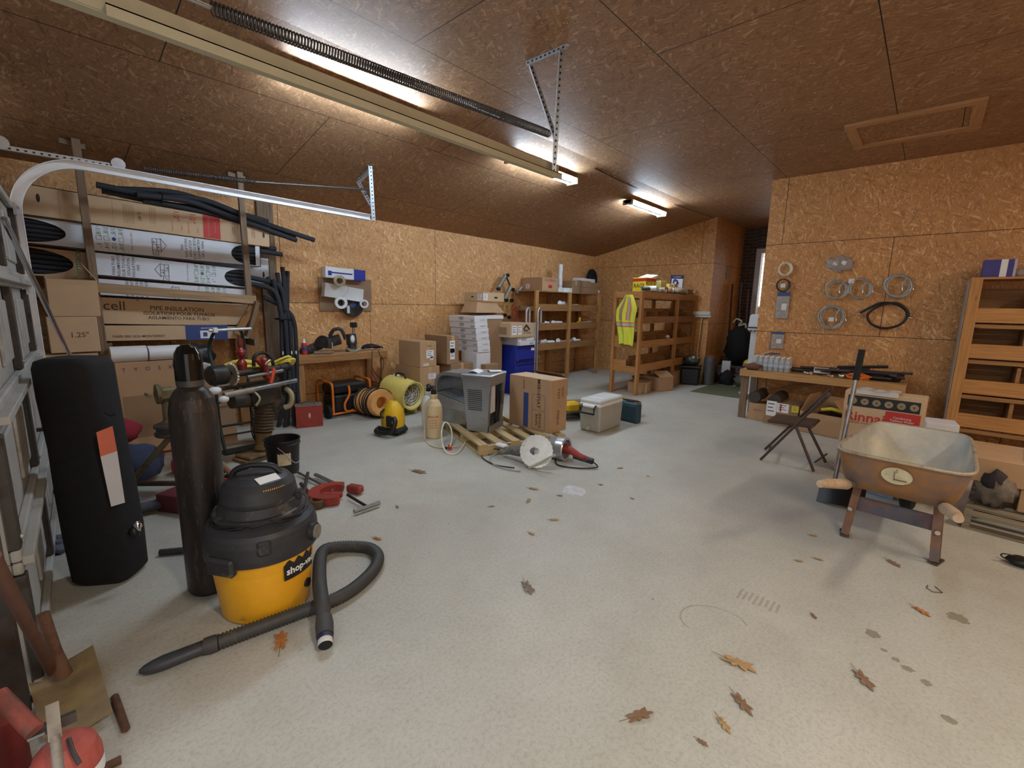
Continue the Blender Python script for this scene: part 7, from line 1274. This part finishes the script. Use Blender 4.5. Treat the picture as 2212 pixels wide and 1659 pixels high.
for s_ in (-1, 1):
    mb = MB(); mb.tube([(s_*.12, .75, .29), (s_*.2, .2, .345), (s_*.24, -.16, .42)], .024, mat('worn_rail', S(120, 112, 108), .7), 8); mb.tube([(s_*.236, -.12, .413), (s_*.28, -.40, .48), (s_*.295, -.51, .5)], [.034, .03, .022], WH, 12); mb.build('handle', wh)
    mb = MB(); mb.beam((s_*.2, .1, .36), (s_*.225, .03, .02), .045, .012, LEGM, (0, 1, 0)); mb.beam((s_*.215, .13, .36), (s_*.24, .09, .02), .02, .03, LEGM, (0, 1, 0)); mb.beam((s_*.222, .02, .012), (s_*.245, .12, .012), .05, .012, DST); mb.cyl((s_*.215, .06, .2), (s_*.218, .04, .2), .014, CHR, 10); mb.build('leg', wh)
mb = MB(); mb.beam((-.215, .1, .235), (.215, .1, .235), .008, .1, mat('blue_rust', S(90, 88, 100), .6, .3, dirt=S(136, 84, 56), dirt_amt=.5)); mb.build('leg_brace', wh)
mb = MB(); mb.lathe([(.0, -.03), (.05, -.03), (.12, -.035), (.165, -.045), (.195, -.03), (.2, 0), (.195, .03), (.165, .045), (.12, .035), (.05, .03), (0, .03)], BLKM, 30, TR(0, .95, .2, 0, PI/2)); mb.lathe([(0, -.05), (.03, -.05), (.03, .05), (0, .05)], DST, 12, TR(0, .95, .2, 0, PI/2)); mb.build('wheel', wh)
for s_ in (-1, 1): mb = MB(); mb.beam((s_*.09, .6, .36), (s_*.06, .96, .2), .02, .03, DST); mb.build('fork', wh)
# small boxes seen under the tray
for i, (px, py, m_, lab) in enumerate(((1895, 1088, mat('pale_blue_box', S(150, 164, 190), .6), 'pale blue box on the floor behind the wheelbarrow legs'), (1965, 1100, mat('yellow_box', S(214, 178, 84), .6), 'yellow carton on the floor behind the wheelbarrow legs'))): p = at(px, py, .0); carton(lab, V(p.x, p.y+.3, 0), .22, .2, .14, -.2, m_, tape=False)
# right edge: pallet with cartons
pallet('grey pallet with cartons at the right edge of the picture', V(.95, 4.85, 0), 1.1, .95, -.1, PALG, 6)
carton('wide brown carton with black tape patch on top of the right pallet load', V(.88, 5.0, .29), .98, .62, .18, -.03, CARD, prints=(('F', 'BOX', .08, -.15, .7, BLK, .06),), tape=False)
carton('brown carton with a teal printed strip under the wide one on the right pallet', V(.74, 4.86, .12), .2, .3, .165, -.03, CARD, prints=(('F', 'BOX', .05, -.18, .55, mat('teal_print', S(66, 110, 124), .6), .26),), tape=False)
carton('second brown carton under the wide one, at the edge of the picture', V(1.02, 4.9, .12), .28, .4, .165, -.03, CARDD, tape=False)
carton('white flat carton on top of the wide carton at the right edge', V(.95, 4.98, .472), .5, .4, .07, -.1, WBOX, tape=False)
mb = MB(); mb.ball((0, 0, .12), .13, mat('dirty_rag', S(120, 108, 96), .9, var=.35), 14, (.8, 1, 1), 9, .6); mb.ball((-.02, -.05, .2), .08, mat('dark_rag', S(52, 46, 50), .9, var=.3), 12, (.8, 1, 1), 5, .6); solo('rag_heap', mb, 'heap of dirty rags under the wide carton at the left end of the right pallet', 'rags', (.52, 4.75, .12))
mb = MB(); p = at(2200, 1222, .0); mb.ball((0, 0, .03), .07, BLK, 16, (1.3, .8, .42), 3, .15); mb.tube(smooth([(-.08, 0, .02), (-.11, -.01, .04), (-.1, -.02, .06), (-.05, 0, .055)], 5), .004, BLK, 6); solo('power_adapter', mb, 'small black charger with cord on the floor at the right edge', 'charger', (p.x+.03, p.y, 0))
# tall shelving on the right wall
rs = thing('shelf_unit', 'tall pine shelving at the right edge of the picture, against the right wall', 'shelves', (1.45, 7.2, 0))
xl, xr, yf, yk = -1.13, 1.2, -.22, .23
for x in (xl, .0, xr):
    for y in (yf, yk): mb = MB(); mb.bx(x-.045, x+.045, y-.02, y+.02, 0, 1.87, PINE); mb.build('post', rs)
mb = MB(); mb.bx(xl-.045, xr, yf-.02, yk+.02, 1.87, 1.89, PINE); mb.build('top_board', rs)
mb = MB(); mb.bx(xl-.06, xl-.047, yf-.01, yk, .05, 1.87, mat('grey_side', S(150, 140, 128), .8)); mb.build('side_panel', rs)
for z in (1.42, 1.04, .655, .28):
    mb = MB(); mb.bx(xl, xr, yf+.02, yk, z, z+.015, PINE); mb.build('shelf_board', rs); mb = MB(); mb.bx(xl+.045, xr, yf-.015, yf+.018, z, z+.15, PINE); mb.build('front_lip', rs); mb = MB(); mb.bx(xl+.045, xr, yf-.012, yf+.018, z-.06, z-.02, PINED); mb.build('under_rail', rs)
    for x in (xl+.42, xl+.85): mb = MB(); mb.bx(x, x+.03, yf+.02, yk, z+.016, z+.31, PINED); mb.build('divider', rs)
    mb = MB(); mb.bx(xl, xr, yk-.012, yk, z, z+.36, PINED); mb.build('back_panel', rs)
mb = MB(); mb.box((0, 0, .09), (.24, .22, .18), mat('purple_box', S(60, 52, 130), .5)); mb.box((.03, 0, .09), (.05, .223, .182), PAPER); mb.box((.11, 0, .09), (.02, .224, .183), mat('pale_print', S(180, 170, 190), .5)); pb2 = thing('product_box', 'purple and white printed box on the top left of the tall right shelving', 'box', (.47, 7.12, 1.89)); mb.build('box_body', pb2)
clutter('parts_bag', 'small crumpled bag of fittings on top of the tall right shelving', 'bag', 9, 0, 0, 0, 0, 0, [CLR], 1, 'x', .01) if False else None
q = random.Random(8)
for i in range(7): mb = MB(); m_ = [CLR, mat('brass_fitting', S(150, 110, 90), .4, .5), DGR, WPL][i % 4]; mb.ball((0, 0, .05), .06+.02*q.random(), m_, 12, (1.3, .9, .8), i, .6); solo('parts_bag', mb, ORD[i]+' crumpled bag of fittings from the left on the tall right shelving', 'bag', (.66+i*.11, 7.08, 1.89), 0, 'bags of fittings on the right shelving')
for z, m_ in ((1.435, GREY), (1.055, DST), (.67, CARDD)):
    for i in range(3): mb = MB(); mb.cyl((0, -.1, .04), (.03, .1, .05), .045, m_, 12); solo('pipe_fitting', mb, ORD[i]+' pipe fitting from the left on the %s shelf of the right unit' % {1.435: 'top', 1.055: 'second', .67: 'third'}[z], 'fitting', (.85+i*.12, 7.2, z), .3*i, 'fittings in the right shelving')
# ================================================================ dry leaves and chips on the floor
LF = [mat('leaf_tan', S(176, 142, 96), .8, var=.2), mat('leaf_brown', S(134, 104, 78), .8, var=.2), mat('leaf_grey', S(130, 118, 106), .8, var=.2), mat('leaf_orange', S(176, 112, 54), .8, var=.2)]
def leaf(px, py, size, rz, k, label):
    size *= 1.25
    p = at(px, py, 0); q = random.Random(int(px*7+py)); mb = MB(); out = []; n = 26
    for i in range(n):
        a = 2*PI*i/n; lob = .35+.65*abs(math.cos(a*3.5/1+.3))**.8; r_ = (.5+.5*abs(math.cos(a)))*lob*(.9+.2*q.random()); out.append(V(r_*math.cos(a)*size, r_*math.sin(a)*size*.62, .004+.018*abs(math.sin(a))*size/.05*(.4+.5*q.random())*.4))
    mb.add([V(0, 0, .008)]+out, [(0, 1+i, 1+(i+1) % n) for i in range(n)], LF[k], False); mb.add([V(0, 0, .0065)]+[o-V(0, 0, .0015) for o in out], [(0, 1+(i+1) % n, 1+i) for i in range(n)], LF[k], False)
    mb.add([v for i in range(n) for v in (out[i], out[i]-V(0, 0, .0015))], [(2*i, 2*i+1, (2*i+3) % (2*n), (2*i+2) % (2*n)) for i in range(n)], LF[k]); mb.tube([(-size*.2, 0, .006), (-size*1.45, size*.1, .004)], .0012, LF[1], 4); lf = thing('dry_leaf', label, 'leaf', (p.x, p.y, .001), rz, 'dry leaves on the floor'); mb.build('leaf_blade', lf)
LV = [(607, 1385, .058, 2.75, 3, 'orange brown oak leaf beside the vacuum hose, below the vacuum'), (905, 1020, .07, .3, 1, 'torn leaf bits on the floor left of the pallet'), (1153, 1057, .04, .4, 0, 'leaf right under the cutting grinder'), (1142, 1082, .035, 2, 0, 'pale thin leaf left of the white paint splash'), (1062, 1095, .02, 1, 2, 'tiny dark curled leaf left of the pale thin one'), (1197, 1124, .03, .8, 0, 'curled tan leaf below the white paint splash'), (1148, 1154, .025, 0, 0, 'small orange-tan leaf in the middle of the floor'), (1140, 1271, .055, -.5, 2, 'grey brown oak leaf lying alone in mid floor'), (1595, 1436, .062, .1, 0, 'large tan oak leaf in the right foreground'), (1603, 1522, .045, -.6, 1, 'brown folded leaf below the large tan one'), (1382, 1548, .048, 1.1, 1, 'upright brown leaf in the centre foreground'), (1563, 1567, .03, -.6, 0, 'small tan leaf below the folded brown one'), (1865, 1470, .05, -.9, 1, 'split brown leaf in the far right foreground'), (1990, 1322, .035, -.6, 3, 'reddish leaf below the right barrow leg'), (1727, 1213, .02, .5, 0, 'left of two tan leaf bits in front of the barrow'), (1768, 1209, .022, .2, 0, 'right of two tan leaf bits in front of the barrow'), (1930, 1218, .04, -.7, 1, 'thin brown leaf between the barrow legs'), (1757, 1158, .022, .4, 0, 'tan leaf just left of the barrow'), (1340, 1012, .03, 1.2, 0, 'curled tan leaf right of the core grinder'), (1298, 1048, .018, .4, 1, 'small brown leaf bit near the floor centre back'), (1210, 1072, .02, .4, 1, 'brown leaf bit beside the white splash'), (815, 1165, .03, .3, 3, 'reddish leaf behind the hose loop'), (1757, 1332, .02, -.9, 1, 'tiny brown leaf left of the oily stains'), (1517, 1606, .018, 0, 1, 'tiny brown leaf at the bottom of the picture'), (1366, 1078, .015, 0, 1, 'brown speck leaf under the cooler'), (858, 1096, .022, -.3, 1, 'small leaf right of the pipe cutter handle'), (1400, 1030, .012, 0, 1, 'tiny leaf right of the cooler shadow')]
for a in LV: leaf(*a)
# flat stains: white paint splash, ring mark, oily track
def stain(name, label, pts, m, z=.0012, seed=0, amp=.35, n=40):
    c = sum((at(x, y, 0) for x, y in pts), V(0, 0, 0))/len(pts); mb = MB()
    for j, (x, y, r_) in enumerate([(p.x-c.x, p.y-c.y, rr) for p, rr in [(at(q[0], q[1], 0), q2) for q, q2 in zip(pts, amp)]]):
        vs = [V(x+r_*math.cos(2*PI*i/n)*(1+.5*noise.noise(V(math.cos(2*PI*i/n)*2.5, math.sin(2*PI*i/n)*2.5, j+seed))), y+r_*math.sin(2*PI*i/n)*(1+.5*noise.noise(V(math.cos(2*PI*i/n)*2.5, math.sin(2*PI*i/n)*2.5, j+seed+4))), 0) for i in range(n)]; mb.add(vs, [list(range(n))], m)
    return tag(mb.build(name), label, 'stain', kind='stuff') if False else (mb, c)
def addstain(label, pts, rs_, m, seed=0):
    mb, c = stain('x', label, pts, m, seed=seed, amp=rs_); solo('floor_stain', mb, label, 'stain', (c.x, c.y, .0014))
addstain('white paint splash on the concrete in front of the grinders', [(1238, 1060)], (.1,), mat('white_splash', S(222, 222, 222), .6, alpha=.8))
OIL = mat('oil_mark', S(140, 126, 94), .6, alpha=.4)
for i, (x, y, r_) in enumerate(((1885, 1370, .03), (1910, 1405, .012), (1935, 1425, .014), (1960, 1445, .02), (2000, 1475, .018), (2050, 1555, .022))): addstain(ORD[i]+' brownish oil drip of the row running to the lower right corner', [(x, y)], (r_,), OIL, 3+i)
addstain('brown oval oil spot right of the drips', [(2070, 1335)], (.04,), OIL, 5)
mb = MB(); c = at(1542, 1345, 0); a_ = [V(.16*math.cos(t), .13*math.sin(t), 0) for t in [PI*.05+i*PI*1.15/20 for i in range(21)]]; b_ = [p*.94 for p in a_]; mb.add(a_+b_, [(i, i+1, 22+i, 21+i) for i in range(20)], mat('faint_ring', S(140, 142, 134), .6, alpha=.22)); solo('floor_stain', mb, 'faint grey ring mark on the concrete in the right foreground', 'stain', (c.x, c.y, .0014), .5)
mb = MB(); c = at(1640, 1298, 0)
for i in range(8): mb.bx(-.1+i*.026, -.088+i*.026, -.06+.01*(i % 3), .05-.012*(i % 2), 0, .0005, mat('tread_mark', S(164, 148, 124), .6, alpha=.1))
tag(mb.build('tread_print'), 'short row of brown tread print bars right of the ring mark', 'stain', kind='stuff').location = (c.x, c.y, .001)
mb = MB(); p = at(2020, 1272, .004); mb.tube([p+V(-.03, .02, 0), p+V(-.035, -.02, 0), p+V(-.01, -.045, 0), p+V(.03, -.02, 0), p+V(.0, .03, 0)], .002, DST, 6); solo('wire_scrap', mb, 'bent piece of wire on the floor right of the barrow leg', 'wire')
